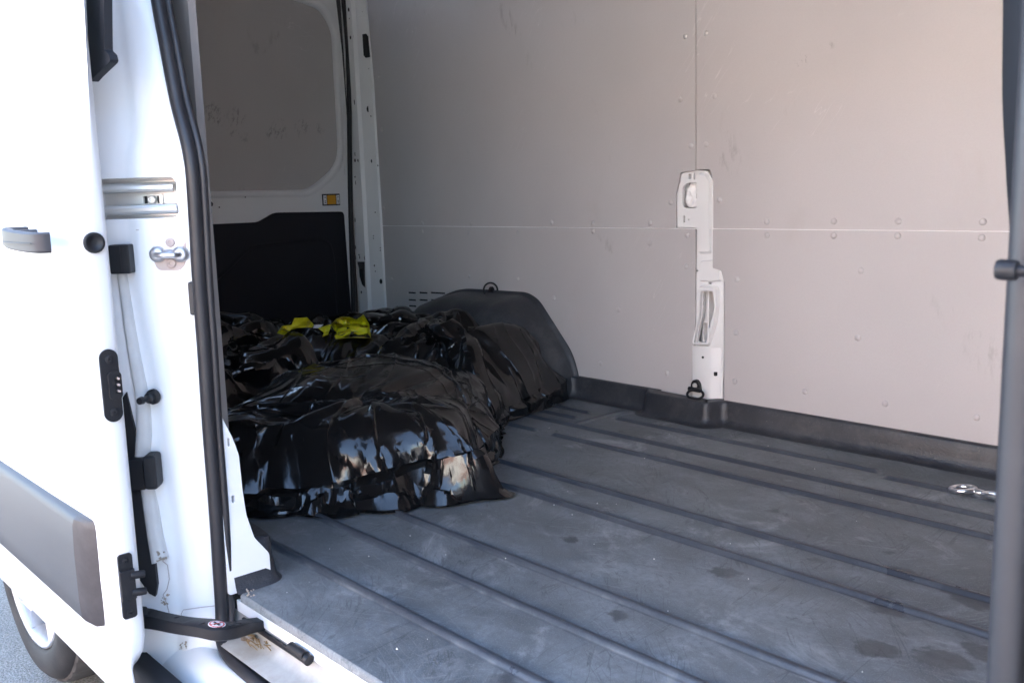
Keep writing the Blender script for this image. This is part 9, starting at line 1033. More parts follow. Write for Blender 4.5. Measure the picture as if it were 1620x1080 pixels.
17,-10,10,0,3,-4,5,0,-6,3,-17,-8,16,13,0,-3,-8,-10,7,10,4,-9,5,-4,-5,11,-12,11,-10,-7,1,-4,-15,13,-8,30,-3,8,-1,-7,-5,0,-4,13,-12,11,-6,-12,5,10,-18,10,-7,-4,15,0,-5,10,3,2,-2,-12,0,3,8,5,-2,-19,6,4,1,1,2,-16,19,-24,-8,21,-2,10,-6,4,7,-9,-30,26,2,0,-13,-16,-3,24,20,-20,-5,-4,7,-18,23,-21,19,7,-16,2,-23,29,8,-4,0,-22,-1,-2,-1,4,0,25,-13,12,-8,4,2,-3,-1,-15,-10,-3,-2,5,4,-4,19,2,-5,-5,-4,-5,-9,14,5,11,-10,-6,3,-2,
17,1,-17,21,-3,-6,-16,18,8,-12,14,-3,0,-12,15,-3,2,-6,3,-1,2,1,0,0,0,-35,-10,21,0,18,-2,-24,22,9,-2,1,0,-25,14,-8,4,-4,9,-2,8,-3,-11,-3,5,3,0,-7,7,-3,-10,4,8,-1,-8,6,-14,12,-5,-8,5,-12,4,19,0,1,2,-6,3,9,-14,20,-3,-1,0,6,-2,-28,12,-1,2,12,-4,-6,-25,22,-6,-7,19,-12,-3,-1,8,-11,-17,28,-20,-7,-5,4,10,-13,31,5,-3,14,-20,5,-7,3,-3,-17,4,2,9,-7,4,17,-9,9,3,-21,-3,8,-4,1,-10,-3,0,-3,-3,-5,9,-7,5,-1,4,-7,11,3,
13,-17,23,-7,-19,5,13,-9,8,15,2,-3,-15,8,-15,21,2,-5,-26,-6,17,5,6,5,-7,4,4,-26,4,8,9,9,-6,-4,4,1,1,-2,-19,-2,10,-1,5,-7,0,7,-21,2,10,-4,2,2,-25,4,9,0,1,-13,5,3,20,-34,8,2,-1,22,-6,1,-4,1,1,11,0,4,-7,9,6,-6,-5,-14,3,13,-32,6,26,-1,-2,-8,-3,-5,-2,2,-8,4,0,5,11,-31,10,-7,-2,-3,-1,-4,2,25,-2,17,8,-13,15,-14,-6,-20,-11,3,-3,2,3,21,16,-14,-1,11,-1,1,-21,6,-11,5,-1,-3,9,0,-18,-3,0,3,-1,4,3,0,-11,14,
11,7,-14,-3,25,1,1,0,1,-3,3,-4,2,-5,6,-22,-22,-3,15,-8,-17,0,1,5,16,28,-9,-5,22,-7,-5,9,-2,-8,-10,-2,7,-6,-11,6,-9,31,-6,0,-5,-3,1,-5,10,-1,-1,-2,-1,-5,0,0,-6,15,-8,-1,-12,30,-23,4,-5,-1,14,-2,-6,1,0,0,4,2,19,-12,-8,13,-31,2,5,14,18,2,-3,-9,-22,7,1,1,3,-1,-9,-5,-2,7,11,-19,-13,-4,30,-13,-1,0,14,-18,2,-9,30,3,-26,-18,6,1,-5,2,21,-2,-2,-9,-9,9,11,-17,21,6,15,-31,0,-8,17,2,-8,-11,-4,-3,7,15,-2,-5,-8,-8,-6,15,
12,9,1,5,-8,9,4,1,0,2,-4,5,1,-3,-14,-3,7,6,1,3,-14,7,-17,-4,14,-33,26,-8,-23,20,26,-1,2,3,-2,-22,-1,3,-1,2,5,-11,5,5,-4,-6,-1,0,11,-6,3,-14,16,-9,-2,-6,4,-2,14,-5,-3,4,19,0,2,-21,0,1,-6,-2,-7,0,-8,-6,-5,-2,8,-12,14,13,3,0,15,7,-1,-7,5,-16,8,10,2,-19,-2,12,1,-3,12,-6,-19,9,-18,38,-8,-17,-5,8,-10,19,0,9,7,1,-20,20,-4,-14,-31,6,-9,1,9,-1,17,10,-19,20,-2,11,2,-4,-19,-18,-4,2,3,-11,4,5,4,-2,2,3,9,-2,
12,3,4,11,0,-6,9,0,-2,0,3,6,-1,-3,2,2,-7,-1,-3,-7,5,-29,13,14,-36,33,-12,14,-9,-12,-11,-6,-1,-3,2,15,-4,5,3,14,-2,-4,-2,-5,-3,5,4,-6,12,-17,-6,18,0,-27,1,0,-3,-1,1,4,16,-2,2,4,-30,21,-1,-4,10,-19,5,-16,0,4,8,12,-22,21,27,6,1,-6,-4,-10,-1,1,0,-6,8,-5,1,12,4,-6,-4,-19,10,8,1,-33,-4,-5,9,31,4,0,-3,-11,-27,-6,3,4,18,-28,-2,-4,2,-4,-2,24,-13,3,-9,-2,-3,-16,8,13,-7,5,-4,-4,0,-5,3,7,-2,3,15,-1,3,10,5,14,
11,10,4,-7,12,16,-6,10,4,-1,-5,-11,-2,-1,-1,-11,9,-7,-16,-7,-3,34,11,-28,-3,4,-20,1,23,10,-5,-2,-6,-4,-2,-1,-19,9,29,-10,-6,-7,6,2,9,-7,-14,11,13,-19,-8,-7,1,36,-40,4,4,3,1,0,-1,-1,0,-29,32,-5,-16,-5,-2,18,2,11,-4,-14,-3,1,14,-9,18,-2,6,0,-7,-1,-1,-4,8,0,-10,-2,22,-3,3,-13,-5,14,9,8,4,10,-2,-21,18,-13,-16,-15,-14,-12,-1,-1,0,14,-15,-2,2,4,1,0,9,-24,1,4,-2,-1,-2,-14,4,-3,19,-1,4,4,1,5,-3,3,-5,4,-14,20,4,8,9,9,
10,26,10,-5,-12,-27,19,12,10,3,-1,-6,-8,4,-11,5,-13,-2,10,12,9,-20,-17,15,29,-35,2,26,8,-5,1,-4,-22,-9,-9,-21,9,11,-7,22,-5,8,3,12,-5,-4,-7,-8,14,-4,-3,-14,-12,-27,29,-9,-5,-1,0,-4,-5,1,-26,25,-11,0,13,9,8,2,0,7,11,14,0,-24,-7,-2,-25,4,-15,-8,-11,-8,8,9,7,13,7,14,5,-2,-1,15,6,-2,10,-24,-20,-23,-15,-4,-15,1,2,-1,-1,-2,-2,2,13,-14,4,-1,-4,-1,2,-9,-4,1,9,-14,3,5,16,12,-8,-10,2,2,16,17,-13,-4,11,-3,4,-11,5,7,10,7,18,28,
])
BAG_E = (48, (-3635, 946, 8), [
112,14,-3,6,12,3,-7,-10,-15,-15,-18,20,-6,13,18,1,-17,-15,-5,-21,-20,-4,-16,-7,-7,-5,-4,-2,-2,0,1,2,4,5,5,7,8,9,9,9,13,13,12,20,-1,-7,-1,3,315,-1,17,7,-8,16,19,10,7,5,6,1,19,-16,11,22,14,17,22,6,10,23,16,21,22,21,21,20,20,20,19,18,18,18,18,17,18,17,18,18,16,16,16,6,20,18,20,19,77,11,-6,15,12,8,-5,-13,-12,-10,-7,-1,-3,-4,-4,0,2,3,7,7,8,5,8,5,5,4,4,3,3,2,2,2,1,0,1,0,-1,0,-1,0,-1,0,1,-1,2,4,3,2,
3,-47,-12,-17,-19,-7,4,13,20,27,36,-1,23,6,-4,-15,13,12,-6,5,18,-15,9,4,5,4,2,2,7,-3,-8,-4,-3,-4,-1,-3,-1,0,2,2,3,-11,-11,-18,4,9,6,-15,3,-24,-16,0,21,-1,-3,8,11,11,3,6,-30,9,5,-6,8,6,-41,9,14,-14,7,1,1,1,0,1,0,-1,-2,0,0,1,0,2,0,1,-2,-1,-16,4,5,16,1,2,-5,-4,-19,15,33,7,6,8,17,23,18,13,6,0,-3,-1,0,2,-2,-4,-2,0,-6,5,-3,-2,-2,-2,-3,-1,-6,1,4,0,1,1,-1,0,-1,-2,-3,-5,-10,2,-1,-2,-11,-16,-26,-38,
10,-1,2,-2,5,3,12,1,-4,-13,-3,-1,4,-2,4,17,-7,21,-5,3,-15,23,-8,-3,-4,1,2,-1,-4,5,10,5,4,4,0,-6,2,-1,-9,-6,-12,12,0,-8,-4,-8,-11,2,-15,-5,1,-3,0,0,1,0,0,2,5,-14,16,18,-4,6,-2,-21,34,4,-30,12,-10,-1,-1,0,0,0,0,1,2,-1,-1,-6,0,-4,-8,1,-1,3,21,-13,2,1,2,-16,-1,14,-8,29,13,8,7,4,0,1,5,6,2,-4,5,0,0,-7,3,-14,2,-3,14,-19,8,3,2,-1,-1,-1,3,-4,-9,-7,-9,-14,-1,13,-12,-1,17,6,13,-17,-4,3,-2,-17,-8,-14,
9,5,-7,5,1,3,-4,1,4,10,-16,-6,-7,0,4,14,21,-16,15,-3,8,-1,6,-8,11,1,0,2,0,0,-1,1,-1,0,-5,0,0,0,2,-2,-4,-15,6,-4,0,-2,-3,-12,-15,6,-12,3,0,0,1,-1,1,0,4,24,10,3,-12,-9,-1,18,6,-10,-12,1,8,-15,-3,-1,0,0,-4,-2,-1,2,-4,5,-2,1,-3,-3,5,-3,-1,15,-6,1,-10,18,1,-16,-6,24,4,8,4,2,5,3,-1,-3,9,1,-3,1,4,-1,-11,5,-15,9,-4,1,-10,12,-17,-5,3,-4,-12,-7,9,4,-6,7,12,-1,-3,-6,-18,12,6,24,-11,0,-14,4,-7,-18,
9,-1,8,-6,4,2,1,2,2,-2,8,-3,-5,-7,-12,-5,3,12,8,23,1,-11,7,1,2,2,1,1,-1,-5,6,0,0,-4,5,-5,-5,0,2,3,0,-4,-10,3,-5,0,-5,-14,-17,-2,10,-7,1,1,-1,1,0,1,1,3,4,6,19,4,-2,-5,-38,5,26,-5,1,-7,-4,0,-1,-1,4,1,-9,-1,6,1,3,-14,13,1,-4,1,-1,-6,8,2,7,-14,-4,-6,-3,11,10,2,3,3,2,0,1,2,-4,7,4,3,-2,-1,0,2,-5,-29,7,20,-9,-1,-2,-3,-9,-2,9,10,-21,-3,10,10,-15,7,14,-2,-8,-25,5,8,19,-8,1,-11,-6,-7,
15,0,-3,1,1,1,4,3,3,2,4,1,1,0,0,-2,-2,0,8,-1,1,-2,0,1,-11,-6,1,1,5,9,1,2,1,3,-2,0,0,-5,-2,-4,2,3,-2,-1,-21,3,-17,-11,-12,0,-3,0,1,0,2,1,0,0,1,-1,1,-1,0,3,1,-13,20,4,12,3,-28,5,6,0,0,-1,-1,-2,-3,-1,-1,0,0,2,-1,-14,-1,2,3,7,2,2,-21,4,2,6,0,7,4,4,2,1,0,-1,-2,-1,-3,0,1,2,1,6,4,-8,-3,4,-16,-11,27,1,13,4,1,-1,-3,-10,0,-4,-3,-10,7,1,-6,-10,-5,22,-3,-7,-10,10,2,-1,2,-4,
15,1,2,-4,1,0,3,4,2,4,0,0,-1,-3,3,-5,-30,-14,-1,-4,4,-3,-3,25,25,11,3,1,-1,-2,-9,-1,1,2,10,1,0,0,-2,-1,-2,-1,-1,-10,-8,-6,-16,4,-12,3,5,-9,0,0,1,1,1,2,0,1,0,1,-3,0,-12,13,-1,2,2,-18,25,12,-19,-7,-1,1,0,3,13,0,0,-1,-10,3,-2,1,-6,4,3,-4,2,-8,-11,2,6,-2,0,6,2,0,2,2,-2,-2,-2,-7,-4,-5,-4,-7,4,-7,-2,0,0,3,-5,16,-11,-11,3,16,12,9,6,8,10,2,-1,-1,-17,-1,-4,-1,-4,-9,-5,7,9,-20,20,1,9,-15,
18,0,-1,-2,1,-1,4,2,1,-1,0,0,-1,2,-23,-9,17,-12,-20,-3,2,20,19,-14,-8,9,15,10,2,-5,9,-3,2,-4,-8,17,-1,1,-3,-4,-3,2,-23,11,1,-20,0,24,-7,-1,0,-5,1,-1,2,2,2,1,0,0,0,0,1,0,14,-29,15,1,-2,17,-5,4,12,-5,-16,-9,-1,-1,-5,-1,0,-8,11,12,-12,11,-8,-1,1,4,-18,7,-3,-2,6,20,2,2,2,-1,0,3,-5,-2,-11,-3,-3,-3,-1,1,-11,1,-1,5,4,3,-2,-11,-1,-1,8,-5,-3,7,3,-5,15,-6,5,24,20,-19,-8,4,-2,11,0,-27,-2,-1,17,3,4,-10,
19,-1,0,-1,3,-3,2,-11,-1,-1,4,-3,3,-7,2,3,7,3,6,-2,2,-4,-9,11,-11,-10,-6,6,12,15,1,1,-1,5,-2,-17,16,-8,8,-2,-3,-20,19,-7,-3,-5,11,-3,-7,-1,-1,-1,14,-16,2,5,3,0,-1,1,-1,1,1,0,0,-2,2,-2,1,2,5,-5,6,9,8,-13,-13,-9,-2,1,0,10,1,-8,1,-13,17,1,1,-15,21,-21,-1,-3,30,7,3,0,1,0,-9,4,-3,-18,-1,-2,1,-1,-1,-2,0,0,2,2,5,-2,2,-6,-4,5,-6,0,6,-8,1,16,2,23,3,-15,-8,-18,32,-6,8,-8,-11,30,-7,-12,-3,9,-10,6,
19,0,0,0,1,-3,-11,4,-1,0,0,3,-12,3,2,7,9,-2,0,5,4,1,-3,-5,6,0,-10,-16,-6,0,5,15,-20,8,15,-5,0,15,-7,7,-19,13,2,-6,-2,-2,-4,-7,-7,0,-2,-1,5,-9,7,1,0,1,1,0,2,-1,1,-2,-4,6,-1,1,-1,-3,0,5,-9,-2,7,22,7,0,-2,-15,-3,-6,-17,-3,0,17,7,-3,-19,20,0,-15,-2,24,-1,-17,2,1,-1,1,-6,0,-18,0,0,-1,-1,1,-4,-1,0,3,8,-5,0,6,5,9,-12,-8,12,2,-18,0,6,-2,-3,-2,-4,-1,14,1,0,14,20,-20,17,-29,14,2,-10,14,1,-3,
20,1,-2,0,2,2,-5,-3,-5,-2,-4,3,-2,-2,16,2,-2,4,3,0,0,0,0,0,-8,-1,10,-4,-4,-6,-1,-21,28,-3,-19,18,-29,-10,25,-5,21,5,-1,-7,3,-4,-12,0,-6,-1,-3,-1,3,5,-5,0,1,2,2,-1,0,0,0,-9,-3,13,2,-3,-1,0,-2,0,9,1,-11,-3,6,8,2,-19,-5,2,-9,4,15,6,-18,1,20,0,-1,-18,16,10,-14,11,3,-1,0,0,-5,2,-13,-3,-5,-1,-1,-1,0,0,7,21,-12,-5,8,13,-9,0,-4,-2,-13,0,22,-13,-8,-5,0,2,13,-7,9,0,-13,11,-7,0,0,23,-19,23,-24,18,-11,-8,
21,0,-1,0,2,1,0,-2,-1,-3,-5,-7,11,7,1,1,-9,6,3,0,0,0,0,-11,9,-2,-5,10,-9,4,-4,2,-2,-3,10,-6,5,-22,-8,-14,-1,16,22,1,0,-5,-16,8,-5,-2,-4,1,2,4,-2,-1,-1,-1,2,2,0,0,-3,0,-8,16,-2,-1,-2,2,3,-7,-6,3,11,-3,-9,-4,2,2,5,-14,17,11,-10,-17,11,-1,2,1,1,-3,20,-2,-2,-10,4,-1,0,0,-6,2,-3,-4,-4,-5,-5,-2,5,8,10,-1,-11,26,-8,0,-3,-8,12,14,-16,-15,-10,22,16,-13,-19,2,-6,26,-6,13,-19,-10,-6,24,-6,-18,6,2,6,-3,-12,16,
22,0,-3,2,2,2,-1,0,0,-1,0,0,0,-2,-2,5,-4,3,-5,5,-5,-15,12,9,-7,4,0,-9,10,-11,0,8,-1,3,-1,-23,-5,11,-21,15,7,13,0,-5,5,2,-11,1,-5,2,-9,2,1,5,-1,-1,0,1,-1,-1,1,-6,-1,6,15,-2,-3,1,-1,-6,-8,7,6,-14,1,-8,8,-6,0,6,-4,11,5,-22,1,5,9,7,1,-13,0,9,15,-8,6,-20,4,1,-2,1,-5,0,-1,-3,-1,0,-1,-2,-1,16,4,-12,14,-17,21,-21,21,7,-9,-16,18,-13,-2,8,-13,-9,0,3,9,-8,-4,4,3,-10,5,-10,-1,14,-2,-8,9,-2,6,22,
23,-8,0,8,0,1,1,0,-1,1,-1,-1,1,0,0,-9,7,2,0,-25,0,15,-8,6,9,-2,1,0,-10,9,-6,-3,0,2,-22,22,7,1,-1,0,2,-21,18,-8,-5,4,9,32,-4,-14,-1,11,0,5,-1,-1,-1,0,0,-1,0,-2,3,3,-1,3,2,-15,0,6,7,-2,-3,-5,0,0,0,7,-14,29,-1,-3,-5,16,-18,2,-2,1,-3,14,-15,20,0,-14,-14,21,5,-5,-1,6,-5,-2,-1,0,-2,1,-2,-2,8,1,-6,-14,9,14,-4,19,-1,-2,6,-3,-11,-2,-4,0,-18,27,-10,-18,0,0,-1,15,-5,1,-2,1,7,-17,11,-6,33,-26,62,-58,
23,-9,10,-1,1,2,-1,0,0,-3,-1,3,0,0,-3,0,-1,0,-20,18,4,-6,4,-3,1,2,-1,3,-2,-2,4,-1,-7,-18,19,4,-1,-10,11,-4,3,-9,-2,-8,-10,0,21,3,-5,22,-16,-9,0,7,-4,1,-2,-2,-1,2,-2,4,2,-3,1,-1,-16,13,4,-1,-4,-1,-1,3,-2,10,-5,-6,10,0,7,7,-1,-5,4,2,-7,-3,-2,1,4,13,-13,6,-4,-11,6,4,-4,0,-5,-1,-4,0,-2,-4,-1,6,5,-3,-10,23,1,0,-3,3,-13,-13,13,-6,14,1,-5,-7,-3,7,4,3,-22,-1,8,4,-1,21,-12,12,-27,-4,-3,20,-18,5,23,5,
0,22,2,0,1,1,-1,0,0,0,0,-6,4,0,0,0,0,-21,19,1,-8,4,0,3,-5,-1,5,-2,-1,-1,-1,6,-1,-1,-1,0,-9,2,7,3,-11,9,-26,13,2,2,5,1,24,-19,-4,-7,-1,7,-4,-1,1,-1,-2,-2,-1,5,-1,5,-3,-18,17,5,-5,1,0,-1,-1,13,-17,5,5,5,6,-12,3,-2,10,-20,21,2,-9,2,5,-9,-18,2,6,8,-2,-1,3,6,0,-3,-3,-5,-1,0,1,-2,-2,20,-10,-11,8,-8,7,7,2,-14,-12,4,0,20,-22,29,-8,-18,26,-29,27,-17,13,2,-17,1,22,-3,-2,-8,14,-11,-28,15,-3,10,7,18,
24,-1,0,1,1,1,0,0,0,0,-1,0,-11,2,-6,8,-18,21,1,-1,1,-1,-5,-5,2,2,-18,9,11,4,0,-19,9,8,-3,-19,-3,27,-4,4,-2,-2,-1,9,8,-6,-13,6,-3,6,0,-8,-1,7,-5,0,0,0,2,-2,-2,-2,1,-4,-9,18,2,-2,2,-1,2,4,-18,1,20,-3,-17,4,2,6,-4,5,-1,22,-20,-3,11,-3,-3,9,-21,-16,-3,11,16,0,4,5,1,-3,-2,-7,-1,-1,1,0,4,1,17,-3,3,-11,4,-5,-6,-8,2,12,-23,-3,33,-3,10,0,-30,10,-6,27,-3,-9,5,-13,19,-15,5,-15,-7,21,4,-26,8,4,11,18,
10,13,-2,3,-16,17,-6,7,-1,0,0,0,-1,-9,1,-14,17,-1,4,-3,3,-2,-12,2,3,-2,10,-7,4,-13,-19,24,-9,0,2,-4,14,-4,0,-9,14,1,-10,7,2,45,-28,9,20,-18,3,-10,5,1,15,-19,1,-1,0,0,-2,-2,0,5,12,-9,-3,-4,4,3,-10,-11,20,2,-12,-7,17,3,-2,-7,4,-1,0,-6,20,3,-1,0,-3,-17,21,-34,1,-18,24,-10,9,-1,4,-6,18,-26,9,-9,0,2,0,1,3,13,-1,8,-15,-24,8,-5,9,-8,31,-26,-14,0,24,-12,24,6,-4,2,2,1,-1,-1,-6,1,0,3,-5,-27,2,-8,10,1,4,16,
23,-1,1,0,1,-8,9,-13,12,1,0,-1,-1,0,0,-1,0,0,0,0,0,0,-12,-7,-7,12,13,-18,-8,-13,12,-13,0,0,3,24,11,-8,0,12,-2,-23,5,10,15,10,96,-63,-7,-4,8,4,1,-11,10,17,-14,-2,-4,-3,2,4,0,-5,0,-2,3,4,0,-1,-18,9,3,-9,4,4,4,-9,3,12,0,0,-2,12,-3,2,0,-15,-5,-15,0,21,-9,-25,-64,36,-1,2,6,5,-3,-27,23,8,-5,-3,-4,2,-3,-7,1,12,-4,-2,-7,4,10,0,-18,32,2,-7,-18,24,1,-11,9,-8,1,0,1,1,-23,23,0,-16,-6,2,-9,21,-30,14,2,-15,
21,2,0,-1,1,-1,3,-5,-7,3,4,-5,7,1,-4,3,0,0,-2,3,0,-17,2,8,2,-12,-16,17,7,10,-3,2,-1,1,-1,-1,-3,-3,5,2,-23,12,-3,-3,5,-33,43,-9,-10,11,-11,11,1,4,-5,7,7,-4,-4,7,-8,-9,-4,4,-1,2,0,3,1,-24,10,2,-5,5,10,6,-3,4,-11,1,-1,0,0,-1,5,-11,0,8,-21,4,-3,26,-11,12,-8,4,-3,10,-4,7,-1,2,-16,19,1,-1,-3,-23,4,12,6,-4,-5,2,-13,14,-11,13,13,-4,-22,-14,-1,0,3,20,9,-3,-2,-1,2,0,9,-28,7,7,-2,-3,-3,-6,-5,-6,-47,24,
18,5,-1,0,0,-8,3,3,2,0,-2,3,-8,0,4,3,1,0,-2,2,-9,1,0,7,0,0,2,-7,-9,13,2,0,1,-1,-1,0,-3,-5,0,-1,8,1,0,-12,2,11,-17,-10,-14,9,2,4,0,10,-3,0,-4,1,2,-6,12,1,-3,-16,0,4,1,1,-7,1,0,-4,4,4,-3,-8,-1,4,6,-1,1,0,-2,0,-2,-6,-1,-1,23,-13,-9,9,-4,5,-6,19,-3,6,3,3,-1,9,-2,-4,-1,0,2,-14,-10,0,3,11,-1,1,5,-9,18,1,0,-16,5,5,-10,12,6,-12,-3,-1,1,-1,3,-14,-4,-1,1,0,7,2,3,-6,-10,13,-6,-18,
15,6,1,0,1,-4,-7,7,-8,-6,-2,-2,22,-1,-8,8,0,-1,2,-20,4,8,-1,-16,-1,4,6,13,2,-3,5,-2,-2,0,3,-1,-6,-3,-19,-5,12,10,10,-1,-8,-5,-11,14,-16,9,8,-1,1,4,5,-3,7,2,1,-1,-20,-2,-11,11,1,7,-2,-14,1,18,0,6,1,-3,-1,0,-3,-14,5,0,-1,0,2,-1,-6,-4,-1,2,-2,33,-7,-14,-1,-9,11,-37,-3,4,5,0,-2,8,6,-6,3,2,-1,3,-18,2,4,-9,3,8,-8,17,0,-1,1,3,0,0,1,-33,2,20,-8,6,2,1,-16,-1,-9,3,-7,2,-2,9,3,-14,3,-16,25,-16,
11,5,-11,18,0,-1,-3,4,-2,-2,-6,-3,-9,4,14,-1,-8,9,-15,1,-8,5,13,4,3,-4,-3,5,2,-15,-7,1,11,-17,-3,16,-5,15,4,1,0,-9,-10,13,-8,6,-6,-5,-19,4,-6,20,0,0,-4,2,-4,-3,-4,-4,-2,1,10,3,-2,-1,-5,1,-2,0,19,-1,-7,-11,-1,4,7,12,1,0,-7,-5,0,-13,-1,12,4,6,-9,-11,32,-11,-6,1,4,-26,-3,2,-4,4,-3,0,-8,8,-3,-4,-2,0,26,-2,-4,-19,-7,11,26,0,-1,1,-1,-3,-7,-11,-5,15,-13,-15,-1,0,3,-3,1,6,2,0,6,13,-7,-8,3,-10,-8,25,1,-1,
3,13,0,5,0,1,0,-6,-16,7,-5,17,0,3,0,-13,11,-29,5,10,12,4,1,-2,0,1,0,-15,-5,16,6,-3,-19,-4,2,-8,27,4,0,-16,-5,3,13,-3,7,-12,-21,26,-21,7,0,12,0,1,3,-6,-14,0,-1,9,17,-5,-6,-7,1,-7,0,5,7,6,-2,2,-11,3,0,0,0,3,0,0,6,-8,0,11,-10,8,0,-24,-2,1,7,3,18,-4,13,-19,-3,1,0,-3,1,0,6,-17,1,1,1,9,-7,2,4,-13,23,6,2,5,-5,-9,1,4,-4,0,2,14,2,-8,-13,-14,-13,0,0,2,8,18,3,-16,0,1,5,2,-12,15,13,-7,
19,-4,1,4,1,-1,1,-6,-3,-8,15,1,-20,-10,15,7,-20,14,15,-1,-2,0,5,-1,-5,-2,7,2,-9,-12,-9,-3,1,13,12,-24,-13,3,23,17,-10,6,-11,11,-3,4,-14,11,-9,-6,1,11,0,-2,2,-9,-4,-2,7,1,-11,3,-1,9,-2,6,7,-4,-2,0,5,-1,12,2,-19,4,-6,-2,0,0,1,12,-12,-3,17,-2,-21,18,-16,1,-5,12,9,1,-4,9,-3,-1,2,-4,2,-4,1,-5,1,-2,6,8,9,1,-22,29,0,4,-14,3,3,0,-8,4,3,1,-5,-7,-19,-5,0,1,-1,-2,9,-5,8,-5,3,6,2,5,-10,1,28,-6,26,-10,
20,-5,3,2,0,-6,5,-7,1,5,4,-4,-4,-8,-17,1,25,-2,3,4,2,1,-1,1,-1,-4,-5,8,3,1,-1,0,-4,-3,-16,17,-1,4,-31,0,34,-3,6,-6,-1,-1,-1,4,5,-19,2,7,0,-3,1,-9,1,4,2,-1,-6,-5,15,0,1,-2,-2,6,2,0,1,-3,4,7,8,-18,5,2,0,0,-1,-22,6,6,0,-7,-1,-2,20,-15,5,6,-10,12,8,-7,0,-5,1,-5,1,-7,6,-2,0,3,9,9,0,-1,10,1,-3,0,-3,-4,-4,-9,-5,12,5,6,-2,-27,8,3,9,0,9,-16,-21,7,-2,17,-18,1,20,-5,7,2,-5,-2,-8,6,
-11,2,27,1,1,-1,-1,-8,5,5,-2,-2,0,2,-5,-4,-2,9,-5,11,2,-1,-1,3,-7,2,0,-12,2,5,10,-4,3,-2,-8,3,2,-18,23,-3,-14,16,2,-15,3,8,-2,1,-18,-1,8,6,0,-2,0,-12,6,3,-1,-1,1,2,-2,-1,1,3,2,4,1,-1,0,2,-13,3,-2,18,1,-1,-2,0,-10,-6,5,-1,0,-8,15,6,-28,17,-2,12,-10,0,16,-14,-4,-3,3,-5,2,-3,-2,6,-5,6,14,3,0,0,4,2,1,-5,6,-12,-5,5,1,-12,-8,21,-1,14,0,-3,-15,10,-21,2,24,-3,-3,-33,11,16,-17,9,1,21,-3,-8,-10,-5,
18,3,-2,-1,2,-1,-1,0,-1,-7,-1,7,1,4,2,-2,-17,1,7,-10,0,1,2,1,7,8,-13,3,7,3,0,2,1,-1,-6,-21,8,20,-24,10,-9,1,14,-9,-9,17,6,8,11,-7,-11,1,-1,-2,0,-2,-3,2,0,-1,3,8,4,3,1,1,-6,1,-1,0,-1,-23,16,-3,17,0,-2,-2,0,-11,-1,19,-2,-9,-6,12,-8,-20,39,-5,-6,-17,3,2,1,-12,2,-5,-6,-2,3,-2,-1,0,1,27,1,-6,1,-3,-9,-10,-13,0,2,-4,0,0,-1,20,25,-10,14,-2,-4,-3,0,-23,0,1,-6,-12,2,19,29,-26,15,-1,0,5,12,-30,6,-4,
21,0,-3,1,2,2,-4,0,4,-1,-7,-12,17,2,-7,3,2,2,-13,5,1,2,6,-1,0,-15,11,-10,8,3,-23,-6,0,-3,8,26,-12,-18,24,-11,9,-7,-11,5,-1,16,9,1,2,-2,-6,-1,-1,7,-9,0,14,-13,-5,1,15,7,-6,-1,1,-5,3,0,-1,-1,-7,2,1,-3,0,-6,0,0,-11,1,0,6,-5,9,-2,-7,10,12,-17,-1,16,-19,20,-1,-1,-3,-3,-4,-4,-1,5,10,-14,0,4,10,9,7,-7,-12,-18,4,3,7,-18,3,1,2,12,0,-6,-13,6,-4,8,0,8,4,-1,14,-19,8,17,-20,-14,41,-20,-7,26,-14,-1,-6,3,11,
19,2,-1,-1,0,5,-5,1,3,2,-1,0,-6,5,-1,-5,4,1,-1,-4,-3,1,7,2,-1,1,-9,-5,5,-15,-1,-6,-7,21,11,-2,3,3,-23,17,0,-20,15,-1,-9,-7,28,-12,9,-13,-2,0,-1,3,-9,8,9,-4,4,-3,5,-3,-1,1,0,-8,2,-2,-1,0,-2,4,-2,2,-3,-5,-4,-3,-5,-1,4,-1,8,-6,6,4,-9,0,4,12,-18,31,-26,16,-8,2,3,-11,-3,-1,-1,11,-6,-3,9,1,-3,4,-14,7,-1,-9,6,4,18,4,3,0,-22,-1,-4,2,-12,-1,5,-2,8,6,5,-14,23,-9,-7,4,14,-12,0,24,-20,17,1,-16,1,-6,
21,-1,-1,0,-4,8,-7,8,1,-1,1,0,-1,-2,1,0,0,-7,-12,5,10,-2,-3,9,-4,-3,-18,17,-3,-12,-1,10,8,-8,2,4,4,3,0,-13,10,1,-19,4,10,5,-23,16,-5,-1,0,0,1,-2,-10,19,2,-3,0,0,-1,2,0,-2,0,12,-5,0,-7,-16,3,11,-5,-4,-10,6,3,-12,1,6,6,-4,-5,3,3,10,7,-2,2,-5,16,-37,31,-18,-2,10,-6,-3,-2,-1,-6,12,-2,2,4,1,-1,0,-1,-4,0,12,-1,-16,-10,1,7,15,14,-20,-9,-2,3,-1,-5,11,-3,-6,3,32,-23,11,-12,15,-5,-24,36,-22,24,-14,12,-18,16,3,
-14,17,17,0,-1,0,-1,7,0,0,-1,0,1,-2,-1,-3,-12,0,15,-9,4,1,-2,-2,-6,-13,15,8,-18,-1,22,-2,5,-5,-11,-3,-3,5,16,-15,-8,21,-17,-12,29,2,-1,-2,-16,-2,13,-1,0,0,23,-14,0,-2,0,-1,1,1,6,-1,-5,0,-5,-14,1,2,1,1,-4,-6,6,1,-8,-1,18,-4,5,-9,8,5,1,0,7,-24,10,7,-21,8,15,-10,7,-1,-5,-9,2,-1,-1,1,16,-8,3,-1,1,1,3,-9,10,-15,-10,0,20,11,-7,-1,-13,-4,0,7,-7,23,-17,4,-5,-2,14,3,19,1,0,-2,-24,0,-18,11,17,10,-8,-3,-9,-5,
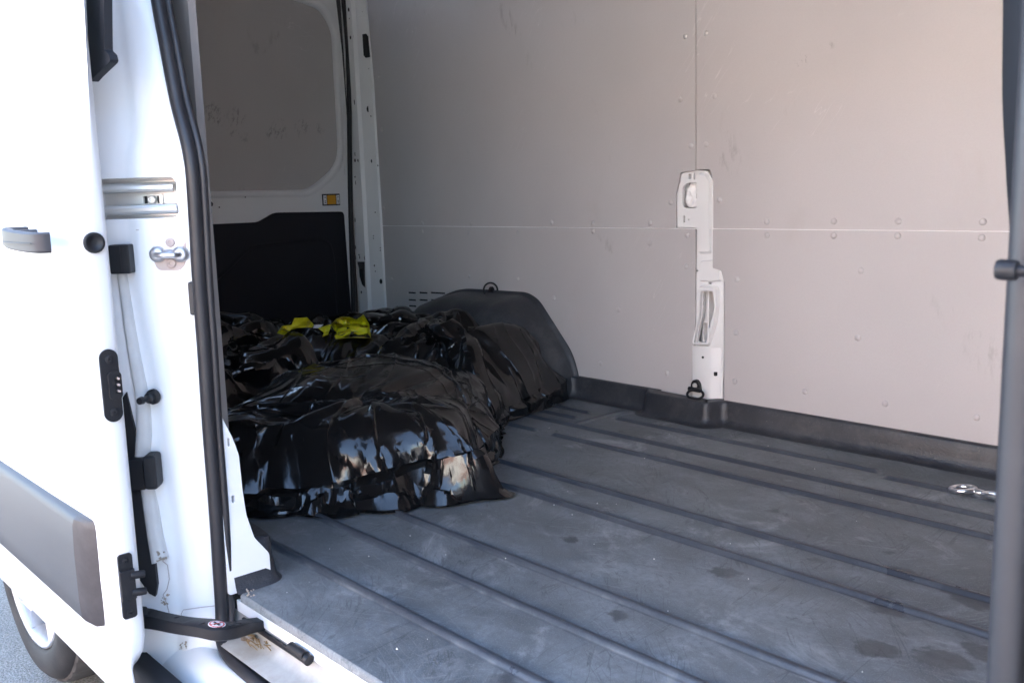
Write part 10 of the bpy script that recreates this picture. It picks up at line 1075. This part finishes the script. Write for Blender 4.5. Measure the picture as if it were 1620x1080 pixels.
12,9,-1,0,0,-35,21,19,-1,-6,7,-16,-5,10,0,-5,13,-10,-7,8,0,8,-3,-12,-9,6,13,-3,-13,21,-10,8,4,1,-7,-16,4,3,-7,21,-1,-8,-11,5,14,0,1,-7,-15,21,-9,-2,0,-9,-2,20,-1,13,-18,3,0,-2,-1,-2,4,-18,-2,3,0,6,-3,-2,-4,3,2,-2,-7,19,-6,6,-2,7,-6,-1,-1,-1,-12,13,2,2,-15,20,-6,-6,8,4,-12,5,-6,1,-1,-1,-4,17,-3,-2,7,-24,-1,4,1,-2,14,16,0,0,-2,-7,-6,-10,5,-6,28,-22,8,-8,-8,32,-11,-1,-15,-9,1,2,31,-6,1,14,-8,10,-15,-3,-9,7,
17,3,1,-4,-26,14,17,-16,17,1,-18,12,0,-10,6,10,-7,-2,-5,4,1,-18,1,4,0,20,-25,9,15,-11,9,-10,1,7,0,1,-2,2,-1,-18,11,1,-1,-1,9,2,4,-14,-11,7,2,6,-4,7,-7,6,-14,12,14,-2,-22,2,2,0,-10,-2,-5,2,0,2,-1,0,-2,9,-5,-5,17,-9,0,-2,-8,14,0,-3,2,-4,-3,21,-11,2,21,-9,-22,12,12,-13,-11,0,-1,-6,-5,0,36,11,-17,-15,-8,23,-22,-7,3,19,11,-1,-1,-3,0,-23,0,0,1,16,-19,6,3,-8,28,-28,26,-22,-2,27,2,-10,2,16,-7,4,-7,9,-16,3,-5,9,
19,-4,6,-8,10,-12,1,-3,13,-8,-5,14,1,0,-13,6,-3,4,-4,5,-23,1,-6,10,17,-12,-5,-8,10,17,-10,13,-1,-10,9,-3,0,-14,5,7,-18,7,1,7,7,-32,43,17,-9,-5,13,8,0,-6,-4,0,1,-7,-5,5,8,1,-13,2,-4,6,-7,4,-3,0,3,-6,13,0,-11,7,-2,1,-2,8,-1,-6,5,-3,-6,4,10,-14,13,2,1,16,-27,17,-8,1,-11,-1,3,-10,12,-15,0,-1,34,7,0,-22,1,2,16,-4,0,1,-3,-9,-17,0,0,3,0,-8,4,-3,1,30,-28,12,-1,-11,28,2,-16,25,-43,31,11,-1,1,-17,4,11,-21,-14,
20,-32,25,-14,17,2,-24,31,-34,15,18,-15,15,-16,15,-21,-11,-2,31,-3,0,-7,-4,-16,0,7,20,4,-1,-10,12,1,-2,-5,-14,16,-6,-3,1,9,-3,-36,9,26,-11,13,-4,18,-10,-10,29,0,-2,0,13,-19,-20,0,14,-6,11,-18,11,-13,-2,2,11,3,1,-8,-1,6,0,0,18,-11,-13,6,6,-3,7,-6,-11,5,2,-9,5,10,-5,-11,6,2,29,-28,-2,10,-5,2,-15,-4,5,1,3,12,13,3,-20,-15,19,14,-7,7,-11,-2,-5,-10,-1,-1,-1,-3,1,-1,8,26,-12,-22,22,-8,-5,29,2,-31,31,-33,32,-8,9,-18,-22,35,-4,-14,-2,-6,
20,-10,-4,1,6,4,3,-11,14,-1,-15,17,-10,-1,-20,6,17,8,-18,7,-3,13,1,0,0,0,-4,-1,-4,9,1,-7,-14,-8,25,2,0,-10,-24,-6,4,20,-12,24,-8,-9,16,-5,-10,-8,27,-1,-3,2,-2,-28,23,4,-10,4,-6,0,-15,0,12,9,-3,-4,-4,13,5,-5,0,1,-4,0,11,-14,2,1,-10,-10,12,3,6,6,-10,3,4,7,-18,-3,-9,35,-21,6,-5,-4,-12,0,1,5,1,10,-1,-6,-11,20,20,1,-19,5,8,-8,-27,4,1,8,7,-3,-1,11,-19,-1,33,-14,-7,16,6,-10,-17,13,-13,27,1,-3,1,5,0,-20,-6,21,-19,0,
21,-5,-28,19,2,9,2,-1,-24,-3,30,-31,11,-4,14,11,0,1,0,-16,10,0,6,1,-1,-3,2,-8,3,-9,-16,-7,17,22,-9,-9,-22,13,21,4,1,-14,9,-9,-12,18,1,0,-8,-7,25,-1,-3,2,-4,10,-3,-1,1,-30,-4,-1,14,15,0,-2,2,-17,10,0,0,4,-3,0,4,11,-27,7,-6,-10,-3,20,1,1,-12,1,13,4,2,-14,12,-13,25,-29,1,24,-3,-5,-8,-4,0,5,2,5,-14,1,23,9,-2,-12,22,-24,0,6,0,-21,2,2,11,1,-4,-6,4,-6,2,37,0,-20,2,4,9,6,-12,8,-6,-9,-9,-6,-2,-1,30,-19,2,-1,
21,1,-3,-2,-8,13,-2,-25,20,-2,1,9,-25,21,5,-2,3,-1,1,0,-3,4,-3,1,2,-1,0,1,-3,-13,13,-5,-2,-6,-5,8,10,2,-1,-5,-17,0,16,9,-11,-4,-3,11,-8,3,4,1,5,-5,4,16,-2,-37,-1,18,-21,16,3,0,4,2,-6,7,3,-4,-1,7,-3,-5,1,0,14,-2,-2,-12,8,1,0,-3,-9,4,1,0,-12,-1,7,10,3,-25,1,24,-3,2,-12,-2,-6,14,-6,1,16,4,-10,9,0,8,-18,11,-7,-1,-2,1,12,-10,-13,15,-4,-10,1,4,4,-20,12,28,-36,-5,-1,2,32,-9,-7,-6,-12,-2,37,-5,-4,3,-12,9,
20,2,-23,9,-9,15,4,6,0,-5,-6,-4,10,5,-10,1,2,8,-3,-4,4,-1,2,4,-2,1,-16,-22,-4,20,3,19,0,0,0,-6,1,-10,-4,-4,11,0,-1,-17,25,-6,-2,-25,-8,10,-5,-4,-1,-4,-1,16,-4,-6,-11,-4,34,-15,-5,0,1,3,-6,16,1,1,-2,-4,5,2,-22,-11,0,5,2,22,-2,0,-1,-16,19,-1,-2,-1,9,-7,-4,11,-15,-10,1,1,-3,5,20,-2,2,-7,-5,-12,0,-11,22,-1,-18,12,18,-1,-2,-19,1,18,-5,1,-3,-11,5,1,18,-19,-1,17,0,-12,-2,-8,-2,14,-25,-8,-1,-1,8,33,-6,6,-17,5,-10,-1,
21,1,-11,-24,10,-12,12,1,24,-2,-19,11,2,5,6,0,0,0,-3,3,-7,-16,-6,-5,0,0,19,16,3,0,-1,0,-7,6,1,-11,6,2,-4,3,-16,6,7,0,-1,-1,-6,5,-7,13,-15,4,-3,6,-10,-3,2,18,19,-1,-22,13,-18,-1,0,-3,21,-5,-9,-13,1,1,0,1,22,0,-11,3,2,-7,9,-4,0,13,-5,-3,-2,-1,-21,12,9,-2,-8,-4,-3,14,-1,4,15,-1,4,-3,2,1,-22,15,-22,5,24,-32,11,4,2,-6,6,-14,-12,-4,0,0,1,1,-3,26,-1,-5,-3,13,13,-11,-11,-9,19,-10,-9,10,21,-1,-18,1,-3,5,-11,8,
21,0,1,-9,8,-18,-15,13,-5,28,-15,18,-6,-14,20,0,-4,-16,10,-7,2,6,1,4,4,1,2,1,0,-2,1,0,0,-3,1,-1,-3,2,-3,-16,5,11,-3,2,-2,-2,-13,4,-7,14,-9,-6,-1,-11,6,-3,5,17,-23,13,-10,-1,15,2,1,-19,3,-3,0,8,0,2,3,2,0,6,-4,-6,2,7,0,5,-3,-5,2,3,-3,-16,8,9,-1,3,-11,-3,-3,28,0,0,5,12,-20,16,4,1,5,-14,9,-18,-3,24,-19,-8,-8,-7,3,-1,-1,-1,0,3,7,18,-1,-3,-2,7,-5,-9,6,11,-4,4,-27,9,22,7,-1,-17,8,-16,0,7,-18,22,
21,0,3,-16,-12,15,3,2,-1,-27,22,-7,24,0,-23,6,15,3,-10,3,2,-1,7,2,0,0,0,1,0,-8,-11,9,7,2,-2,0,-7,-16,1,10,5,-3,5,-2,-2,0,-29,26,-6,15,-8,-5,-18,2,0,-1,-1,-4,6,3,23,4,-9,-1,-12,16,-18,2,1,3,4,1,1,0,0,7,1,5,-1,-7,-2,-2,2,8,-2,-19,1,11,8,-1,-1,-3,-11,4,-3,7,0,-3,2,-21,36,-2,-1,-3,-16,12,15,4,-13,-15,-24,1,16,3,-10,0,0,0,11,9,9,-1,2,-8,1,-22,-10,4,8,11,17,-10,18,7,-1,-5,-8,3,-12,-12,2,-1,-11,26,
20,-17,20,0,1,1,-3,-3,-27,25,14,-3,-25,15,13,1,-6,5,-7,-2,-1,-11,-5,-19,9,11,8,9,7,0,3,-14,-13,-9,-6,-1,4,11,3,3,7,10,-6,0,-1,0,-2,-3,-7,27,-14,-5,-6,-9,-8,-2,3,0,11,2,4,-22,16,-1,10,7,18,1,1,-24,0,-5,-4,-3,-1,-1,30,1,-3,-5,1,-3,-2,-1,3,13,-2,-1,-1,-9,-8,0,-13,10,-1,-1,0,-11,2,-6,0,5,6,5,22,-7,-17,-15,-17,22,18,-6,-21,10,16,2,1,24,2,-3,3,-1,-3,-6,-14,-1,-9,-29,-5,-1,1,0,1,8,-1,3,5,14,-16,4,9,-3,4,14,
20,-3,4,10,-19,-12,11,-13,24,0,1,-11,20,0,-17,-9,-8,3,24,-10,-9,7,-8,28,1,-5,-2,-2,-1,12,5,-10,-3,-2,-1,0,0,4,1,3,1,-4,-2,-7,-9,11,-15,4,-5,18,-13,2,17,2,-8,3,-23,-4,-2,-3,-8,20,-7,1,1,0,2,-16,-3,30,-2,-8,-2,3,2,1,0,1,4,4,-5,-2,-2,0,-2,3,2,3,3,7,0,-12,7,-7,17,-30,6,-19,-5,11,-19,-3,-3,-3,3,1,2,-5,25,-15,-11,-4,0,0,8,1,2,-10,-3,17,2,-7,-2,-2,0,11,18,29,5,1,0,0,-1,-5,-4,-6,-9,-16,2,-14,-1,11,17,-11,
21,-2,-1,19,4,-1,-29,12,2,1,2,15,-2,-6,10,-1,0,-3,-13,9,4,2,-2,-24,-29,-27,1,2,8,1,5,16,11,11,11,9,4,3,2,-1,-4,-6,-3,-5,3,-12,-2,-15,-1,9,4,-19,-1,9,15,-32,7,-3,-7,-1,8,1,7,0,-1,-1,0,23,8,0,2,13,-1,-18,-1,0,-6,0,1,6,3,2,-1,-4,-4,-2,-1,-1,-2,-1,-7,-9,-12,39,-31,15,9,-26,-8,27,-2,-21,-22,4,-2,0,3,19,-7,-9,9,1,-1,-3,-13,12,14,3,2,-16,-4,8,-3,-3,-10,-2,-1,-3,2,4,7,8,8,4,5,1,-10,-7,-2,-1,22,-6,-5,34,
8,21,-14,7,21,-9,5,6,-14,1,-5,-15,9,-22,-14,-10,-10,-8,-8,0,0,3,4,5,11,17,-12,-12,-15,-5,-3,-2,1,0,3,7,12,12,13,17,24,-16,21,-11,-3,-3,6,-16,18,-24,23,-4,-17,-12,1,12,21,-9,7,4,-17,-12,-6,-3,-2,-1,0,0,2,1,0,2,8,19,2,1,6,-2,-3,-4,1,0,3,4,5,1,-2,-7,-13,-22,1,-10,42,-24,24,-12,-8,-5,-22,-7,8,-12,-2,0,-10,-3,-1,-5,0,-2,2,4,5,7,8,1,-1,-3,-4,-3,-8,-4,3,8,16,8,7,6,-1,-2,-5,-11,-10,-5,-5,0,5,-2,15,9,-8,5,22,29,
20,4,20,6,2,30,7,-15,-1,-17,-10,8,-17,21,19,18,6,5,1,-3,2,12,4,-1,-1,-3,-3,-3,-5,2,-4,-6,-6,-8,-18,-23,7,2,-5,-35,-38,37,2,25,2,-3,-4,-26,4,-2,-18,-18,6,4,-3,20,-1,28,6,0,19,11,2,-4,2,0,0,-5,0,-9,-5,0,-6,-1,0,0,1,-3,2,5,1,1,-14,-14,-5,-4,3,-17,-3,9,0,22,3,24,-14,-45,8,-50,-10,-11,-17,12,-2,-28,-6,-12,-5,2,-3,14,14,16,10,8,5,-7,5,21,20,7,-12,-8,-3,-6,-6,5,-5,-11,-7,-8,-21,-16,6,-1,-1,-7,6,4,5,16,15,35,27,-2,
])
# ================================================================== LOOSE THINGS
def unpack(B):
    n, o, s = B; r = np.array(s, int).reshape(n, 3, n).transpose(0, 2, 1); q = r.copy()
    q[0] = np.cumsum(r[0], 0); q[:, 0] = np.cumsum(r[:, 0], 0)
    for i in range(1, n):
        row = q[i-1]; acc = r[i, 1:]+row[1:]-row[:-1]; q[i, 1:] = np.cumsum(acc, 0)+q[i, 0]
    return (q+np.array(o))*.001
def upsample(g, k):
    """Catmull-Rom along the first axis"""
    n = len(g); t = np.linspace(0, n-1, (n-1)*k+1); i = np.minimum(t.astype(int), n-2); f = (t-i)[:, None, None]
    p = [g[np.clip(i+d, 0, n-1)] for d in (-1, 0, 1, 2)]
    return .5*(2*p[1]+(p[2]-p[0])*f+(2*p[0]-5*p[1]+4*p[2]-p[3])*f*f+(3*p[1]-p[0]-3*p[2]+p[3])*f**3)
def facets(uv, rng, spacing, amp, stretch, crest=0.):
    """flat triangular facets between creases: random heights on a skewed, warped lattice, joined by straight lines"""
    ang = rng.uniform(0, math.pi); ca, sa = math.cos(ang), math.sin(ang); ph = rng.uniform(0, 6.28, 4)
    w = uv+spacing*.45*np.stack([np.sin(uv[:, 1]/spacing*1.3+ph[0])+.6*np.sin(uv[:, 0]/spacing*.8+ph[1]), np.sin(uv[:, 0]/spacing*1.1+ph[2])+.6*np.sin(uv[:, 1]/spacing*.7+ph[3])], 1)
    x = (w[:, 0]*ca+w[:, 1]*sa)/spacing; y = (w[:, 1]*ca-w[:, 0]*sa)*stretch/spacing; x = x+.5*y
    x -= x.min(); y -= y.min(); i = x.astype(int); j = y.astype(int); fx = x-i; fy = y-j
    H = rng.uniform(-1, 1, (i.max()+3, j.max()+3)); h00 = H[i, j]; h10 = H[i+1, j]; h01 = H[i, j+1]; h11 = H[i+1, j+1]
    near = np.minimum(np.minimum(fx, fy), np.abs(fx+fy-1)*.7)*spacing
    fold = np.exp(-(near/.0042)**2)*np.clip(np.where(fx+fy < 1, h00+h10, h11+h01), 0, 1)*crest
    return fold+amp*np.where(fx+fy < 1, h00+(h10-h00)*fx+(h01-h00)*fy, h11+(h01-h11)*(1-fx)+(h10-h11)*(1-fy))
def bag(B, label, m, k, skirt, seed, target, flap=None, name='bin_bag'):
    rng = np.random.default_rng(seed); g = unpack(B)
    for _ in range(4): g[1:-1, 1:-1] = .4*g[1:-1, 1:-1]+.15*(g[2:, 1:-1]+g[:-2, 1:-1]+g[1:-1, 2:]+g[1:-1, :-2])
    g = upsample(upsample(g, k).transpose(1, 0, 2), k).transpose(1, 0, 2); n = len(g)
    v = g.reshape(-1, 3).copy(); f = [(i*n+j, i*n+n+j, i*n+n+j+1, i*n+j+1) for i in range(n-1) for j in range(n-1)]
    base = -1.66; d = np.maximum(v[:, 0]-base, 0); v[:, 0] = np.minimum(v[:, 0], base)+.3*d/(d+.3)
    du = np.linalg.norm(np.diff(g, axis=0), axis=2).mean(); uv = np.stack(np.meshgrid(np.arange(n)*du, np.arange(n)*du, indexing='ij'), -1).reshape(-1, 2)
    # loose rim of film spreading on the floor
    ring = [j for j in range(n-1)]+[i*n+n-1 for i in range(n-1)]+[(n-1)*n+j for j in range(n-1, 0, -1)]+[i*n for i in range(n-1, 0, -1)]
    L = len(ring)
    c0 = v.mean(0)
    edge = v[ring]
    along = np.roll(edge, -6, 0) - np.roll(edge, 6, 0)
    out = np.stack([along[:, 1], -along[:, 0]], 1)
    out /= np.linalg.norm(out, axis=1)[:, None] + .000001
    sg = np.sign(((edge[:, :2]-c0[:2])*out).sum(1).mean()); out *= sg
    for _ in range(12): out = (out+np.roll(out, 1, 0)+np.roll(out, -1, 0))/3
    out /= np.linalg.norm(out, axis=1)[:, None] + .000001
    th = np.linspace(0, 2*math.pi, L, endpoint=False)
    wv = sum(np.sin(th*fr+rng.uniform(0, 6.28))*am for fr, am in ((3, .5), (7, .4), (13, .3), (23, .22)))
    rows = 11; prev = ring; z0 = edge[:, 2]
    for r in range(1, rows+1):
        t = min(r/(rows-2), 1); reach = skirt*(1+.55*wv)*t*(.2+.8*np.clip(out[:, 0]*.8-out[:, 1]*.6+.15, 0, 1))
        zz = np.maximum(z0*(1-t)**1.6, .007)+.018*math.sin(math.pi*min(t*1.1, 1))*np.clip(np.sin(t*8+5*wv+1)*.8+.4*np.sin(th*19+4*wv), -.2, 1)*(1 if skirt > .03 else .4)
        nv = np.stack([edge[:, 0]+out[:, 0]*reach, edge[:, 1]+out[:, 1]*reach, zz], 1)
        if flap:
            near = np.exp(-((edge[:, 0]-flap[0])**2+(edge[:, 1]-flap[1])**2)/(2*.07**2)); nv[:, 0] += near*t*flap[2]; nv[:, 1] += near*t*flap[3]
        if r > rows-2:
            tuck = (.012, .035)[r-rows+1]; nv[:, :2] -= out*tuck; nv[:, 2] = (.003, .0012)[r-rows+1]
        nv[:, 1] = np.clip(nv[:, 1], .872, 2.45); nv[:, 0] = np.maximum(nv[:, 0], -3.74)
        cur = list(range(len(v), len(v)+L)); ru = uv[ring]; rc = ru-n*du/2; uv = np.concatenate([uv, n*du/2+rc*(1+reach/(n*du/2))[:, None]]); v = np.concatenate([v, nv]); f += [(prev[i], cur[i], cur[(i+1) % L], prev[(i+1) % L]) for i in range(L)]; prev = cur
    me = bpy.data.meshes.new('tmp'); me.from_pydata(v.tolist(), [], f); nr = np.zeros(len(v)*3); me.vertices.foreach_get('normal', nr); nr = nr.reshape(-1, 3); bpy.data.meshes.remove(me)
    if nr[:, 2].mean() < 0: nr = -nr; f = [tuple(reversed(q)) for q in f]
    h = facets(uv, rng, .23, .021, .5, .004)+facets(uv, rng, .11, .0075, .5, .0026)
    side = np.clip(1-np.abs(nr[:, 2]), 0, 1)
    front = np.stack([v[:, 0]*.64+v[:, 1]*.77, v[:, 2]*1.3-v[:, 0]*.2], 1)
    h = h+side*(facets(front, rng, .21, .026, .7, .004)+facets(front, rng, .085, .006, .7, .003))
    low = np.clip(v[:, 2]/.03, .12, 1); v = v+nr*(h*low)[:, None]; v[:, 2] = np.maximum(v[:, 2], .0015)
    c = v.mean(0); c[2] = 0
    me = bpy.data.meshes.new(name); me.from_pydata((v-c).tolist(), [], f); me.materials.append(m); me.polygons.foreach_set('use_smooth', [True]*len(f))
    o = bpy.data.objects.new(name, me); COL.objects.link(o); o.location = c
    dm = o.modifiers.new('creases', 'DECIMATE'); dm.ratio = target/(2*len(f))
    dg = bpy.context.evaluated_depsgraph_get(); dg.update(); crisp = bpy.data.meshes.new_from_object(o.evaluated_get(dg)); o.modifiers.clear(); o.data = crisp
    crisp.polygons.foreach_set('use_smooth', [True]*len(crisp.polygons)); crisp.set_sharp_from_angle(angle=R(27))
    return tag(o, label, 'bin bag', 'black bin bags in the load bay')
bag(BAG_A, 'big slumped black bin bag in front, its loose film spilling onto the ribbed floor', M['bag'], 5, .055, 1, 45000, (-1.70, 1.45, .0, .075))
bag(BAG_C, 'black bin bag squeezed between the front bag and the wheel arch cover', M['bag2'], 4, .02, 2, 20000)
bag(BAG_D, 'black bin bag at the back by the rear pillar, with yellow plastic on top', M['bag'], 4, .02, 3, 22000)
bag(BAG_E, 'black bin bag at the back left, half hidden by the door seal', M['bag2'], 4, .02, 4, 22000)
# chrome snap hook on the floor by the front jamb
c = at(1505, 769, z=.012); hk = thing('metal_hook', (c.x+.06, c.y, 0), 'chrome snap hook with an oval eye, lying on the black floor', 'hook')
e0 = at(1506, 769, z=.012); e1 = at(1549, 779, z=.012); ax = (e1-e0).normalized(); sd_ = Vector((0, 0, 1)).cross(ax)
cen = e0+ax*.027; L_ = .027
ring = [cen+ax*(L_*math.cos(t))+sd_*(.025*math.sin(t))+Vector((0, 0, .004*math.cos(t))) for t in np.linspace(0, 2*math.pi, 33)[:-1]]
MB().tube(ring, .0062, 12, closed=True).build('eye', M['chrome'], hk, smooth=True)
nk = cen+ax*(L_+.002)
MB().tube([nk-ax*.006, nk+ax*.006, nk+ax*.018, nk+ax*.03, nk+ax*.034], [.0065, .0095, .0085, .007, .0045], 12).build('neck', M['chrome'], hk, smooth=True)
for s in (-1, 1):
    MB().tube(spline([nk+ax*.02+sd_*.003*s, nk+ax*.04+sd_*.010*s+Vector((0,0,.002)), nk+ax*.09+sd_*.014*s, nk+ax*.12+sd_*.004*s], 5), .0062, 10).build('prong', M['chrome'], hk, smooth=True)
# yellow plastic bag with black print, crumpled on top of the back bags
YL = thing('yellow_plastic_bag', at(515, 525, x=-2.93), 'crumpled yellow plastic bag with black print lying on the black bags at the back', 'plastic bag')
from mathutils.bvhtree import BVHTree
trees = []
for o in [q for q in bpy.data.objects if q.name.startswith('bin_bag')]:
    me = o.data; trees.append(BVHTree.FromPolygons([o.location+v.co for v in me.vertices], [tuple(p.vertices) for p in me.polygons]))
def onbags(u, v, x, lift):
    """where the sight line meets the bags, a little in front of them; else the plane x"""
    p = at(u, v, x=x); d = (p-EYE).normalized(); best = None
    for t in trees:
        h = t.ray_cast(EYE, d)
        if h[0] is not None and (best is None or h[3] < best): best = h[3]
    far = (p-EYE).length
    if best is None or abs(best-far) > .35: return p
    return EYE+d*(best-lift)
def crumple(outline, x, seed, name, m, par, dep=.05, n=26, tw=.0):
    """sheet of film inside an outline seen from the door, folded in depth"""
    lift = .012+(x+2.93)*.6; mu = sum(u for u, v in outline)/len(outline); mv = sum(v for u, v in outline)/len(outline)
    pts = [onbags(u, v, x, lift) for u, v in outline]; c = sum(pts, Vector())/len(pts); rng = random.Random(seed)
    folds = [(rng.uniform(0, math.pi), rng.uniform(25, 70), rng.uniform(0, 6), rng.uniform(.3, 1)) for _ in range(6)]
    def dz(p):
        h = 0
        for th, fr_, ph, am in folds:
            s = (p.y-c.y)*math.cos(th)+(p.z-c.z)*math.sin(th); q = (s*fr_+ph) % 2; h += am*(abs(q-1)-.5)*.25
        return h*dep-.5*(p.z-c.z)
    rows = []
    for k in np.linspace(.0, 1, 9):
        kk = float(max(k, .001)); rows.append([onbags(mu+(u-mu)*kk, mv+(v-mv)*kk, x, lift) for u, v in outline])
    for r in rows:
        md = sorted(q.x for q in r)[len(r)//2]
        for q in r:
            w_ = min(max(q.x, md-.05), md+.05)-q.x; dd = (q-EYE); q += dd*(w_/dd.x)
    for r in rows:
        for q in r: dd = (q-EYE).normalized(); q -= dd*abs(dz(q))*.9
    return MB().grid(rows, True).build(name, m, par, smooth=True, auto=25)
def dens(o, k=3):
    r = []
    for i, p in enumerate(o):
        q = o[(i+1) % len(o)]; r += [(p[0]+(q[0]-p[0])*t/k, p[1]+(q[1]-p[1])*t/k) for t in range(k)]
    return r
pc = [[(438,527),(446,515),(461,514),(466,503),(486,502),(497,514),(494,518),(470,519),(458,522),(450,530)],
      [(503,519),(522,513),(525,513),(519,529),(510,533),(512,526)], [(524,512),(532,504),(540,501),(552,501),(566,506),(575,497),(584,512),(587,535),(560,534),(531,536),(529,531),(536,529),(528,521)]]
for k, o_ in enumerate(pc): crumple(dens(o_), -2.93+.01*k, 3+k, 'film', M['yellow'], YL)
crumple(dens([(497,514),(512,513),(506,519),(495,519)]), -2.92, 9, 'white_film', M['label'], YL)
for o_ in ([(548,517),(553,516),(556,519),(563,517),(565,524),(560,526),(558,531),(554,528),(556,523),(549,522)], [(530,512),(534,506),(537,504),(534,511),(536,520),(533,522)], [(533,527),(543,526),(550,523),(546,528),(541,531),(535,530)]):
    crumple(dens(o_, 2), -2.915, 5, 'print', M['ink'], YL, .045)
# bits of debris
rng = random.Random(7); cm = MB()
for k in range(55):
    x = rng.uniform(-2.2, -.45); y = rng.uniform(.80, 2.42); s = rng.uniform(.0007, .0019)*(1 if rng.random() < .9 else 1.6)
    if y < 1.6 and x < -1.75: continue
    q = [(x+s*math.cos(t)*rng.uniform(.6, 1.3), y+s*math.sin(t)*rng.uniform(.6, 1.3), .0015) for t in (0, 1.3, 2.6, 3.9, 5.1)]
    cm.add(q+[(x, y, .002+s*1.2)], [(i, (i+1) % 5, 5) for i in range(5)])
tag(cm.build('floor_crumbs', M['crumb']), 'tiny pale crumbs scattered over the black floor', 'crumbs', kind='stuff')
st = MB()
for k in range(42):
    a_ = at(rng.uniform(392, 432), rng.uniform(1000, 1022), z=-.066); d = Vector((rng.uniform(-1, 1), rng.uniform(-.35, .35), rng.uniform(.0, .3)))*rng.uniform(.010, .028); st.tube([a_-d*.5, a_+d*.2+Vector((0, 0, .002)), a_+d], rng.uniform(.0006, .0013), 5)
tag(st.build('dry_grass', M['straw']), 'dry grass and leaf bits caught in the door sill under the roller arm', 'dry grass', kind='stuff')
lf = MB()
for k in range(26):
    c = at(rng.uniform(386, 428), rng.uniform(994, 1016), z=-.070); s = rng.uniform(.004, .011); n = 7; tilt = rng.uniform(-.5, .5)
    lf.add([c+Vector((s*math.cos(q)*rng.uniform(.6, 1.2), s*.6*math.sin(q), s*tilt*math.cos(q)+rng.uniform(0, .006))) for q in np.linspace(0, 6.28, n, endpoint=False)]+[c+Vector((0, 0, .003))], [(i, (i+1) % n, n) for i in range(n)])
tag(lf.build('dead_leaves', M['twig']), 'brown leaf scraps heaped in the sill beside the roller arm', 'leaves', kind='stuff')
t0 = at(420, 1003, z=-.066); t1 = at(469, 1047, z=-.068)
tw = MB().tube(spline([t0, t0.lerp(t1, .3)+Vector((0, .003, .002)), t0.lerp(t1, .6), t1], 5), [.0055]*8+[.006, .0065, .007, .006, .005, .004, .003, .002], 9).build('twig', M['twig'], smooth=True)
tag(tw, 'short brown broken twig lying in the white door sill channel', 'twig')

# ================================================================== the house across the street, behind the photographer
HY = -10.0
H = thing('brick_house', (-1, HY, GZ), 'red brick house across the street behind the photographer', 'house', 'brick houses along the street')
hw = rp([(-12, GZ), (9, GZ), (9, GZ+5.2), (-12, GZ+5.2)], 0)
wins = [(x, z) for x in (-10, -6.5, -3, .5, 4, 7) for z in (GZ+.9, GZ+3.2)]
doorx = (2.4, -8.4)
holes = [[(x-.6, z), (x+.6, z), (x+.6, z+1.4), (x-.6, z+1.4)] for x, z in wins]+[[(x-.5, GZ+.02), (x+.5, GZ+.02), (x+.5, GZ+2.1), (x-.5, GZ+2.1)] for x in doorx]
MB().plate(hw, holes, XZ(HY, -1), 0, .3).build('wall', M['render'], H)
MB().plate([(-12, GZ), (9, GZ), (9, GZ+2.6), (-12, GZ+2.6)], [h for h in holes if h[0][1] < GZ+2.5], XZ(HY+.03, -1), 0, .029).build('brick_facing', M['brick'], H)
for x, z in wins:
    f_ = MB().plate([(x-.6, z), (x+.6, z), (x+.6, z+1.4), (x-.6, z+1.4)], [[(x-.52, z+.08), (x-.03, z+.08), (x-.03, z+1.32), (x-.52, z+1.32)], [(x+.03, z+.08), (x+.52, z+.08), (x+.52, z+1.32), (x+.03, z+1.32)]], XZ(HY-.08, -1), 0, .06).build('window', M['white'], H)
    MB().box(x-.52, x+.52, HY-.12, HY-.11, z+.08, z+1.32).build('pane', M['glass'], f_); MB().box(x-.68, x+.68, HY-.07, HY+.06, z-.08, z-.003).build('sill', M['stone'], f_)
for x in doorx: MB().box(x-.5, x+.5, HY-.14, HY-.08, GZ+.02, GZ+2.1).build('door', M['slate'], H, bevel=.01)
MB().add([(-12.3, HY+.35, GZ+5.2), (9.3, HY+.35, GZ+5.2), (9.3, HY-3.5, GZ+7.8), (-12.3, HY-3.5, GZ+7.8), (-12.3, HY+.35, GZ+5.05), (9.3, HY+.35, GZ+5.05), (9.3, HY-3.5, GZ+7.6), (-12.3, HY-3.5, GZ+7.6)], [(0,1,2,3),(4,7,6,5),(0,4,5,1),(1,5,6,2),(2,6,7,3),(3,7,4,0)]).build('roof', M['rooftile'], H)
H2 = H.copy(); COL.objects.link(H2); H2['label'] = 'second brick house, unseen, added beyond the front of the van to block sky light'  # copy added out of view to block sky light from the front
H2.location = (4.0, 2, GZ); H2.rotation_euler = (0, 0, R(90))
for ch in [c for c in bpy.data.objects if c.parent == H]:
    c2 = ch.copy(); COL.objects.link(c2); c2.parent = H2
    for d_ in [q for q in bpy.data.objects if q.parent == ch]:
        d2 = d_.copy(); COL.objects.link(d2); d2.parent = c2
